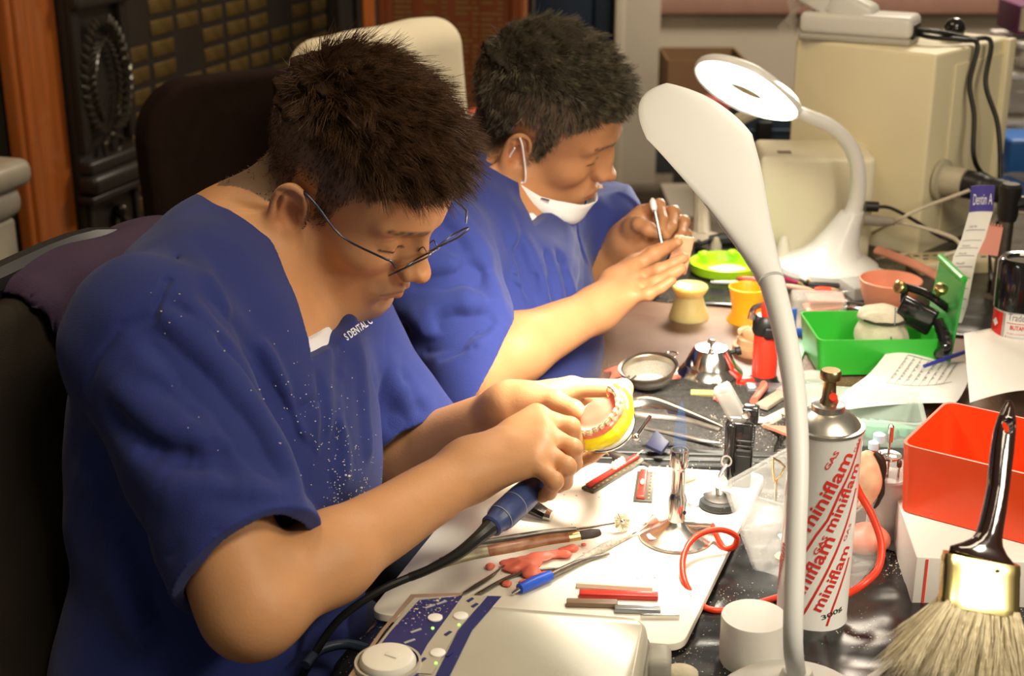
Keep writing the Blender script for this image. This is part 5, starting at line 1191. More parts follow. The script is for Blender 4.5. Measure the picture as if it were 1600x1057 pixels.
# peach bowl + pink tongs
c = Q(1388, 482); r_ = tag(MB().lathe([(0, 0), (.030, 0), (.034, .003), (.043, .030), (.046, .046), (.0445, .047), (.041, .030), (.031, .005), (0, .004)], c).build('rubber_bowl', mat('peach_rubber', (.78, .34, .22), rough=.55, sss=.2)), 'peach-coloured rubber mixing bowl behind the green box', 'bowl')
PKT = mat('salmon_plastic', (.82, .35, .24), rough=.4, sss=.2)
m = MB(); a, b = Q(1368, 408, .020), Q(1505, 468, .012); m.tube([a, a*.5+b*.5+[0, 0, .006], b], [.008, .0075, .007], smooth=6, flat=.55); tag(m.build('salmon_strip', PKT), 'long salmon pink plastic strip lying behind the peach bowl', 'strip')
m = MB(); a, b = Q(1356, 425, .008), Q(1425, 452, .006); m.tube([a, b], [.007, .006], flat=.4); tag(m.build('white_strip', mat('white_rubber', (.75, .68, .60), rough=.5)), 'pale strip lying just in front of the salmon pink one', 'strip')
m = MB(); m.box(Q(1345, 462, .012), (.05, .06, .022), rot=.2, bev=.003); tag(m.build('frosted_box', FROST), 'small frosted box in front of the ring lamp base', 'box')

# --- green box with the plaster articulator
g0, g1, g2 = T(1275, 590), T(1500, 600), T(1330, 520)
gz = TZ+.004
A0 = Q(1272, 592); A1 = Q(1480, 590); u = (A1-A0)/np.linalg.norm(A1-A0); v = np.array([-u[1], u[0], 0]); Wg = np.linalg.norm(A1-A0)*.93; Lg = .115
cg = A0+u*Wg/2+v*Lg/2+u*.003
r_ = root('green_box', 'bright green open plastic box holding a plaster cast', 'box', cg)
walls(MB(), quad(cg, u, Wg*.94, Lg*.94), quad(cg, u, Wg*1.02, Lg*1.02), gz, gz+.050, .0022, r0=.010, r1=.012).build('box', GREEN, r_)
hh = cg+u*(Wg/2+.004)-v*.005
m = MB()
def fn(a_, b_):   # the upright hinged lid at the right-hand end
    return tuple(hh+u*(.002+.012*b_)+v*(a_-.5)*Lg*.98*(1-.12*b_)+np.array([0, 0, .012+b_*.122]))
m.sheet(fn, 8, 8); 
m2 = MB(); m2.v = m.v[:]; n_ = len(m2.v); off = u*.0035; m2.v += [tuple(np.array(q)+off) for q in m.v]; m2.f = [tuple(f) for f in m.f]+[tuple(i+n_ for i in reversed(f)) for f in m.f]; W = 9
for i in range(8): m2.f += [(i*W, i*W+n_, (i+1)*W+n_, (i+1)*W), ((i+1)*W+8, (i+1)*W+8+n_, i*W+8+n_, i*W+8), (i+1, i+1+n_, i+n_, i), (8*W+i, 8*W+i+n_, 8*W+i+1+n_, 8*W+i+1)]
m2.m = [0]*len(m2.f); m2.build('lid', mat('green_lid_plastic', (.04, .36, .06), rough=.25, alpha=.86), r_)
m = MB(); e0 = np.array(fn(0, 1)); e1 = np.array(fn(1, 1)); m.tube([e0, e1], .005, seg=10); m.build('lid_rim', GREEN, r_)
c = cg+u*.018+v*.002; r_ = root('plaster_cast', 'round off-white plaster cast with a wire clasp in the green box', 'plaster cast', c+[0, 0, .008])
F = Field(); F.u(cone(c+[0, 0, .026], c+[0, 0, .036], .031, .036), 0); F.u(ell(c+[0, .002, .064], (.034, .032, .014)), .006); F.c(ell(c+[0, 0, .120], (.07, .07, .045)), .003)
F.disp = lambda p: .0022*wob(p, 110, 2)+.0010*wob(p, 300, 4); F.i(half(c+[0, 0, .009], (0, 0, -1))); v_, f_ = F.mesh(c-.08, c+.14, .0022); vmesh('plaster', v_, f_, PLASTER, r_)
m = MB().lathe([(.029, 0), (.032, .001), (.032, .004), (.029, .005)], c+[0, .001, .061]); m.build('seam_ring', mat('dark_stain', (.06, .055, .045), rough=.9, noise=.5, nscale=90), r_)
m = MB(); q = c-v*.038+[0, 0, .038]; m.tube([q-u*.010, q-v*.006-u*.008+[0, 0, -.012], q-v*.006+u*.008+[0, 0, -.012], q+u*.012], .0014, smooth=4, seg=8); m.tube([q+[0, 0, .012], q-v*.004+[0, 0, -.002]], .0013, seg=8); m.build('wire_clasp', STEEL, r_)
m = MB().lathe([(.030, 0), (.033, .004), (.030, .010)], c+[0, 0, .010]); m.build('yellow_base', mat('yellow_green_base', (.50, .55, .18), rough=.6), r_)
# black articulator arms above it
r_ = root('articulator', 'black metal articulator frame with brass screws rising from the green box', 'articulator', c+v*.02+u*.04)
ad = 1.90
m = MB(); bx = P(1432, 492, 1.90); bm_ = MB(); bm_.X = Matrix.Translation(Vector(bx)) @ Matrix.Rotation(-.5, 4, 'Z') @ Matrix.Rotation(.35, 4, 'Y'); bm_.box((0, 0, 0), (.050, .014, .036), bev=.004); bm_.build('upper_frame', BGL, r_)
b0 = c+u*.040+v*.01+[0, 0, .010]
m.tube([P(1414, 448, 1.92), P(1440, 456, 1.91), P(1462, 468, 1.9), P(1488, 488, 1.9)], .0055, smooth=4); m.tube([P(1414, 448, 1.92), P(1412, 470, 1.91), P(1420, 490, 1.90)], .005)
m.tube([P(1465, 500, 1.88), P(1476, 530, 1.87), P(1472, 550, 1.87), b0], [.007, .009, .007, .006], smooth=5); m.tube([b0-u*.02, b0+u*.01], .006); m.build('arm', BGL, r_)
for q, ax_ in ((P(1410, 450, 1.91), (-.8, -.5, .4)), (P(1468, 456, 1.89), (.1, -.5, .9))):
    m = MB().lathe([(.0035, -.006), (.0035, .003), (.0085, .003), (.0085, .009), (.005, .011), (0, .011)], q, axis=ax_, seg=20); m.build('screw', BRASS, r_)
m = MB(); rod(m, P(1398, 508, 1.86), P(1399, 480, 1.86), [.001, .001, .001]); m.build('pin', STEEL, r_)
# order slip standing in the green lid
PAP = mat('paper', (.82, .80, .76), rough=.8, bump=.2, bscale=30)
sp = [(1536, 290), (1533, 330), (1521, 372), (1508, 400), (1500, 440), (1493, 478), (1484, 505)]
r_ = root('order_slip', 'narrow printed paper slip with a purple heading standing up behind the green lid', 'paper slip', P(1484, 505, 1.93))
sd = 1.93; wv_ = np.array([.030, -.006, .0025])
def slipfn(u_, v_):
    k = v_*6; i = min(5, int(k)); t = k-i; a = P(*sp[i], sd+.01*math.sin(v_*5)); b = P(*sp[i+1], sd+.01*math.sin((v_+.01)*5)); p = a+(b-a)*t
    return p+wv_*(u_-.5)*(1.0-.0*v_)+np.array([0, .004*math.sin(u_*3), 0])
m = MB().sheet(lambda a_, b_: tuple(slipfn(a_, b_)), 6, 30); ob = m.build('paper', PAP, r_, 180)
m = MB().sheet(lambda a_, b_: tuple(slipfn(a_, b_*.17)+np.array([0, -.0006, 0])), 6, 6); m.build('heading_band', mat('purple_print', (.06, .045, .28), rough=.6), r_, 180)
def text_on(fn2, body, x0, x1, h, matl, parent, name='lettering', weight=0, dens=None):
    """lay glyphs on a mapped surface: fn2(s, t) with s along the line (0..1 of x0..x1), t up in units of h"""
    v, f = text_geo(body, 1.0, weight, dens); a, b = v[:, 0].min(), v[:, 0].max(); m = MB()
    m.add([tuple(fn2((q[0]-a)/(b-a), q[1]/.72)) for q in v], f); return m.build(name, matl, parent, None)
INKW = mat('white_print', (.85, .85, .85), rough=.6); INKG = mat('grey_print', (.25, .25, .27), rough=.7); INKR = mat('red_print', (.68, .035, .025), rough=.45); INKB = mat('black_print', (.03, .03, .03), rough=.6)
text_on(lambda s, t: slipfn(.14+.80*s, .125-.075*t)+np.array([0, -.0012, 0]), 'Dentin A', 0, 1, 1, INKW, r_, 'heading_text')
for k, wd in enumerate(('Case No', '', 'Patient', 'Shade', 'Mould', 'Type', 'Bite', 'Date', 'Due')):
    if wd: text_on(lambda s, t, k=k: slipfn(.20+.35*s, .27+.072*k-.018*t)+np.array([0, -.0010, 0]), wd, 0, 1, 1, INKG, r_, 'slip_text')
    m = MB().sheet(lambda a_, b_, k=k: tuple(slipfn(.1+.8*a_, .282+.072*k+.004*b_)+np.array([0, -.0010, 0])), 4, 1); m.build('rule_line', INKG, r_, 180)
m = MB(); qa = P(1545, 375, 1.98); m.X = Matrix.Translation(Vector(qa)) @ Matrix.Rotation(.15, 4, 'Y') @ Matrix.Rotation(-.2, 4, 'X'); m.box((0, 0, 0), (.032, .002, .040)); 
for k in range(7): m.lathe([(.0028, -.0003), (.0028, .0003)], (-.014+.0045*k, 0, .021), axis=(1, 0, 0), seg=10)
tag(m.build('pink_tag', mat('pink_paper', (.78, .32, .25), rough=.7)), 'pink spiral-bound tag behind the standing paper slip', 'tag')
tag(MB().tube([Q(1548, 440), P(1546, 395, 1.985)], [.004, .002]).build('tag_prop', STEEL), 'thin rod holding the pink tag up', 'rod')
# stand with black clamp
c = Q(1558, 470); r_ = root('clamp_stand', 'steel post with a black clamp head and handle behind the black-capped can', 'stand', c)
zt_ = ZY(342, c[1]); MB().lathe([(0, 0), (.020, 0), (.020, .006), (.0105, .010), (.0105, zt_-TZ)], c).build('post', DSTEEL, r_)
MB().lathe([(.0, zt_-TZ-.002), (.013, zt_-TZ-.002), (.015, zt_-TZ+.006), (.015, zt_-TZ+.034), (.0165, zt_-TZ+.038), (.0165, zt_-TZ+.050), (.012, zt_-TZ+.054), (0, zt_-TZ+.054)], c).build('clamp_head', BLK, r_)
q = c.copy(); q[2] = zt_+.022; MB().tube([q, q+[.035, -.010, .006], q+[.075, -.03, -.012], q+[.11, -.05, -.03]], [.011, .009, .010, .011], smooth=5).build('handle', BLK, r_)
# butane can with black cap
c = Q(1578, 598); r_ = root('butane_can', 'red and white butane gas can with a glossy black cap at the right edge', 'can', c)
R_ = 59*((c[1]*FW[1]+(TZ-CAMZ)*FW[2]))/FPX*.62+.012; R_ = .031; zc0 = ZY(478, c[1]); zc1 = ZY(402, c[1])
MB().lathe([(0, 0), (R_-.002, 0), (R_, .002), (R_, zc0-TZ), (R_-.002, zc0-TZ+.004), (0, zc0-TZ+.004)], c, seg=64).build('body', mat('white_tin', (.80, .78, .76), rough=.3, spec=.6), r_)
MB().lathe([(R_+.0018, zc0-TZ), (R_+.0018, zc1-TZ-.006), (R_-.002, zc1-TZ), (R_-.008, zc1-TZ-.001), (R_-.010, zc1-TZ-.004), (0, zc1-TZ-.004)], c, seg=64).build('cap', BGL, r_)
toC = math.atan2(-c[1], -c[0])
def cyl(m, c, R, a0, a1, z0, z1, n=14, dr=.0003):
    vs = []; 
    for i in range(n+1):
        a = a0+(a1-a0)*i/n
        for z in (z0, z1): vs.append((c[0]+(R+dr)*math.cos(a), c[1]+(R+dr)*math.sin(a), z))
    return m.add(vs, [(2*i, 2*i+2, 2*i+3, 2*i+1) for i in range(n)])
m = MB(); cyl(m, c, R_, toC-1.6, toC-.62, TZ+.004, zc0-.003); m.build('red_panel', mat('red_tin', (.72, .02, .015), rough=.3), r_, 180)
m = MB(); cyl(m, c, R_, toC-.62, toC-.50, TZ+.004, zc0-.003); m.build('silver_band', mat('silver_tin', (.5, .5, .5), rough=.3, metal=.8), r_, 180)
def cyl_text(body, a0, a1, z, h, matl, name='lettering', c=c, R=R_, dens=.12, w=0):
    return text_on(lambda s, t: (c[0]+(R+.0005)*math.cos(a0+(a1-a0)*s), c[1]+(R+.0005)*math.sin(a0+(a1-a0)*s), z+t*h), body, 0, 1, 1, matl, r_, name, w, dens)
zr = lambda py: ZY(py, c[1]-R_)
cyl_text('Trade', toC-.38, toC+.26, zr(503), .0095, INKG, 'brand_text'); m = MB(); cyl(m, c, R_, toC-.42, toC+1.2, zr(508), zr(507)); m.build('red_rule', INKR, r_, 180)
cyl_text('BUTANE', toC-.26, toC+.42, zr(517), .0058, INKR, 'butane_text', w=.02); cyl_text('- FUEL', toC+.48, toC+.9, zr(517), .0058, INKR, 'butane_text', w=.02)
rg = random.Random(4); small = MB()
for k in range(13):
    py = 524+k*5.6
    cyl_text(rg.choice(['Highly refined gas fuel', 'For lighters and torches', 'Keep away from heat', 'Contents under pressure', 'Use in ventilated area']), toC-.36, toC+.25+.2*rg.random(), zr(py), .0018, INKR if k in (0, 8) else INKG, 'small_print')
for k in range(9): cyl(small, c, R_, toC-.43, toC-.40, zr(529+k*8.6)-.0008, zr(529+k*8.6)+.0012, 2)
small.build('red_bullets', INKR, r_, 180)
m = MB()
a_ = toC-1.0; q = np.array([c[0]+(R_+.0006)*math.cos(a_), c[1]+(R_+.0006)*math.sin(a_), zr(512)]); tng = np.array([-math.sin(a_), math.cos(a_), 0]); m.add([q-tng*.006, q+[0, 0, -.006], q+tng*.006, q+[0, 0, .006]], [(0, 1, 2, 3)]); m.build('warning_diamond', INKW, r_, None)
cyl_text('DANGER', toC-1.25, toC-.70, zr(561), .004, INKW, 'danger_text'); cyl_text('CAUTION', toC-1.25, toC-.70, zr(590), .003, INKW, 'danger_text')
c = Q(1530, 590); tag(MB().lathe([(0, 0), (.026, 0), (.028, .003), (.024, .006), (.0, .0055)], c).build('steel_disc', DSTEEL), 'round steel disc lying at the foot of the black-capped can', 'disc')
# papers
r_ = root('printed_form', 'creased printed form lying in front of the green box', 'paper', Q(1380, 600))
PF = [Q(1290, 668, .014), Q(1490, 656, .016), Q(1530, 592, .020), Q(1385, 586, .022)]
def pf(u_, v_, dz=0):
    p = (PF[0]*(1-u_)+PF[1]*u_)*(1-v_)+(PF[3]*(1-u_)+PF[2]*u_)*v_; return p+np.array([0, 0, .006*math.sin(u_*6+1)*v_+.004*math.sin(v_*7+u_*3)+dz+.006])
MB().sheet(lambda a_, b_: tuple(pf(a_, b_)), 30, 20).build('paper', PAP, r_, 180)
for k, wd in enumerate(('NOTES', 'FINISH', 'TRY IN', 'RE-TRY', 'BITE', 'TRAY', 'MOULD', 'APPOINT')):
    text_on(lambda s, t, k=k: pf(.27+.075*k-.03*t*.8, .62-.0*s+.30*s*-1+.26, .0008), wd, 0, 1, 1, INKG, r_, 'form_text')
    m = MB().sheet(lambda a_, b_, k=k: tuple(pf(.245+.075*k+.004*b_, .50+.42*a_, .0007)), 6, 1); m.build('grid_line', INKG, r_, 180)
for k in (.50, .92): m = MB().sheet(lambda a_, b_, k=k: tuple(pf(.245+.6*a_, k+.008*b_, .0007)), 20, 1); m.build('grid_line', INKG, r_, 180)
PB = [Q(1508, 690, .01), Q(1660, 676, .01), Q(1650, 570, .03), Q(1496, 606, .035)]
def pb_(u_, v_): p = (PB[0]*(1-u_)+PB[1]*u_)*(1-v_)+(PB[3]*(1-u_)+PB[2]*u_)*v_; return tuple(p+np.array([0, 0, .010*math.sin(u_*3)*(1-v_)+.04]))
tag(MB().sheet(pb_, 20, 16, .0006).build('white_sheet', PAP, smooth=180), 'blank white sheet of paper behind the orange box at the right edge', 'paper')
m = MB(); rod(m, Q(1440, 612, .035), Q(1520, 588, .040), [.0025, .003, .003, .002], 8); tag(m.build('blue_pen', mat('blue_pen', (.03, .04, .3), rough=.3)), 'slim blue pen lying on the creased form', 'pen')
# frosted lidded container with mint contents behind the gas can
c = Q(1345, 690); u = np.array([.985, -.17, 0]); r_ = root('mint_container', 'clear rectangular container with mint green contents behind the white gas canister', 'container', c)
MINT = mat('mint_frost', (.62, .74, .66), rough=.25, alpha=.38)
walls(MB(), quad(c+[0, .02, 0], u, .125, .085), quad(c+[0, .02, 0], u, .140, .100), TZ+.002, TZ+.040, .002, lip=.004).build('tub', MINT, r_)
m = MB(); 
for k in range(9): m.box(c+[-.05+.012*k, .012, .012], (.009, .05, .010), rot=.2+.1*k, bev=.002)
m.build('contents', mat('mint_rubber', (.22, .62, .42), rough=.5), r_)
c0 = Q(1278, 606); m = MB().lathe([(0, 0), (.020, 0), (.0225, .006), (.023, .012), (.0215, .012), (.020, .004), (0, .003)], c0+[-.004, .01, 0]); tag(m.build('glass_dish', mat('glass_rim', (.75, .85, .78), rough=.1, alpha=.4, spec=.9)), 'small glass dish between the green box and the gas can', 'dish')
# red torch
c = Q(1192, 610); zt_ = ZY(520, c[1]); zt2 = ZY(476, c[1]); r_ = root('red_torch', 'red handheld gas torch with black collar, right of the chrome pot', 'torch', c)
RED = mat('red_torch_plastic', (.74, .035, .015), rough=.35)
rr = .0155
MB().lathe([(0, 0), (.026, 0), (.026, .006), (.019, .014), (rr+.001, .022)], c, seg=32).build('base', BLK, r_)
m = MB(); m.lathe([(.0, .018), (rr, .018), (rr, zt_-TZ), (rr-.002, zt_-TZ+.003), (0, zt_-TZ+.003)], c, seg=40); m.build('body', RED, r_)
m = MB(); m.box(c+[-.022, -.008, .012], (.026, .012, .018), rot=.3, bev=.004); m.build('foot_lever', RED, r_)
m = MB(); m.lathe([(rr+.0015, 0), (rr+.003, .004), (rr+.0025, .018), (rr-.002, .024), (0, .024)], c+[0, 0, zt_-TZ]); m.box(c+[.004, -.016, zt_-TZ+.006], (.022, .012, .016), bev=.004); m.build('collar', BLK, r_)
m = MB(); m.box(c+[.002, -.002, zt2-TZ-.006], (.020, .018, .022), bev=.005); m.build('head', RED, r_)
m = MB(); m.tube([c+[-.006, 0, zt2-TZ], c+[-.018, -.002, zt2-TZ-.004], c+[-.021, -.003, zt2-TZ-.018]], [.003, .004, .005], smooth=4); m.build('nozzle', CHROME, r_)
# chrome pot (spirit burner)
c = Q(1108, 607); z1 = ZY(534, c[1])-TZ; r_ = root('chrome_burner', 'shiny chrome spirit burner shaped like a squat bell with a small knob', 'burner', c)
R0 = .0415; H_ = z1*.86
m = MB().lathe([(0, 0), (R0-.003, 0), (R0, .002), (R0-.001, H_*.10), (R0-.002, H_*.33), (R0+.0005, H_*.42), (R0-.001, H_*.47), (R0-.009, H_*.62), (R0-.0098, H_*.62)], c, seg=64); m.build('body', CHROME, r_, 25)
m = MB().lathe([(R0-.0088, H_*.61), (R0-.0085, H_*.63), (R0-.019, H_*1.0), (R0-.021, H_*1.03), (.003, H_*1.045), (0, H_*1.045)], c, seg=64); m.build('snuffer_cap', CHROME, r_, 25)
m = MB().lathe([(.0022, H_*1.04), (.0022, H_*1.11), (.0046, H_*1.13), (.0046, H_*1.20), (.003, H_*1.22), (0, H_*1.22)], c, seg=20); m.build('knob', STEEL, r_)
q = c+[R0*.78, .010, H_*.86]; m = MB().lathe([(.003, -.008), (.003, 0), (.0062, .001), (.0062, .007), (0, .0075)], q, axis=(.95, .1, .2), seg=16); m.build('side_screw', BLK, r_)
# strainer resting on a pink wax sheet
c = Q(1010, 598); pz = TZ
def wx(u_, v_):
    a, b, d_, e = Q(958, 612), Q(1050, 612), Q(1068, 583), Q(945, 582); p = (a*(1-u_)+b*u_)*(1-v_)+(e*(1-u_)+d_*u_)*v_; w_ = wob(np.array([[u_*5, v_*4, 0]], f32), 2.0, 4)[0]
    return (p[0]+.005*w_, p[1]+.006*wob(np.array([[u_*5, v_*4, 2]], f32), 3.0, 7)[0]*(1 if v_ in (0, 1) else .3), TZ+.003+.004*abs(w_)+.003*math.sin(u_*9))
tag(MB().sheet(wx, 26, 14, .0018).build('wax_sheet', WAX, smooth=40), 'torn sheet of pink wax under the strainer', 'wax sheet')
ct = P(1013, 573, 1.80); rsn = .0345; tl = Matrix.Rotation(-.12, 4, 'Y') @ Matrix.Rotation(.12, 4, 'X'); nz = tl @ Vector((0, 0, 1))
ct[2] = max(ct[2], TZ+.030); r_ = root('strainer', 'small metal tea strainer with plaster inside, resting on pink wax', 'strainer', (ct[0], ct[1], TZ+.004))
m = MB().lathe([(rsn*1.0, 0), (rsn*1.09, .0012), (rsn*1.10, -.0005), (rsn*1.0, -.003), (rsn*.93, -.008), (rsn*.95, -.001)], ct, axis=nz, seg=48, cap=False); m.build('rim', mat('worn_steel', (.55, .50, .40), rough=.3, metal=1), r_)
MESH_ = mat('wire_mesh', (.58, .54, .46), rough=.45, metal=.7, bump=1, bscale=900, noise=.5, nscale=700)
m = MB().lathe([(rsn*.97, -.003), (rsn*.93, -.010), (rsn*.80, -.018), (rsn*.5, -.0245), (rsn*.2, -.026), (0, -.0262)], ct, axis=nz, seg=48, cap=False); m.build('basket', MESH_, r_)
F = Field(); F.u(ell(ct+[.003, -.006, -.017], (.020, .016, .0085)), 0); F.disp = lambda p: .0015*wob(p, 250, 3); v_, f_ = F.mesh(ct-.05, ct+.05, .0016); vmesh('plaster_lumps', v_, f_, mat('pink_plaster_powder', (.70, .56, .50), rough=.95), r_)
e = P(1046, 541, 1.84); m = MB().tube([ct+[.014, rsn*.95, 0], ct+[.030, rsn*1.22, .004], ct+[.040, rsn*1.05, .004], ct+[.031, rsn*.75, 0]], .0012, smooth=6, seg=8); m.build('hook', STEEL, r_)
m = MB()
for o_ in (-.004, .004): m.tube([ct+[-.022+o_, -rsn*.85, -.001], ct+[-.034+o_*.8, -rsn*1.25, -.006], Q(968, 618, .012)+[o_*.5, 0, 0]], .0013, smooth=4, seg=8)
m.build('handle', STEEL, r_)
# tools on the towel
TZ2 = TZ+.017
def tool(name, lab, pts, rs, matl=DSTEEL, extra=None, cat='tool', flat=.6, z=TZ2):
    r_ = root(name, lab, cat, Q(*pts[0])); P_ = [T(a, b, z+(q[2] if len(q) > 2 else .003)) for q in pts for a, b in [q[:2]]]
    MB().tube(P_, rs, smooth=6, seg=10, flat=flat).build('shaft', matl, r_)
    if extra: extra(r_, P_)
    return r_
def blade(col, w=.007, l=.028, name='blade', end=-1, t=.001):
    def f(r_, P_):
        a, b = (P_[-2], P_[-1]) if end == -1 else (P_[1], P_[0]); u = (b-a)/np.linalg.norm(b-a); s = np.array([-u[1], u[0], 0]); m = MB()
        pl = [b-s*w*.35, b+u*l*.35-s*w, b+u*l*.8-s*w*.7, b+u*l, b+u*l*.8+s*w*.7, b+u*l*.35+s*w, b+s*w*.35]; m.prism([q[:2] for q in pl], b[2]-t, b[2]+t, .0003); m.build(name, col, r_)
    return f
tool('large_spatula', 'broad curved steel spatula lying along the back edge of the towel', [(965, 636), (1010, 628, .008), (1060, 642, .006), (1128, 668)], [.007, .010, .007, .003], STEEL, flat=.22)
tool('pliers_arm', 'long worn steel plier arm crossing the towel', [(940, 640), (1000, 648), (1060, 655), (1125, 672)], [.0045, .006, .005, .003], DSTEEL)
tool('thin_probe', 'thin steel probe lying lower on the towel', [(1000, 668), (1060, 680), (1095, 688), (1125, 692)], [.0015, .003, .0028, .001], DSTEEL)
tool('wax_knife', 'pale-tipped wax knife on the towel pointing to the black lighter', [(1190, 662), (1215, 650), (1228, 642)], [.006, .006, .005], mat('pale_handle', (.60, .52, .44), rough=.5), flat=.4)
r_ = root('wide_brush', 'flat pale brush lying on the towel behind the black lighter', 'brush', Q(1200, 650)); a, b = Q(1188, 662, .022), Q(1222, 640, .022); m = MB(); u = (b-a)/np.linalg.norm(b-a)
m.box((a+b)/2, (np.linalg.norm(b-a), .017, .006), rot=math.atan2(u[1], u[0]), bev=.001); m.build('bristles', mat('pale_bristle', (.50, .42, .32), rough=.8, stretch=(1, 8, 1), noise=.5, nscale=200), r_); m = MB(); m.box(b+u*.005, (.012, .019, .007), rot=math.atan2(u[1], u[0])); m.build('ferrule', mat('pinkish_metal', (.55, .2, .2), rough=.4, metal=.4), r_)
m = MB(); m.tube([Q(1176, 652, .022), Q(1190, 634, .024), Q(1190, 628, .026)], [.006, .007, .004], smooth=4, flat=.7); tag(m.build('wax_stick', WAX), 'orange-pink wax stick lying behind the black lighter', 'wax')
m = MB(); m.tube([Q(1078, 637, .020), Q(1120, 638, .020)], [.0045, .0045], seg=8); tag(m.build('tan_stick', mat('tan_wood', (.52, .42, .16), rough=.6)), 'short tan stick lying on the towel in front of the chrome burner', 'stick')
m = MB(); m.box(Q(1200, 628, .018), (.058, .026, .008), rot=-.05, bev=.003); tag(m.build('shallow_lid', mat('grey_plastic_lid', (.10, .10, .11), rough=.35)), 'dark grey shallow plastic lid lying behind the wax stick', 'tray')  # a loose lid of dark grey plastic
m = MB(); m.tube([Q(1168, 612, .004), Q(1240, 612, .004)], .003, seg=8); tag(m.build('blue_rod', mat('blue_pen')), 'thin blue rod on the bench in front of the red torch', 'rod')
scraps('wax_crumb', 5, lambda g: (g.uniform(1115, 1140), g.uniform(648, 656)), .0045, WAX, 'orange-pink wax crumb on the towel left of the black lighter', 'wax crumb', 'wax crumbs left of the black lighter', 5, TZ2+.004, .004)
m = MB(); m.prism([Q(*q)[:2] for q in ((1190, 694), (1225, 696), (1235, 712), (1218, 705))], TZ+.022, TZ+.025); tag(m.build('wax_strip', WAX), 'pink wax strip at the right end of the towel', 'wax')
tool('angled_scaler', 'steel instrument with a ball joint lying across the rubber tray', [(942, 700), (960, 712), (1000, 724), (1015, 730)], [.003, .0055, .004, .0035], DSTEEL, z=TZ+.013)
m = MB(); m.prism([Q(*q)[:2] for q in ((1008, 732), (1024, 708), (1044, 728), (1032, 744))], TZ+.026, TZ+.030, .001); tag(m.build('navy_card', mat('navy_card', (.015, .018, .05), rough=.5)), 'small dark navy card beside the burner stem', 'card')
tool('bur_pair', 'two thin steel burs lying on the board right of the burner stem', [(1072, 738), (1100, 742), (1118, 744)], [.001, .0022, .0008], STEEL, z=BT-.003)
# tooth cards
IV = mat('ivory_tooth', (.80, .66, .40), rough=.25, spec=.6, sss=.2); RWX = mat('red_wax', (.48, .03, .02), rough=.3)
def tcard(lab, a, b, w, z, teeth, rot_extra=0):
    a, b = T(*a, z), T(*b, z); u = (b-a); L = np.linalg.norm(u); u /= L; s = np.array([-u[1], u[0], 0]); rot = math.atan2(u[1], u[0]); c = (a+b)/2
    r_ = root('tooth_card', lab, 'tooth card', c, rz=rot); MB().box(c+[0, 0, .0015], (L, w, .003), rot=rot, bev=.0006).build('card', mat('dark_card', (.055, .048, .035), rough=.35), r_)
    MB().box(c+s*w*.12+[0, 0, .005], (L*.94, w*.42, .004), rot=rot, bev=.0012).build('wax_strip', RWX, r_)
    for k in range(teeth[0]):
        q = c+u*(teeth[1]+k*.0058-.0)*1.0+s*w*.12+[0, 0, .009]; m = MB(); m.ball(q, (.0034, .0026, .0058) if teeth[2] else (.0062, .0024, .0022), 12, Matrix.Rotation(rot, 3, 'Z') @ Matrix.Rotation(-.35, 3, 'X')); m.build('tooth', IV, r_)
    m = MB()
    for k in range(int(L/.008)): m.box(a+u*(.006+k*.008)-s*w*.30+[0, 0, .0033], (.003, .0016, .0006), rot=rot)
    m.build('gold_print', GLD, r_)
tcard('long tooth card with a red wax strip and four ivory teeth, near the burner', (918, 768), (1000, 718), .016, BT+.001, (4, .002, True))
tcard('short upright tooth card holding one ivory tooth, beside the burner stem', (1004, 786), (1010, 740), .020, BT, (1, -.004, False))
tcard('small red and silver tooth card lying partly under the hand', (935, 706), (955, 712), .012, TZ+.014, (0, 0, True))
m = MB(); m.tube([T(985, 718, BT+.004), T(1004, 704, BT+.008)], .0012, seg=6, flat=.5); tag(m.build('wood_splinter', mat('pale_wood', (.7, .52, .28), rough=.6)), 'pale wooden splinter behind the long tooth card', 'splinter')
labs = ['pink wax chip beside the long tooth card']; scraps('wax_chip', 1, lambda g: (938, 768), .0055, WAX, labs, 'wax chip', None, 1, BT, .002)
# ------------------------------------------------------------------ nearest things on the bench
WT = mat('white_lacquered_tin', (.82, .82, .80), rough=.25, spec=.6)
# gas can
c = Q(1267, 966); R_ = .0325; zs_ = ZY(664, c[1]); r_ = root('gas_canister', 'white gas canister with red slanted lettering and a brass valve, behind the slim lamp neck', 'can', c)
Hs = zs_-TZ
MB().lathe([(0, 0), (R_-.002, 0), (R_, .0015), (R_, .004), (R_-.0008, .006), (R_-.0008, Hs-.004), (R_, Hs-.002)], c, seg=96, cap=True).build('body', WT, r_)
zt_ = ZY(632, c[1])-TZ; zv = ZY(578, c[1])-TZ
AL = mat('brushed_tin', (.62, .60, .54), rough=.3, metal=.95)
MB().lathe([(R_-.0005, Hs-.002), (R_+.0006, Hs-.001), (R_+.0004, Hs+.0015), (R_-.003, Hs+.002), (R_-.006, Hs+.006), (R_-.013, Hs+.012), (R_-.018, Hs+.0145), (.0145, Hs+.0155), (.0145, Hs+.020), (.012, Hs+.021), (0, Hs+.021)], c, seg=72).build('dome', AL, r_)
zb = Hs+.019; m = MB().lathe([(.0075, zb), (.0075, zb+.004), (.0062, zb+.006), (.0055, zv-.012), (.0055, zv-.010), (.0088, zv-.008), (.0092, zv-.002), (.008, zv), (0, zv)], c, seg=40); m.build('valve', mat('aged_brass', (.50, .40, .20), rough=.3, metal=1, noise=.35, nscale=60), r_)
toC = math.atan2(-c[1], -c[0]); RT_ = R_-.0008
zr = lambda py: ZY(py, c[1]-R_*.95)
u0 = lambda px: toC+math.asin(max(-.98, min(.98, (px-1280)/55.5)))     # angle on the can for a photo column
def canmap(px, py): a = u0(px); return (c[0]+(RT_+.0006)*math.cos(a), c[1]+(RT_+.0006)*math.sin(a), zr(py))
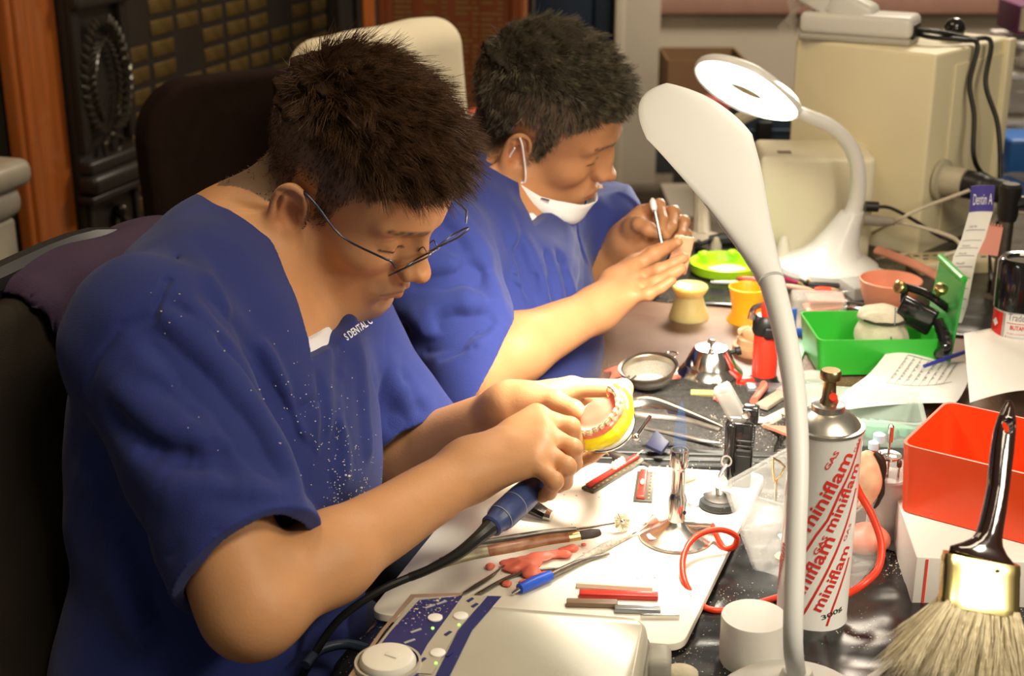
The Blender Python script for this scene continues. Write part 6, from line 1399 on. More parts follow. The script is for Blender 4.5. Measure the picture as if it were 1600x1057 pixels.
def slant(body, p0, p1, h, matl, name, w=0.0, shear=0.0):
    """letters run along p0->p1 (photo columns/rows) on the unrolled can, letter tops towards the left"""
    a0 = np.array([RT_*(u0(p0[0])), zr(p0[1])]); a1 = np.array([RT_*(u0(p1[0])), zr(p1[1])]); d = a1-a0; L = np.linalg.norm(d); d /= L; n = np.array([-d[1], d[0]])
    v, f = text_geo(body, 1.0, w, .10); x0, x1 = v[:, 0].min(), v[:, 0].max(); m = MB(); vs = []
    for q in v:
        p = a0+d*L*(q[0]-x0)/(x1-x0)+n*h*q[1]/.72+d*shear*h*q[1]; a = p[0]/RT_; vs.append((c[0]+(RT_+.0005)*math.cos(a), c[1]+(RT_+.0005)*math.sin(a), p[1]))
    return m.add(vs, f).build(name, matl, r_, None)
def stripe(pts, w, matl=INKR, name='red_stripe'):
    P2 = [np.array([RT_*u0(x), zr(y)]) for x, y in pts]; m = MB(); vs = []; k = 0; dense = []
    for i in range(len(P2)-1):
        for t in range(10): dense.append(P2[i]+(P2[i+1]-P2[i])*t/10)
    dense.append(P2[-1])
    for i, p in enumerate(dense):
        d = dense[min(i+1, len(dense)-1)]-dense[max(i-1, 0)]; d /= np.linalg.norm(d); n = np.array([-d[1], d[0]])
        for s_ in (-.5, .5): q = p+n*w*s_; a = q[0]/RT_; vs.append((c[0]+(RT_+.0004)*math.cos(a), c[1]+(RT_+.0004)*math.sin(a), q[1]))
    m.add(vs, [(2*i, 2*i+1, 2*i+3, 2*i+2) for i in range(len(dense)-1)]); m.build(name, matl, r_, 180)
stripe([(1235, 928), (1253, 889), (1277, 838), (1293, 812), (1307, 772), (1321, 737), (1331, 694)], .0022)
stripe([(1256, 982), (1270, 958), (1293, 906), (1310, 862), (1322, 820), (1331, 772)], .0022); stripe([(1305, 978), (1312, 950), (1322, 915), (1330, 880)], .0022)
stripe([(1215, 800), (1232, 740), (1250, 690)], .0016)
slant('miniflam', (1268, 834), (1322, 714), .0122, INKR, 'brand_text', .018); slant('miniflam', (1256, 958), (1307, 842), .0120, INKR, 'brand_text', .018)
slant('miniflam', (1302, 832), (1332, 735), .0105, INKR, 'brand_text', .018); slant('miniflam', (1294, 956), (1329, 862), .0108, INKR, 'brand_text', .018)
slant('GAS', (1287, 735), (1302, 706), .0042, INKR, 'gas_text', .02); slant('GAS', (1281, 868), (1296, 838), .0042, INKR, 'gas_text', .02); slant('GAS', (1325, 712), (1331, 694), .0036, INKR, 'gas_text'); slant('GAS', (1322, 850), (1329, 826), .0036, INKR, 'gas_text')
slant('miniflam', (1226, 948), (1235, 870), .0110, INKR, 'brand_text', .018)
slant('300g', (1297, 968), (1326, 958), .0048, INKB, 'weight_text', .01)
# red hose from the can and the looping hose of the burner
REDH = mat('red_rubber_hose', (.78, .050, .015), rough=.35)
q0 = c+np.array([R_*.5, 0, Hs+.021]); Yc = c[1]
cable('red_hose', [P(1302, 620, 1.235), P(1306, 640, 1.27), P(1316, 690, 1.33), P(1338, 760, 1.345), P(1362, 805, 1.345), P(1377, 850, 1.34), P(1372, 888, 1.33), P(1350, 912, 1.32), P(1325, 928, 1.32)], .0036, REDH, 'red gas hose curving down behind the white gas canister', 'hose', 8, 12)
# Bunsen burner
c = Q(1055, 861); c[2] = BT; r_ = root('bunsen_burner', 'chrome bunsen burner with a round foot standing on the white board', 'burner', c); zz = lambda py: ZY(py, c[1])-BT
MB().lathe([(0, 0), (.0365, 0), (.0375, .0015), (.0368, .004), (.030, .0065), (.018, .012), (.011, .017), (.008, .020), (0, .020)], c, seg=64).build('foot', mat('satin_chrome', (.80, .77, .70), rough=.22, metal=1), r_, 30)
m = MB().lathe([(.0068, .018), (.0068, zz(822)), (.0058, zz(820)), (.0062, zz(816)), (.0088, zz(812)), (.0090, zz(778)), (.0075, zz(772)), (.0068, zz(768)), (.0066, zz(735)), (.0078, zz(730)), (.0092, zz(726)), (.0092, zz(704)), (.0088, zz(702)), (.0070, zz(702)), (.0068, zz(712)), (0, zz(713))], c, seg=40); m.build('stem', STEEL, r_, 30)
q = c+[.0068, -.0058, zz(797)]; MB().lathe([(.0021, -.002), (.0021, .0008), (0, .0008)], q, axis=(.7, -.7, 0), seg=16).build('air_hole', BGL, r_)
e = P(1098, 853, 1.40); m = MB(); rod(m, c+[.006, -.002, .016], c+[.034, -.006, .017], [.0045, .0045, .0055, .0055, .004, .0045, .0035], 14); m.build('gas_inlet', AL, r_)
MB().prism(rrect((c[0]-.020, c[1]-.012), .020, .012, .003, .2), BT+.0065, BT+.0075).build('foot_label', mat('pink_label', (.75, .45, .42), rough=.6), r_)
hs = c+[.034, -.006, .017]
hp = [hs, P(1130, 855, 1.415), P(1148, 853, 1.410), P(1150, 838, 1.405), P(1128, 828, 1.400), P(1100, 832, 1.395), P(1078, 848, 1.385), P(1067, 875, 1.370), P(1070, 908, 1.350), P(1088, 938, 1.335), P(1112, 953, 1.320)]
cable('red_hose', hp+[Q(1150, 960, .006), Q(1200, 945, .005), Q(1235, 935, .006)], .0030, REDH, 'red rubber hose looping from the bunsen burner towards the white cup', 'hose', 8, 12)
fl = mat('gas_flame', (.12, .34, .75), emit=.45, alpha=.12, rough=1, spec=0)
m = MB().lathe([(.0055, zz(702)), (.0064, zz(690)), (.0062, zz(672)), (.0045, zz(652)), (.0015, zz(630)), (0, zz(626))], c, seg=24, cap=False); tag(m.build('flame', fl), 'faint blue gas flame above the bunsen burner', 'flame')
# black gas lighter with clear nozzle guard
c = Q(1150, 775); zt_ = ZY(655, c[1]); r_ = root('gas_lighter', 'black upright gas lighter with a clear smoky nozzle guard, behind the burner', 'lighter', c)
rt_ = -.25; m = MB(); m.box(c+[0, 0, (zt_-TZ)/2], (.030, .022, zt_-TZ), rot=rt_, bev=.004); m.box(c+[-.010, -.006, (zt_-TZ)*.5+.001], (.010, .020, (zt_-TZ)*.98), rot=rt_, bev=.004); m.build('body', BGL, r_)
m = MB(); m.X = Matrix.Translation(Vector(c)) @ Matrix.Rotation(rt_, 4, 'Z')
hh = zt_-TZ
for k in range(4): m.box((.006, -.0116, hh-.020-k*.006), (.016, .002, .002), bev=.0006)
m.box((.006, -.0116, hh*.42), (.016, .0015, hh*.50), bev=.0006); m.build('grip_panel', BLK, r_)
m = MB(); m.X = Matrix.Translation(Vector(c)) @ Matrix.Rotation(rt_, 4, 'Z')
for k in range(8): m.box((.0155, -.004, hh-.006-k*.003), (.003, .010, .0016), bev=.0004)
m.box((.010, 0, hh+.007), (.018, .018, .018), bev=.003); m.build('trigger', BGL, r_)
SMK = mat('smoky_clear', (.36, .34, .31), rough=.15, alpha=.55, spec=.9)
m = MB(); m.X = Matrix.Translation(Vector(c+np.array([-.008, 0, hh+.012]))) @ Matrix.Rotation(rt_, 4, 'Z') @ Matrix.Rotation(-.55, 4, 'Y'); m.box((0, 0, .006), (.020, .018, .048), bev=.005); m.build('nozzle_guard', SMK, r_)
m = MB(); m.X = Matrix.Translation(Vector(c+np.array([.004, -.011, hh+.010]))) @ Matrix.Rotation(rt_, 4, 'Z'); m.lathe([(.0045, -.001), (.0045, .0008), (.002, .0012), (0, .0012)], (0, 0, 0), axis=(0, -1, 0), seg=20); m.build('pivot_screw', STEEL, r_)
tag(MB().ball(Q(1185, 683, .022), (.012, .008, .003), 20, Matrix.Rotation(-.1, 3, 'Z')).build('wax_pebble', mat('pale_pink_stone', (.66, .55, .46), rough=.5)), 'flat pale oval piece lying right of the black lighter', 'stone')
# rubber cup with plate, wheel, pad near the burner
c = Q(1122, 812); c[2] = BT; r_ = root('weighted_base', 'small black round base with a steel disc arm beside the burner', 'base', c)
MB().lathe([(0, 0), (.020, 0), (.0215, .003), (.020, .008), (.013, .011), (0, .012)], c).build('base', mat('black_rubber'), r_); MB().lathe([(0, .009), (.014, .009), (.016, .0105), (.010, .0125), (0, .0125)], c+[0, 0, .0]).build('plate', DSTEEL, r_)
MB().tube([c+[-.002, 0, .012], c+[-.002, .006, .026], c+[.008, .016, .040]], .0022, smooth=4).build('arm', STEEL, r_); MB().lathe([(0, -.001), (.0085, -.001), (.0085, .001), (0, .001)], c+[.0, .004, .026], axis=(.2, -.7, .7), seg=24).build('disc', STEEL, r_); MB().lathe([(.0045, -.001), (.0062, -.001), (.0062, .001), (.0045, .001)], c+[.008, .018, .043], axis=(.2, -.8, .5), seg=24, cap=False).build('ring', DSTEEL, r_)
c = P(1085, 764, 1.50); c[2] = BT+.010; m = MB().lathe([(0, -.002), (.010, -.002), (.010, .002), (.003, .0025), (0, .0025)], c, axis=(.3, -.75, .5), seg=28); r_ = root('polishing_disc', 'pale blue rubber polishing disc on a steel pin by the burner stem', 'disc', (c[0], c[1], BT)); m.build('disc', mat('pale_blue_rubber', (.45, .55, .68), rough=.5), r_); m = MB(); rod(m, c, Q(1068, 776, .012), [.0012, .0012, .0012], 8); m.build('pin', STEEL, r_)
m = MB(); m.prism([Q(*q)[:2] for q in ((1064, 768), (1082, 758), (1086, 772), (1070, 778))], BT, BT+.003, .0005); tag(m.build('wax_chip', WAX), 'pink wax chip under the pale blue polishing disc', 'wax chip')

# clear tub in front of the towel with its contents
tb = [T(1172, 895), T(1330, 938), T(1392, 850), T(1226, 818)]; cbt = sum(tb)/4
tt_ = [T(1126, 760, TZ+.058), T(1310, 812, TZ+.058), T(1422, 722, TZ+.058), T(1250, 690, TZ+.058)]
r_ = root('clear_tub', 'cloudy clear plastic tub holding dental oddments, half behind the gas canister', 'tub', cbt)
TUBP = mat('tub_plastic', (.75, .75, .72), rough=.2, alpha=.17, spec=.8)
walls(MB(), tb, tt_, TZ+.002, TZ+.058, .0016, r0=.010, r1=.012, floor=.002, lip=.003).build('tub', TUBP, r_)
tz = TZ+.005
def in_tub(u_, v_, z): p = (tb[0]*(1-u_)+tb[1]*u_)*(1-v_)+(tb[3]*(1-u_)+tb[2]*u_)*v_; p = p.copy(); p[2] = z; return p
q = in_tub(.80, .55, tz); r_ = root('bite_block', 'round flesh-coloured wax block with a blackened rim standing in the clear tub', 'wax block', q)
q2 = P(1352, 752, 1.43); F = Field(); F.u(ell(q2, (.016, .010, .033)), 0); F.disp = lambda p: .002*wob(p, 150, 2)+.0008*wob(p, 400, 3); v_, f_ = F.mesh(q2-.05, q2+.05, .0016); vmesh('block', v_, f_, mat('flesh_wax', (.72, .34, .20), rough=.35, col2=(.85, .52, .34), nscale=50), r_)
m = MB(); m.tube([q2+[.003+.0145*math.sin(a), -.003, .033*math.cos(a)] for a in np.linspace(.2, 2.6, 12)], [.0015, .003, .004, .004, .0035, .002, .001, .002, .003, .002, .002, .001], smooth=3, seg=8); m.build('burnt_rim', mat('burnt', (.03, .015, .01), rough=.5), r_)
m = MB().box(q2+[-.006, 0, -.038], (.018, .012, .020), bev=.002); m.build('holder', BLK, r_)
q = in_tub(.85, .75, tz+.012); F = Field(); F.u(ell(q, (.024, .020, .016)), 0); F.disp = lambda p: .001*wob(p, 120, 2); v_, f_ = F.mesh(q-.05, q+.05, .002); tag(vmesh('pink_rubber_lump', v_, f_, mat('coral_rubber', (.85, .22, .14), rough=.45), None), 'coral pink rubber lump in the right corner of the clear tub', 'lump')
q = in_tub(.34, .62, tz+.004); m = MB(); m.X = Matrix.Translation(Vector(q)) @ Matrix.Rotation(.4, 4, 'Z') @ Matrix.Rotation(.25, 4, 'X'); m.box((0, 0, 0), (.050, .034, .0012)); tag(m.build('paper_note', PAP), 'small white paper note lying in the clear tub', 'note')
q = in_tub(.30, .86, tz+.018); m = MB(); m.X = Matrix.Translation(Vector(q)) @ Matrix.Rotation(.5, 4, 'Z'); m.box((0, 0, 0), (.034, .014, .020), bev=.004); tag(m.build('orange_piece', mat('translucent_orange', (.85, .30, .12), rough=.4)), 'orange rubber piece in the left corner of the clear tub', 'piece')
q = in_tub(.62, .70, tz); m = MB(); rod(m, q, q+[-.004, .004, .075], [.0035, .0035, .0045, .0045, .0035], 12); tag(m.build('black_rod', BGL), 'black rod standing in the clear tub just left of the gas canister', 'rod')
q = P(1217, 735, 1.49); m = MB(); m.X = Matrix.Translation(Vector(q)); m.tube([(-.007, 0, .014), (.006, 0, .004), (-.004, 0, -.012), (-.007, 0, .014)], .0013, smooth=2, seg=8); m.tube([(-.002, 0, -.010), (-.001, 0, -.04)], .0015, seg=8); tag(m.build('bent_wire', mat('gold_wire', (.75, .62, .35), rough=.25, metal=1)), 'bent golden wire hook over the back rim of the clear tub', 'wire')
for k in range(3): q = in_tub(.25+.2*k, .3, tz+.003); tag(MB().ball(q, (.012, .009, .003), 14, Matrix.Rotation(k, 3, 'Z')).build('plaster_flake', mat('yellow_plaster', (.78, .72, .35), rough=.8)), 'pale yellow plaster flake on the floor of the clear tub', 'flake', 'plaster flakes in the clear tub')
m = MB().ball(Q(1408, 858, .004), (.020, .012, .004), 20); tag(m.build('grey_tab', mat('grey_tab', (.30, .30, .33), rough=.4)), 'small grey plastic tab on the black sheet right of the clear tub', 'tab')
# bur stand between tub and orange box
c = P(1385, 748, 1.45); c = np.array([c[0], c[1], TZ]); zt_ = ZY(742, c[1]); r_ = root('bur_block', 'frosted round bur block with steel burs, left of the orange box', 'bur block', c)
MB().lathe([(0, 0), (.022, 0), (.022, zt_-TZ-.002), (.020, zt_-TZ), (0, zt_-TZ)], c, seg=40).build('block', mat('grey_frost', (.55, .55, .53), rough=.3, alpha=.75), r_)
def bur(x, y, h, headr, matl, lab, hl=.008):
    b = c+[x, y, zt_-TZ-.008]; r2 = root('bur', lab, 'bur', b); m = MB(); rod(m, b, b+[0, 0, h], [.0013]*3, 8); m.build('shank', STEEL, r2); m = MB().lathe([(0, 0), (headr, .001), (headr, hl-.002), (headr*.4, hl), (0, hl)], b+[0, 0, h], seg=16); m.build('head', matl, r2)
bur(-.012, -.006, .030, .0028, STEEL, 'leftmost plain steel bur in the frosted bur block'); bur(.008, -.012, .022, .0025, DSTEEL, 'short dull steel bur at the front of the frosted bur block')
bur(.002, .008, .040, .0030, STEEL, 'tallest pointed steel bur in the frosted bur block', .020); bur(0, -.002, .030, .0125, STEEL, 'steel bur carrying a flat perforated disc in the bur block', .0012)
bur(-.009, .008, .040, .0060, mat('pale_blue_silicone', (.50, .66, .80), rough=.4), 'bur with a larger pale blue ball head in the bur block', .011); bur(-.015, .004, .034, .0052, mat('pale_blue_silicone'), 'bur with a smaller pale blue ball head in the bur block', .010)
bur(-.014, .000, .022, .0050, mat('red_silicone', (.75, .04, .02), rough=.4), 'bur with a red bead head in the bur block', .012)

# orange box, carton, brush and zip bag at the right
u = T(1600, 862)-T(1412, 815); u[2] = 0; ua = u/np.linalg.norm(u); va = np.array([-ua[1], ua[0], 0])
# carton under
k0 = T(1425, 985); cz_ = TZ+.052
r_ = root('carton', 'white carton with a red stripe and red printed panel under the brush', 'carton', k0)
kc = T(1452, 862, cz_)*[1, 1, 0]; uc_ = np.array([.995, -.10, 0]); vc_ = np.array([.10, .995, 0])
kx = T(1440, 862, cz_); k1 = kx.copy(); k1[2] = 0
Wc, Lc = .150, .125; cc_ = T(1432, 870, cz_)*[1, 1, 0]+uc_*Wc/2+vc_*(Lc/2)-vc_*.0
CARD = mat('white_card', (.80, .76, .72), rough=.5)
crot = math.atan2(uc_[1], uc_[0]); MB().box(cc_+[0, 0, TZ+(cz_-TZ)/2], (Wc, Lc, cz_-TZ), rot=crot, bev=.0012).build('carton_body', CARD, r_)
fr_ = cc_-vc_*(Lc/2+.0005)
RPR = mat('red_carton_print', (.78, .06, .04), rough=.5)
MB().box(fr_-uc_*(Wc/2-.010)+[0, 0, TZ+.027], (.0022, .0006, .046), rot=crot).build('red_stripe', RPR, r_); MB().box(fr_-uc_*(Wc/2-.040)+[0, 0, TZ+.046], (.022, .0006, .010), rot=crot).build('red_panel', RPR, r_)
for j, wd in enumerate(('POLISH', '. fine', 'DENTAL', 'LAB USE', 'No. 40')):
    v_, f_ = text_geo(wd, .0062, 0); m = MB(); o_ = fr_-uc_*(Wc/2-.026)+[0, 0, TZ+.036-j*.0075]; m.add([tuple(o_+uc_*q[0]-vc_*.0004+np.array([0, 0, q[1]])) for q in v_], f_); m.build('carton_text', mat('grey_pink_print', (.50, .30, .30), rough=.6), r_, None)
# orange box rests on the carton's back and the bench
ob_z = cz_+.001
ox = T(1410, 800, ob_z); 
oA = T(1404, 797, ob_z); oB = T(1625, 856, ob_z); u = (oB-oA); Wo = np.linalg.norm(u); u /= Wo; v = np.array([-u[1], u[0], 0]); Lo = .135; 
base = [oA, oA+u*Wo, oA+u*Wo+v*Lo*.93, oA+v*Lo*.93]; oc = sum(base)/4; top = [oc+(q-oc)*1.06 for q in base]
hz = ZY(693, oA[1])-ob_z
r_ = root('orange_box', 'bright orange-red open plastic box beside the brush', 'box', oc)
walls(MB(), base, top, ob_z, ob_z+hz, .0025, n=6, r0=.014, r1=.014, floor=.003).build('box', ORG, r_)
# support block hidden below the box's rear: a stack of papers
m = MB(); m.box(oc+v*.02+[0, 0, (TZ+ob_z)/2-oc[2]*0-ob_z*0-oc[2]+oc[2]], (.001, .001, .001)) if False else None
pcx = oc+v*.012; MB_ = MB().box([pcx[0]+.0, pcx[1]+.035, (TZ+.004+ob_z)/2-.001], (.14, .04, ob_z-TZ-.006), rot=math.atan2(u[1], u[0]), bev=.002); tag(MB_.build('brown_carton', mat('cardboard')), 'small brown carton under the back of the orange box', 'carton')
# paintbrush standing on its bristles, leaning towards the lens
BRH = mat('dark_brown_lacquer', (.022, .008, .006), rough=.12, coat=.8)
d_ = 1.02; bp = lambda px, py, k=0: P(px, py, 1.06-(.10)*(1057-py)/430*0+k+.07*(1057-py)/430-.02)
ctr = [(1531, 890), (1540, 850), (1549, 820), (1556, 790), (1562, 760), (1565, 730), (1568, 700), (1573, 665), (1577, 640), (1577, 628)]
r_ = root('paintbrush', 'wide paintbrush with a glossy dark brown handle and fair bristles', 'brush', (T(1525, 1060)[0], T(1525, 1060)[1], TZ))
side = np.array([.965, .05, -.22]); side /= np.linalg.norm(side)
def slab(name, spec, th, matl, parent, hole=None):
    vs = []; n = 20
    for (x0_, x1_, py, t_) in spec:
        cx = bp((x0_+x1_)/2, py); hw = (x1_-x0_)/2*1.06/FPX; ax2 = side; nn_ = np.cross(ax2, np.array([0, .25, 1.])); nn_ /= np.linalg.norm(nn_)
        for k in range(n): a = 2*PI*k/n; ca, sa = math.cos(a), math.sin(a); e = .55; vs.append(cx+ax2*hw*np.sign(ca)*abs(ca)**e+nn_*t_*np.sign(sa)*abs(sa)**e)
    fs = []; N = len(spec)
    for i in range(N-1):
        for k in range(n): fs.append((i*n+k, i*n+(k+1) % n, (i+1)*n+(k+1) % n, (i+1)*n+k))
    fs.append(tuple(range(n-1, -1, -1))); fs.append(tuple((N-1)*n+k for k in range(n))); return MB().add(vs, fs).build(name, matl, parent, 45)
hspec = [(1478, 1592, 878, .0070), (1480, 1590, 868, .0072), (1500, 1576, 858, .0072), (1516, 1568, 848, .0075), (1524, 1566, 838, .0078), (1530, 1568, 820, .0080), (1536, 1572, 795, .0080), (1542, 1576, 765, .0078), (1544, 1580, 735, .0078), (1547, 1584, 705, .0076), (1552, 1587, 675, .0070), (1558, 1588, 655, .0060), (1567, 1585, 637, .0045), (1573, 1581, 626, .0026)]
ha, hb = bp(1535, 878), bp(1577, 626); hU = hb-ha; hL = np.linalg.norm(hU); hU /= hL; hS = side-hU*(side@hU); hS /= np.linalg.norm(hS); hN = np.cross(hS, hU)
tt2 = [(bp((a_+b_)/2, y_)-ha)@hU for a_, b_, y_, t_ in hspec]; cc2 = [(bp((a_+b_)/2, y_)-ha)@hS for a_, b_, y_, t_ in hspec]; ww2 = [(b_-a_)/2*1.06/FPX for a_, b_, y_, t_ in hspec]; hh2 = [t_ for *_, t_ in hspec]
hole = (bp(1571, 668)-ha)@hU, (bp(1571, 668)-ha)@hS
def hf(p):
    q = p-ha; t = q@hU; x = q@hS; y = q@hN; w_ = np.interp(t, tt2, ww2); c_ = np.interp(t, tt2, cc2); h_ = np.interp(t, tt2, hh2)
    e = (np.abs((x-c_)/w_)**2.4+np.abs(y/h_)**2.4)**(1/2.4)-1; d = e*np.minimum(w_, h_)*.8
    d = np.maximum(d, np.maximum(-t, t-hL)); hd = .0048-np.sqrt(((t-hole[0])/1.25)**2+(x-hole[1])**2); return np.maximum(d, hd)
Fh_ = Field(); Fh_.u(hf, 0); v_, f_ = Fh_.mesh(np.minimum(ha, hb)-.045, np.maximum(ha, hb)+.045, .0011); vmesh('handle', v_, f_, BRH, r_)
FER = mat('gilt_ferrule', (.80, .66, .28), rough=.22, metal=1, noise=.12, nscale=30)
slab('ferrule', [(1464, 1592, 952, .0100), (1463, 1594, 945, .0102), (1465, 1594, 940, .0100), (1468, 1596, 890, .0088), (1467, 1597, 885, .0090), (1470, 1597, 876, .0084), (1470, 1597, 872, .0080)], 0, FER, r_)
for px_ in (1497, 1553): MB().ball(bp(px_, 882)-np.array([0, .0095, 0]), (.0018, .001, .0018), 12).build('rivet', FER, r_)
BRI = mat('fair_bristle', (.66, .57, .38), rough=.6, col2=(.80, .72, .52), nscale=200)
rg = np.random.default_rng(5); n = 5200; t0 = rg.uniform(-1, 1, n); pts = []; dirs = []
nn_ = np.cross(side, np.array([0, .25, 1.])); nn_ /= np.linalg.norm(nn_); th = rg.uniform(-1, 1, n)
p0 = np.array([bp(1529, 945) for _ in range(1)])[0]; dn = bp(1515, 1050)-p0; dn /= np.linalg.norm(dn)
pts = p0+side*(t0*.0285)[:, None]+nn_*(th*.0085)[:, None]; dirs = dn-side*.12+side*(t0*.50)[:, None]+nn_*(th*.22)[:, None]; dirs /= np.linalg.norm(dirs, axis=1, keepdims=True)
hv, hq = strands('bristles', pts, dirs, rg.uniform(.045, .066, n), dirs, .00042, BRI, r_, 3, gravity=.1, clump=.10, curl=.10, segs=4); vmesh('bristles', hv, hq, BRI, r_)
# zip bag with red seal in the corner
ZB = mat('clear_zip_bag', (.80, .74, .68), rough=.12, alpha=.25, spec=1)
def zb_(u_, v_):
    a, b, d_, e = Q(1375, 1075, .004), Q(1660, 1100, .004), P(1640, 1090, 1.02), P(1400, 992, 1.10); p = (a*(1-u_)+b*u_)*(1-v_)+(e*(1-u_)+d_*u_)*v_; w_ = wob(np.array([[u_*3, v_*2, 0]], f32), 4.0, 14)[0]; return (p[0], p[1]+.006*w_-.02, p[2]+.006*abs(wob(np.array([[u_*5, v_*2, 3]], f32), 4.0, 15)[0])+.001)
r_ = root('zip_bag', 'clear zip bag with a red seal line in the bottom right corner', 'bag', Q(1480, 1075)); MB().sheet(zb_, 40, 24).build('bag', ZB, r_, 180)
m = MB(); m.tube([np.array(zb_(k/20, .86))+[0, -.001, .0015] for k in range(21)], .0011, seg=6); m.build('red_seal', mat('red_seal', (.85, .10, .04), rough=.4), r_)
m = MB(); m.tube([np.array(zb_(k/20, .76))+[0, -.001, .0015] for k in range(21)], .0008, seg=6); m.build('yellow_seal', mat('yellow_seal', (.72, .75, .12), rough=.4), r_)
cable('grey_cable', [Q(1440, 1000, .006), Q(1405, 1030, .006), Q(1370, 1060, .005), Q(1330, 1080, .004)], .0030, mat('pale_grey_cord', (.45, .42, .38), rough=.5), 'pale grey cord lying on the black sheet beside the zip bag')
# white cup
c = Q(1174, 1035); hz_ = ZY(962, c[1])-TZ; r_ = tag(MB().lathe([(0, 0), (.0270, 0), (.0282, .0015), (.0284, hz_-.002), (.0278, hz_), (0, hz_+.0004)], c, seg=72).build('white_cup', mat('white_satin_plastic', (.80, .79, .76), rough=.35, sss=.1)), 'plain white round plastic tub with a flat lid beside the slim lamp neck', 'tub')

# motor control unit in the foreground
zt_ = TZ+.066
cor = [T(640, 934, zt_), T(1012, 968, zt_), T(985, 1110, zt_-.004), T(515, 1095, zt_-.010)]
def lerp4(u_, v_, dz=0): p = (cor[3]*(1-u_)+cor[2]*u_)*(1-v_)+(cor[0]*(1-u_)+cor[1]*u_)*v_; return p+np.array([0, 0, dz])
r_ = root('motor_unit', 'silver micromotor control unit with a navy button panel and white dial, in the foreground', 'control unit', (*sum(cor)[:2]/4, TZ))
SIL = mat('silver_plastic', (.50, .48, .40), rough=.30, metal=.25, noise=.10, nscale=25); dusty(SIL)
pl = rounded([cor[3], cor[2], cor[1], cor[0]], .014, 6); cen = sum(cor)/4
m = MB(); N = len(pl); rings = []
def zplane(p):   # height of the tilted top
    A = np.array([[q[0], q[1], 1] for q in cor]); s_ = np.linalg.lstsq(A, np.array([q[2] for q in cor]), rcond=None)[0]; return s_[0]*p[0]+s_[1]*p[1]+s_[2]
def inset(k): return [np.array(q)+(cen[:2]-np.array(q))*k for q in pl]
for k, z_ in ((-.005, 'b'), (-.03, 'm'), (-.025, 'm2'), (0, 't0'), (.03, 't1')):
    rg_ = []
    for q in inset(k):
        zt2 = zplane(q); z__ = {'b': TZ+.004, 'm': TZ+.022, 'm2': zt2-.018, 't0': zt2-.004, 't1': zt2}[z_]; rg_.append((q[0], q[1], z__))
    rings.append(rg_)
stack(m, rings); m.build('housing', SIL, r_, 50)
m = MB(); rings = [[(q[0], q[1], zplane(q)-.0195) for q in inset(-.030)], [(q[0], q[1], zplane(q)-.0175) for q in inset(-.030)]]; stack(m, rings, False, False); m.build('seam', mat('dark_seam', (.06, .06, .06), rough=.6), r_)
NAVY = mat('navy_panel', (.020, .026, .13), rough=.3); dusty(NAVY)
def patch(pts, matl, name, dz=.0006, par=None):
    P3 = [np.array([*T(x, y, zt_-.002)[:2]]) for x, y in pts]; n0 = len(P3); vs = [(q[0], q[1], zplane(q)+dz) for q in P3]; return MB().add(vs, [tuple(range(n0))]).build(name, matl, par or r_, None, recalc=False)
TRIM = mat('bronze_trim', (.35, .25, .18), rough=.4, metal=.3)
patch([(524, 1085), (560, 1040), (600, 985), (648, 937), (720, 935), (724, 931), (642, 932), (596, 982), (553, 1037), (517, 1085)], TRIM, 'edge_trim', .0009)
patch([(540, 1085), (562, 1042), (610, 985), (655, 940), (722, 935), (722, 942), (660, 1030), (640, 1085)], NAVY, 'control_panel')
patch([(724, 935), (762, 936), (715, 985), (675, 1048), (643, 1046), (668, 1005), (700, 965)], mat('silver_plastic'), 'silver_band', .0010)
patch([(762, 936), (784, 937), (738, 985), (700, 1056), (678, 1054), (716, 985)], NAVY, 'navy_stripe', .0008); patch([(640, 1048), (700, 1054), (690, 1085), (630, 1085)], NAVY, 'navy_stripe', .0007)
def on_top(px, py, dz=0): q = T(px, py, zt_-.002); return np.array([q[0], q[1], zplane(q)+dz])
WB = mat('button_white', (.80, .78, .74), rough=.4)
for i, (x, y) in enumerate(((680, 967), (720, 965), (684, 1018))):
    MB().lathe([(.0062, 0), (.0062, .0010), (.0055, .0014), (0, .0014)], on_top(x, y, .0008), seg=24).build('button', WB, r_)
    v_, f_ = text_geo(('1', '2', 'M')[i] if False else ('R', 'F', 'H')[i], .0055); m = MB(); o_ = on_top(x-2, y+2, .0024); m.add([(o_[0]+q[0], o_[1]+q[1], o_[2]) for q in v_], f_) if False else None
for x, y in ((676, 982), (717, 978), (681, 1033)): MB().ball(on_top(x, y, .001), .0014, 10).build('indicator_light', mat('green_indicator', (.35, .80, .12), emit=1.2), r_)
for x, y in ((742, 950), (700, 990), (735, 942), (702, 1020), (660, 1028)): MB().box(on_top(x, y, .0013), (.007, .0028, .0006), rot=.9).build('printed_mark', mat('navy_panel'), r_)
for k, (x, y) in enumerate(((672, 950), (690, 945), (650, 985), (640, 1000))): MB().box(on_top(x, y, .0010), (.010, .0022, .0006), rot=.6).build('printed_caption', mat('grey_caption', (.35, .36, .40), rough=.5), r_)
dc = on_top(606, 1032, .001); dl_ = root; kn = MB().lathe([(.0225, 0), (.0225, .003), (.0205, .0065), (.018, .0075), (0, .0080)], dc, seg=48).build('dial', mat('dial_white', (.72, .70, .62), rough=.4), r_); MB().lathe([(.0245, 0), (.0270, 0), (.0265, .003), (.0245, .003)], dc-[0, 0, .0006], seg=48, cap=False).build('dial_ring', SIL, r_)
MB().box(dc+[.004, .0, .0084], (.011, .007, .0012), rot=-.5, bev=.0004).build('pointer', mat('dial_white'), kn)
q = T(1028, 1042, TZ+.022); MB().box([q[0], q[1], TZ+.022], (.022, .03, .030), rot=-.1, bev=.006).build('rear_plug', mat('grey_plug2', (.34, .33, .29), rough=.45), r_)
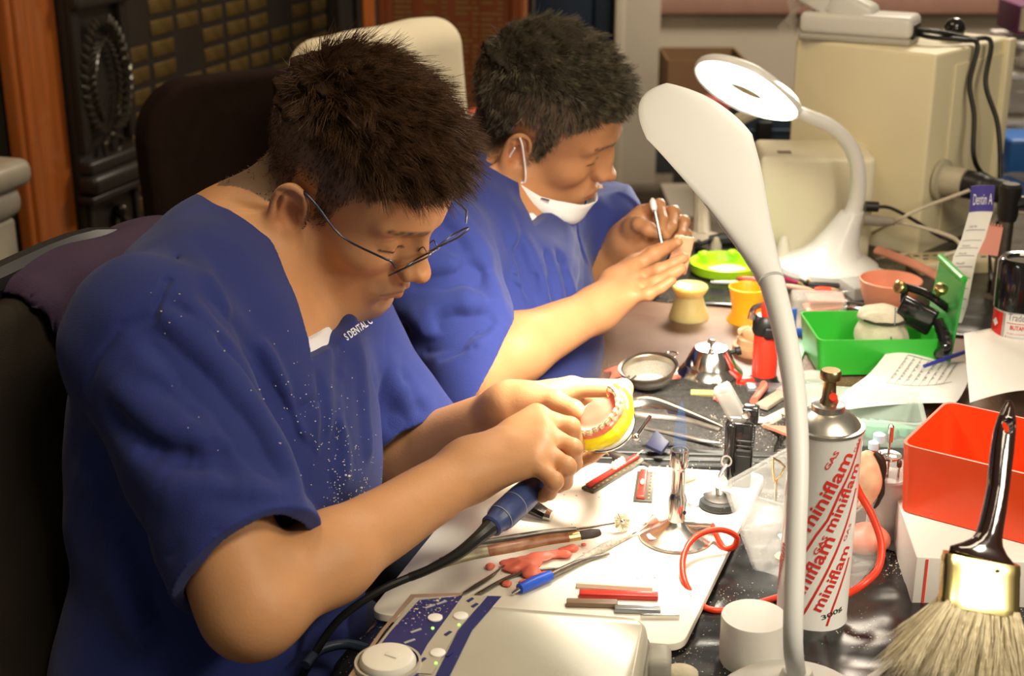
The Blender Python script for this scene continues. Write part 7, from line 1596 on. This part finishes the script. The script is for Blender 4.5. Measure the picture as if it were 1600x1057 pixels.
q = Q(1062, 1062); tag(MB().ball(q+[0, 0, .006], (.016, .012, .007), 14).build('plaster_piece', PLASTER), 'pale plaster piece beside the plug of the motor unit', 'plaster')
cable('blue_cable', [Q(478, 1052, .008), Q(500, 1032, .010), Q(540, 1022, .010), Q(575, 1030, .010)], .0045, mat('navy_cable', (.02, .035, .07), rough=.4), 'dark blue cable lying on the black sheet left of the motor unit')

# hand tools and wax on the white board
Z3 = BT+.003
def btool(name, lab, pts, rs, matl, cat='tool', flat=1, parts=()):
    r_ = root(name, lab, cat, T(*pts[0][:2], BT)); MB().tube([T(x, y, Z3+(z_[0] if z_ else 0)) for x, y, *z_ in pts], rs, smooth=6, seg=12, flat=flat).build('handle', matl, r_)
    for nm, pp, rr_, mm, fl_ in parts: MB().tube([T(x, y, Z3+(z_[0] if z_ else 0)) for x, y, *z_ in pp], rr_, smooth=4, seg=12, flat=fl_).build(nm, mm, r_)
    return r_
GRD = mat('speckled_handle', (.30, .28, .24), rough=.5, col2=(.55, .50, .40), nscale=300)
btool('wax_carver', 'wax carver with a speckled grey handle and pink wax on its tip', [(885, 888), (915, 872), (950, 852), (985, 835)], [.0028, .0042, .0042, .0026], GRD, parts=[('shank', [(985, 835), (1002, 825, .004), (1012, 817, .008)], [.0022, .0013, .0012], STEEL, 1), ('blade', [(745, 930), (800, 900), (850, 890), (885, 888)], [.004, .0035, .003, .0028], DSTEEL, .5), ('wax_tip', [(1010, 818, .008), (1024, 810, .010)], [.001, .0055], WAX, .5)])
btool('brown_handled_knife', 'old plaster knife with a brown wooden handle and metal ferrules', [(762, 862), (800, 855), (850, 845), (888, 840)], [.0062, .0065, .006, .0052], mat('worn_brown_wood', (.26, .09, .035), rough=.4, col2=(.50, .28, .14), nscale=70, ramp=(.4, .8), stretch=(1, 1, 1)), flat=.7,
      parts=[('ferrule', [(690, 880), (730, 868), (762, 862)], [.0058, .0066, .0062], mat('dirty_brass', (.42, .38, .25), rough=.5, metal=.6, noise=.6, nscale=90), .6), ('front_ferrule', [(888, 840), (905, 837)], [.0050, .0055], BRASS, .7), ('burnt_blade', [(905, 837), (925, 834), (938, 831)], [.0048, .0055, .003], mat('burnt'), .5)])
rw = btool('wheel_mandrel', 'steel mandrel ending in a small bristle wheel', [(748, 848), (800, 840), (850, 832), (900, 827)], [.002, .0032, .003, .0024], DSTEEL, parts=[('shank', [(900, 827), (935, 822, .004), (966, 817, .008)], [.0016, .0012, .0012], STEEL, 1)])
wc = T(972, 815, BT+.0125); m = MB(); rg2 = random.Random(2); nrm_ = Vector((.55, -.75, .35)).normalized(); xo = nrm_.orthogonal().normalized(); yo = nrm_.cross(xo)
for k in range(90): a = 2*PI*k/90; d_ = xo*math.cos(a)+yo*math.sin(a); e_ = Vector(wc)+d_*.0105*rg2.uniform(.85, 1.05)+nrm_*rg2.uniform(-.002, .002); m.tube([Vector(wc)+d_*.003, e_], [.0005, .0003], seg=4)
m.build('bristle_wheel', mat('cream_bristle', (.55, .48, .32), rough=.7), rw); MB().ball(wc, .0034, 14).build('hub', STEEL, rw)
btool('blue_handled_probe', 'thin probe with a bright blue sleeve lying on the pink wax', [(812, 920, .004), (836, 909, .004), (860, 899, .004)], [.0050, .0056, .0050], mat('bright_blue_sleeve', (.015, .09, .62), rough=.4), parts=[('shaft', [(860, 899, .004), (890, 885, .002), (920, 873), (952, 865)], [.003, .0032, .0026, .0012], DSTEEL, 1), ('tail', [(812, 920, .004), (800, 928)], [.002, .0012], STEEL, 1)])
btool('dark_scalpel', 'dark pointed scalpel half hidden by the motor unit', [(720, 930), (745, 915), (768, 900), (782, 888)], [.003, .0055, .004, .0008], DSTEEL, flat=.4)
def waxlump(label, pts, z0, seed, s=.010, name='wax_block'):
    F = Field()
    for x, y, w_ in pts: F.u(ell(T(x, y, z0+s*.4), (s*w_, s*w_*.8, s*.45)), .004)
    F.disp = lambda p: .0034*(np.abs(wob(p, 150, seed))-.35)+.0010*wob(p, 430, seed+1); F.i(half((0, 0, z0+.0003), (0, 0, -1))); P_ = np.array([T(x, y, z0) for x, y, _ in pts]); v_, f_ = F.mesh(P_.min(0)-.03, P_.max(0)+.03, .0014); return tag(vmesh(name, v_, f_, WAX, None), label, 'wax')
waxlump('large crumpled coral wax block lying below the brown handled knife', [(798, 885, 1.3), (825, 880, 1.5), (850, 873, 1.4), (875, 866, 1.1), (830, 895, 1.0)], BT, 3)
waxlump('thin coral wax smear under the blue sleeved probe', [(790, 912, 1.1), (820, 910, 1.1), (850, 900, .8)], BT, 7, .006)
waxlump('small coral wax lump right of the large coral block', [(880, 858, .9), (894, 855, .8)], BT, 9, .008)
waxlump('coral wax lump against the speckled carver handle', [(905, 872, .8), (912, 865, .7)], BT, 12, .008)
waxlump('pale wax crumb at the left of the large coral block', [(768, 884, .8)], BT, 13, .007)
waxlump('single wax crumb between the coral block and the burnt knife tip', [(911, 851, .6)], BT, 14, .007)
scraps('wax_speck', 26, lambda g: (g.uniform(760, 1120), g.uniform(770, 960)), .0016, mat('pale_wax_speck', (.85, .50, .42), rough=.5), 'tiny pink wax speck scattered on the white board', 'wax speck', 'wax specks on the white board', 8, BT, .0005)
for i, (a, b, w_, mm, lab) in enumerate((((905, 932), (1028, 936), .010, RWX, 'long strip with red wax and clear edges lying behind the motor unit'), ((885, 946), (965, 948), .009, mat('brown_bar', (.20, .13, .08), rough=.35), 'brown flat bar lying in front of the red wax strip'), ((960, 956), (1032, 958), .008, mat('grey_bar', (.28, .30, .32), rough=.3, metal=.6), 'grey metal bar just behind the corner of the motor unit'), ((1000, 968), (1062, 968), .002, STEEL, 'thin steel wire at the corner of the motor unit'), ((900, 918), (1020, 925), .004, mat('pale_strip', (.80, .66, .50), rough=.4), 'pale clear strip behind the red wax strip'))):
    A, B = T(*a, BT), T(*b, BT); d_ = B-A; m = MB(); m.box((A+B)/2+[0, 0, .003], (np.linalg.norm(d_), w_, .005), rot=math.atan2(d_[1], d_[0]), bev=.001); tag(m.build('flat_strip' if i != 3 else 'wire', mm), lab, 'strip' if i != 3 else 'wire')
r_ = root('black_nozzle', 'glossy black curved nozzle with a steel collar below the hand holding the handpiece', 'nozzle', T(850, 805, BT)); MB().tube([T(812, 778, BT+.018), T(832, 792, BT+.012), T(852, 803, BT+.007)], [.009, .0085, .0065], smooth=5).build('nozzle', BGL, r_); MB().tube([T(851, 802, BT+.007), T(862, 806, BT+.006)], [.0066, .0055]).build('collar', STEEL, r_)

# ------------------------------------------------------------------ things in the hands
r_ = root('dental_handpiece', 'navy blue dental handpiece gripped in the right hand above the board', 'handpiece', P(800, 790, 1.30))
hA, hB = P(768, 822, 1.285), P(912, 690, 1.392); hu = (hB-hA)/np.linalg.norm(hB-hA); NVH = mat('navy_handpiece', (.035, .055, .17), rough=.38)
tl_ = lambda t: hA+hu*t
MB().lathe([(0, -.002), (.0085, -.002), (.0105, .0), (.0105, .008), (.0125, .012), (.0135, .018), (.0135, .048), (.0128, .058), (.0118, .062), (.0115, .095), (.0085, .11), (.006, .125)], hA, axis=hu, seg=40).build('barrel', NVH, r_)
for t in (.0125, .036): MB().lathe([(.01362, t), (.01375, t+.0004), (.01362, t+.0008)], hA, axis=hu, seg=40, cap=False).build('ring_line', mat('ring_grey', (.25, .27, .35), rough=.5), r_)
Lh = np.linalg.norm(hB-hA); MB().lathe([(.006, .12), (.004, Lh-.03), (.0015, Lh-.025), (.0015, Lh-.006), (.003, Lh-.004), (.002, Lh+.004), (0, Lh+.005)], hA, axis=hu, seg=20).build('bur_tip', STEEL, r_)
MB().tube([hA, P(750, 838, 1.275), P(715, 866, 1.27), P(670, 890, 1.268), P(640, 902, 1.268)], [.0085, .0062, .0052, .0040, .0040], smooth=5).build('strain_relief', BLK, r_)
MB().tube([P(640, 902, 1.268), P(590, 925, 1.26), P(530, 968, 1.25), P(490, 1025, 1.25), P(470, 1075, 1.26), P(500, 1120, 1.25), T(560, 1150, TZ+.01)], .0037, smooth=6).build('cord', RUB, r_)
# denture on its yellow model
dm = P(944, 655, 1.392); ua = P(972, 618, 1.40)-P(905, 690, 1.385); Lu = np.linalg.norm(ua); ua /= Lu; nrm_ = np.array([-.42, -.62, .66]); nrm_ -= ua*(nrm_@ua); nrm_ /= np.linalg.norm(nrm_); wa = np.cross(nrm_, ua)
Rd = np.stack([ua, wa, nrm_], 1); Md = Matrix.Translation(Vector(dm)) @ Matrix(Rd).to_4x4()
r_ = root('denture', 'pink and ivory denture on a bright yellow base held in the left hand', 'denture', dm)
Ld = lambda q: dm+Rd@np.array(q, float)
YEL = mat('bright_yellow_base', (.95, .78, .02), rough=.3, sss=.3, sssr=(.01, .008, .001)); GUM = mat('pink_acrylic', (.85, .24, .16), rough=.2, coat=.6, sss=.3)
def archpts(r1, r2, z, a0=-.15, a1=PI+.15, n=14): return [Ld((math.cos(a)*r1, -math.sin(a)*r2+.012, z)) for a in np.linspace(a0, a1, n)]
F = Field(); A_ = archpts(.031, .026, -.006)
for p_, q_ in zip(A_[:-1], A_[1:]): F.u(cone(p_, q_, .0080), .003)
F.u(ell(Ld((0, .006, -.009)), (.024, .020, .004), Rd), .005); F.disp = lambda p: .0006*wob(p, 200, 2); v_, f_ = F.mesh(dm-.06, dm+.06, .0014); vmesh('yellow_base', v_, f_, YEL, r_)
F = Field(); A_ = archpts(.027, .022, .002)
for p_, q_ in zip(A_[:-1], A_[1:]): F.u(cone(p_, q_, .0048), .003)
F.u(ell(Ld((0, .008, .003)), (.020, .015, .004), Rd), .004); F.disp = lambda p: .0005*wob(p, 260, 5); v_, f_ = F.mesh(dm-.06, dm+.06, .0013); vmesh('gum', v_, f_, GUM, r_)
for k, a in enumerate(np.linspace(-.05, PI+.05, 14)):
    q = Ld((math.cos(a)*.0275, -math.sin(a)*.0225+.012, .0085)); big = k < 4 or k > 9; Rt_ = Matrix(Rd) @ Matrix.Rotation(-a, 3, 'Z')
    bm = bmesh.new(); bmesh.ops.create_cube(bm, size=1); sz = (.0075 if big else .0042, .0078 if big else .0070, .0085 if big else .0105)
    for vv in bm.verts: vv.co = Vector((vv.co.x*sz[0]*(1-.35*(vv.co.z > 0)), vv.co.y*sz[1], vv.co.z*sz[2]))
    bmesh.ops.bevel(bm, geom=bm.edges[:], offset=.0016, segments=3, affect='EDGES'); bm.transform(Matrix.Translation(Vector(q)) @ Rt_.to_4x4()); MB().bm(bm).build('tooth', mat('denture_tooth', (.88, .76, .52), rough=.2, spec=.7), r_)
r_ = root('articulator_plate', 'black and steel mounting plate under the yellow denture base', 'mounting plate', Ld((0, 0, -.02)))
m = MB(); m.X = Md; m.lathe([(0, -.020), (.022, -.020), (.030, -.017), (.031, -.013), (0, -.013)], (0, .004, 0)); m.build('plate', BGL, r_); m = MB(); m.X = Md; m.lathe([(0, -.0128), (.030, -.0128), (.029, -.0105), (0, -.0105)], (0, .004, 0)); m.build('plaster_layer', mat('white_plaster'), r_)
m = MB(); m.tube([Ld((.010, -.030, -.016)), Ld((.034, -.026, -.016))], .0018, seg=8); m.ball(Ld((.008, -.030, -.016)), .0035, 12); m.build('pin', CHROME, r_)
# farther man's spatula and wax plate
r_ = root('wax_spatula', 'small steel spatula with a bright flat tip held between thumb and finger', 'spatula', P(1025, 345, 1.90))
sA, sB = P(1019, 309, 1.905), P(1034, 382, 1.895); su = (sB-sA)/np.linalg.norm(sB-sA); MB().tube([sA+su*.016, sA+su*.022, sB], [.0022, .0018, .0018]).build('shank', STEEL, r_); MB().tube([sA, sA+su*.004, sA+su*.013, sA+su*.020], [.001, .0040, .0042, .0016], smooth=3, flat=.3, upv=(1, 0, 0)).build('tip', mat('bright_tip', (.85, .83, .80), rough=.2, metal=.3), r_); MB().tube([sB-su*.006, sB, sB+su*.006], [.0018, .0042, .0035], smooth=3, flat=.4, upv=(1, 0, 0)).build('scoop', STEEL, r_)
q = P(1063, 398, 1.845); F = Field(); Rq = np.array(Matrix.Rotation(.5, 3, 'Z') @ Matrix.Rotation(.25, 3, 'Y')); F.u(rbox(q, (.016, .0025, .025), .002, Rq), 0); F.disp = lambda p: .0008*wob(p, 100, 2); v_, f_ = F.mesh(q-.04, q+.04, .0018); tag(vmesh('wax_plate', v_, f_, mat('peach_wax', (.80, .42, .25), rough=.4, sss=.3), None), 'curved peach wax plate held in the fingers of the person with the mask', 'wax plate')
# ------------------------------------------------------------------ glasses, mask, lettering and dust on the clothes
if 'W1' in globals():
    GM = mat('gunmetal_frame', (.10, .11, .14), rough=.3, metal=1); s = hs1
    gl = D.objects.new('glasses', None); COL.objects.link(gl); gl.parent = man1; gl.matrix_parent_inverse = world_of(man1).inverted(); gl.location = Vector(tuple(W1((.1, 0, 0)))); gl['label'] = 'thin dark metal-framed glasses worn low on the nose'
    LN = mat('lens_glass', (.9, .9, .92), rough=.03, alpha=.10, spec=.9)
    lens_c = {1: (.1105, .033, .010), -1: (.1105, -.033, .010)}
    for y in (1, -1):
        cx, cy, cz = lens_c[y]; tilt = .30; pts = []
        for k in range(28):
            a = 2*PI*k/28; dy = .0255*math.copysign(abs(math.cos(a))**.8, math.cos(a)); dz = .0165*math.copysign(abs(math.sin(a))**.85, math.sin(a)); pts.append(W1((cx-abs(dy+y*.006)*.10+dz*tilt*-.0-(dz*-.46), cy+dy, cz+dz)))
        fr = MB().tube(pts, .00095, closed=True, seg=8).build('frame_rim', GM, gl); cpt = np.mean(pts, 0); N = len(pts); MB().add([tuple(cpt)]+[tuple(q) for q in pts], [(0, i+1, (i+1) % N+1) for i in range(N)]).build('lens', LN, fr)
        e = W1((cx-.004, cy+y*.0265, cz+.008)); MB().tube([e, W1((cx-.010, y*.064, cz+.014)), W1((cx-.018, y*.0685, cz+.014)), W1((.05, y*.077, .016)), W1((.015, y*.082, .028)), W1((-.004, y*.084, .030)), W1((-.018, y*.085, .020))], [.0011, .0011, .0011, .0010, .0014, .0020, .0018], smooth=4, seg=8).build('temple', GM, gl)
        MB().tube([W1((cx-.002, y*.0085, cz+.004)), W1((cx-.008, y*.009, cz+.006)), W1((cx-.010, y*.009, cz-.002))], .0007, smooth=3, seg=6).build('nose_pad_arm', GM, gl)
    MB().tube([W1((.1115, .0085, .014)), W1((.1130, 0, .017)), W1((.1115, -.0085, .014))], .0011, smooth=4, seg=8).build('bridge', GM, gl)
    # white lettering on the chest and plaster dust
    txt = 'S DENTAL C'; v, f = text_geo(txt, 1.0, .02, .2); a, b = v[:, 0].min(), v[:, 0].max(); vs = []
    p0, p1 = np.array([543., 532.]), np.array([583., 504.]); dd = (p1-p0); nn = np.array([dd[1], -dd[0]]); nn = nn/np.linalg.norm(nn)
    if nn[1] > 0: nn = -nn
    px = np.array([p0+dd*(q[0]-a)/(b-a)+nn*12*q[1]/.72 for q in v]); P3 = FS1.trace_many(px[:, 0], px[:, 1], 1.1, 60); vs = [tuple(q) for q in P3-FW*.0012]
    MB().add(vs, f).build('embroidered_lettering', mat('white_thread', (.75, .75, .80), rough=.8), next(o for o in man1.children if o.name.startswith('scrub_top')), None)
    rg = np.random.default_rng(9); m = MB(); n = 260; t = rg.random(n); cx = 470+110*t+rg.normal(size=n)*38*(1-.35*t); cy = 590+190*t+rg.normal(size=n)*45*(1-.5*t)
    cx[::3] = 545+rg.normal(size=len(cx[::3]))*22; cy[::3] = 768+rg.normal(size=len(cx[::3]))*22; cx[-25:] = rg.uniform(180, 520, 25); cy[-25:] = rg.uniform(450, 760, 25)
    for k, p in enumerate(FS1.trace_many(cx, cy, 1.0, 60)):
        if np.linalg.norm(p-C0) > 1.75: continue
        r = rg.uniform(.00025, .0006)*(2.4 if k % 45 == 0 else 1); m.ball(p-FW*.0005, (r*rg.uniform(.8, 1.8), r, r), 6)
    o = m.build('plaster_dust', mat('plaster_dust', (.80, .76, .66), rough=.9), next(o for o in man1.children if o.name.startswith('scrub_top')), None); o['kind'] = 'stuff'
    # mask under the farther man's chin
    MK = mat('mask_fabric', (.80, .78, .76), rough=.85, bump=.2, bscale=300); mk = D.objects.new('face_mask', None); COL.objects.link(mk); mk.parent = man2; mk.matrix_parent_inverse = world_of(man2).inverted(); mk.location = Vector(tuple(W2((.08, 0, -.11)))); mk['label'] = 'white disposable face mask pulled down under the chin'
    MU, MV = 30, 14; uv = np.array([(u/MU, v/MV) for u in range(MU+1) for v in range(MV+1)]); y = (uv[:, 0]-.5)*2; a = uv[:, 1]; ang = -.22-a*(1.25-.25*y*y)
    base = np.stack([.040-.050*y*y, 0*y, -.050+.014*y*y], 1); d = np.stack([np.cos(ang)*(1-.92*y*y), y*1.05, np.sin(ang)*(1-.30*y*y)+.16*y*y*(1-a)], 1); d /= np.linalg.norm(d, axis=1, keepdims=True); t = np.full(len(y), .088)
    for _ in range(40):
        q = H2+((base+d*t[:, None])*hs2)@R2.T; t = np.clip(t-(F2(q)-.0065)*.8, .03, .088)
    MG = H2+((base+d*(t+.0018*np.sin(a*13+y*2))[:, None])*hs2)@R2.T
    mpt = lambda u, v: MG[int(round(u*MU))*(MV+1)+int(round(v*MV))]
    MB().sheet(lambda u, v: tuple(mpt(u, v)), 30, 14, .0008).build('mask_panel', MK, mk, 180)
    for y in (1, -1):
        for vv, ez in ((0, .024), (1, -.018)):
            c_ = mpt(1 if y > 0 else 0, vv); MB().tube([c_, W2((.018-.012*vv, y*.082, -.035)), W2((-.002-.010*vv, y*.090, ez*.6)), W2((-.012, y*.092, .030 if vv == 0 else .012))], .0013, smooth=5, seg=8).build('ear_loop', MK, mk)
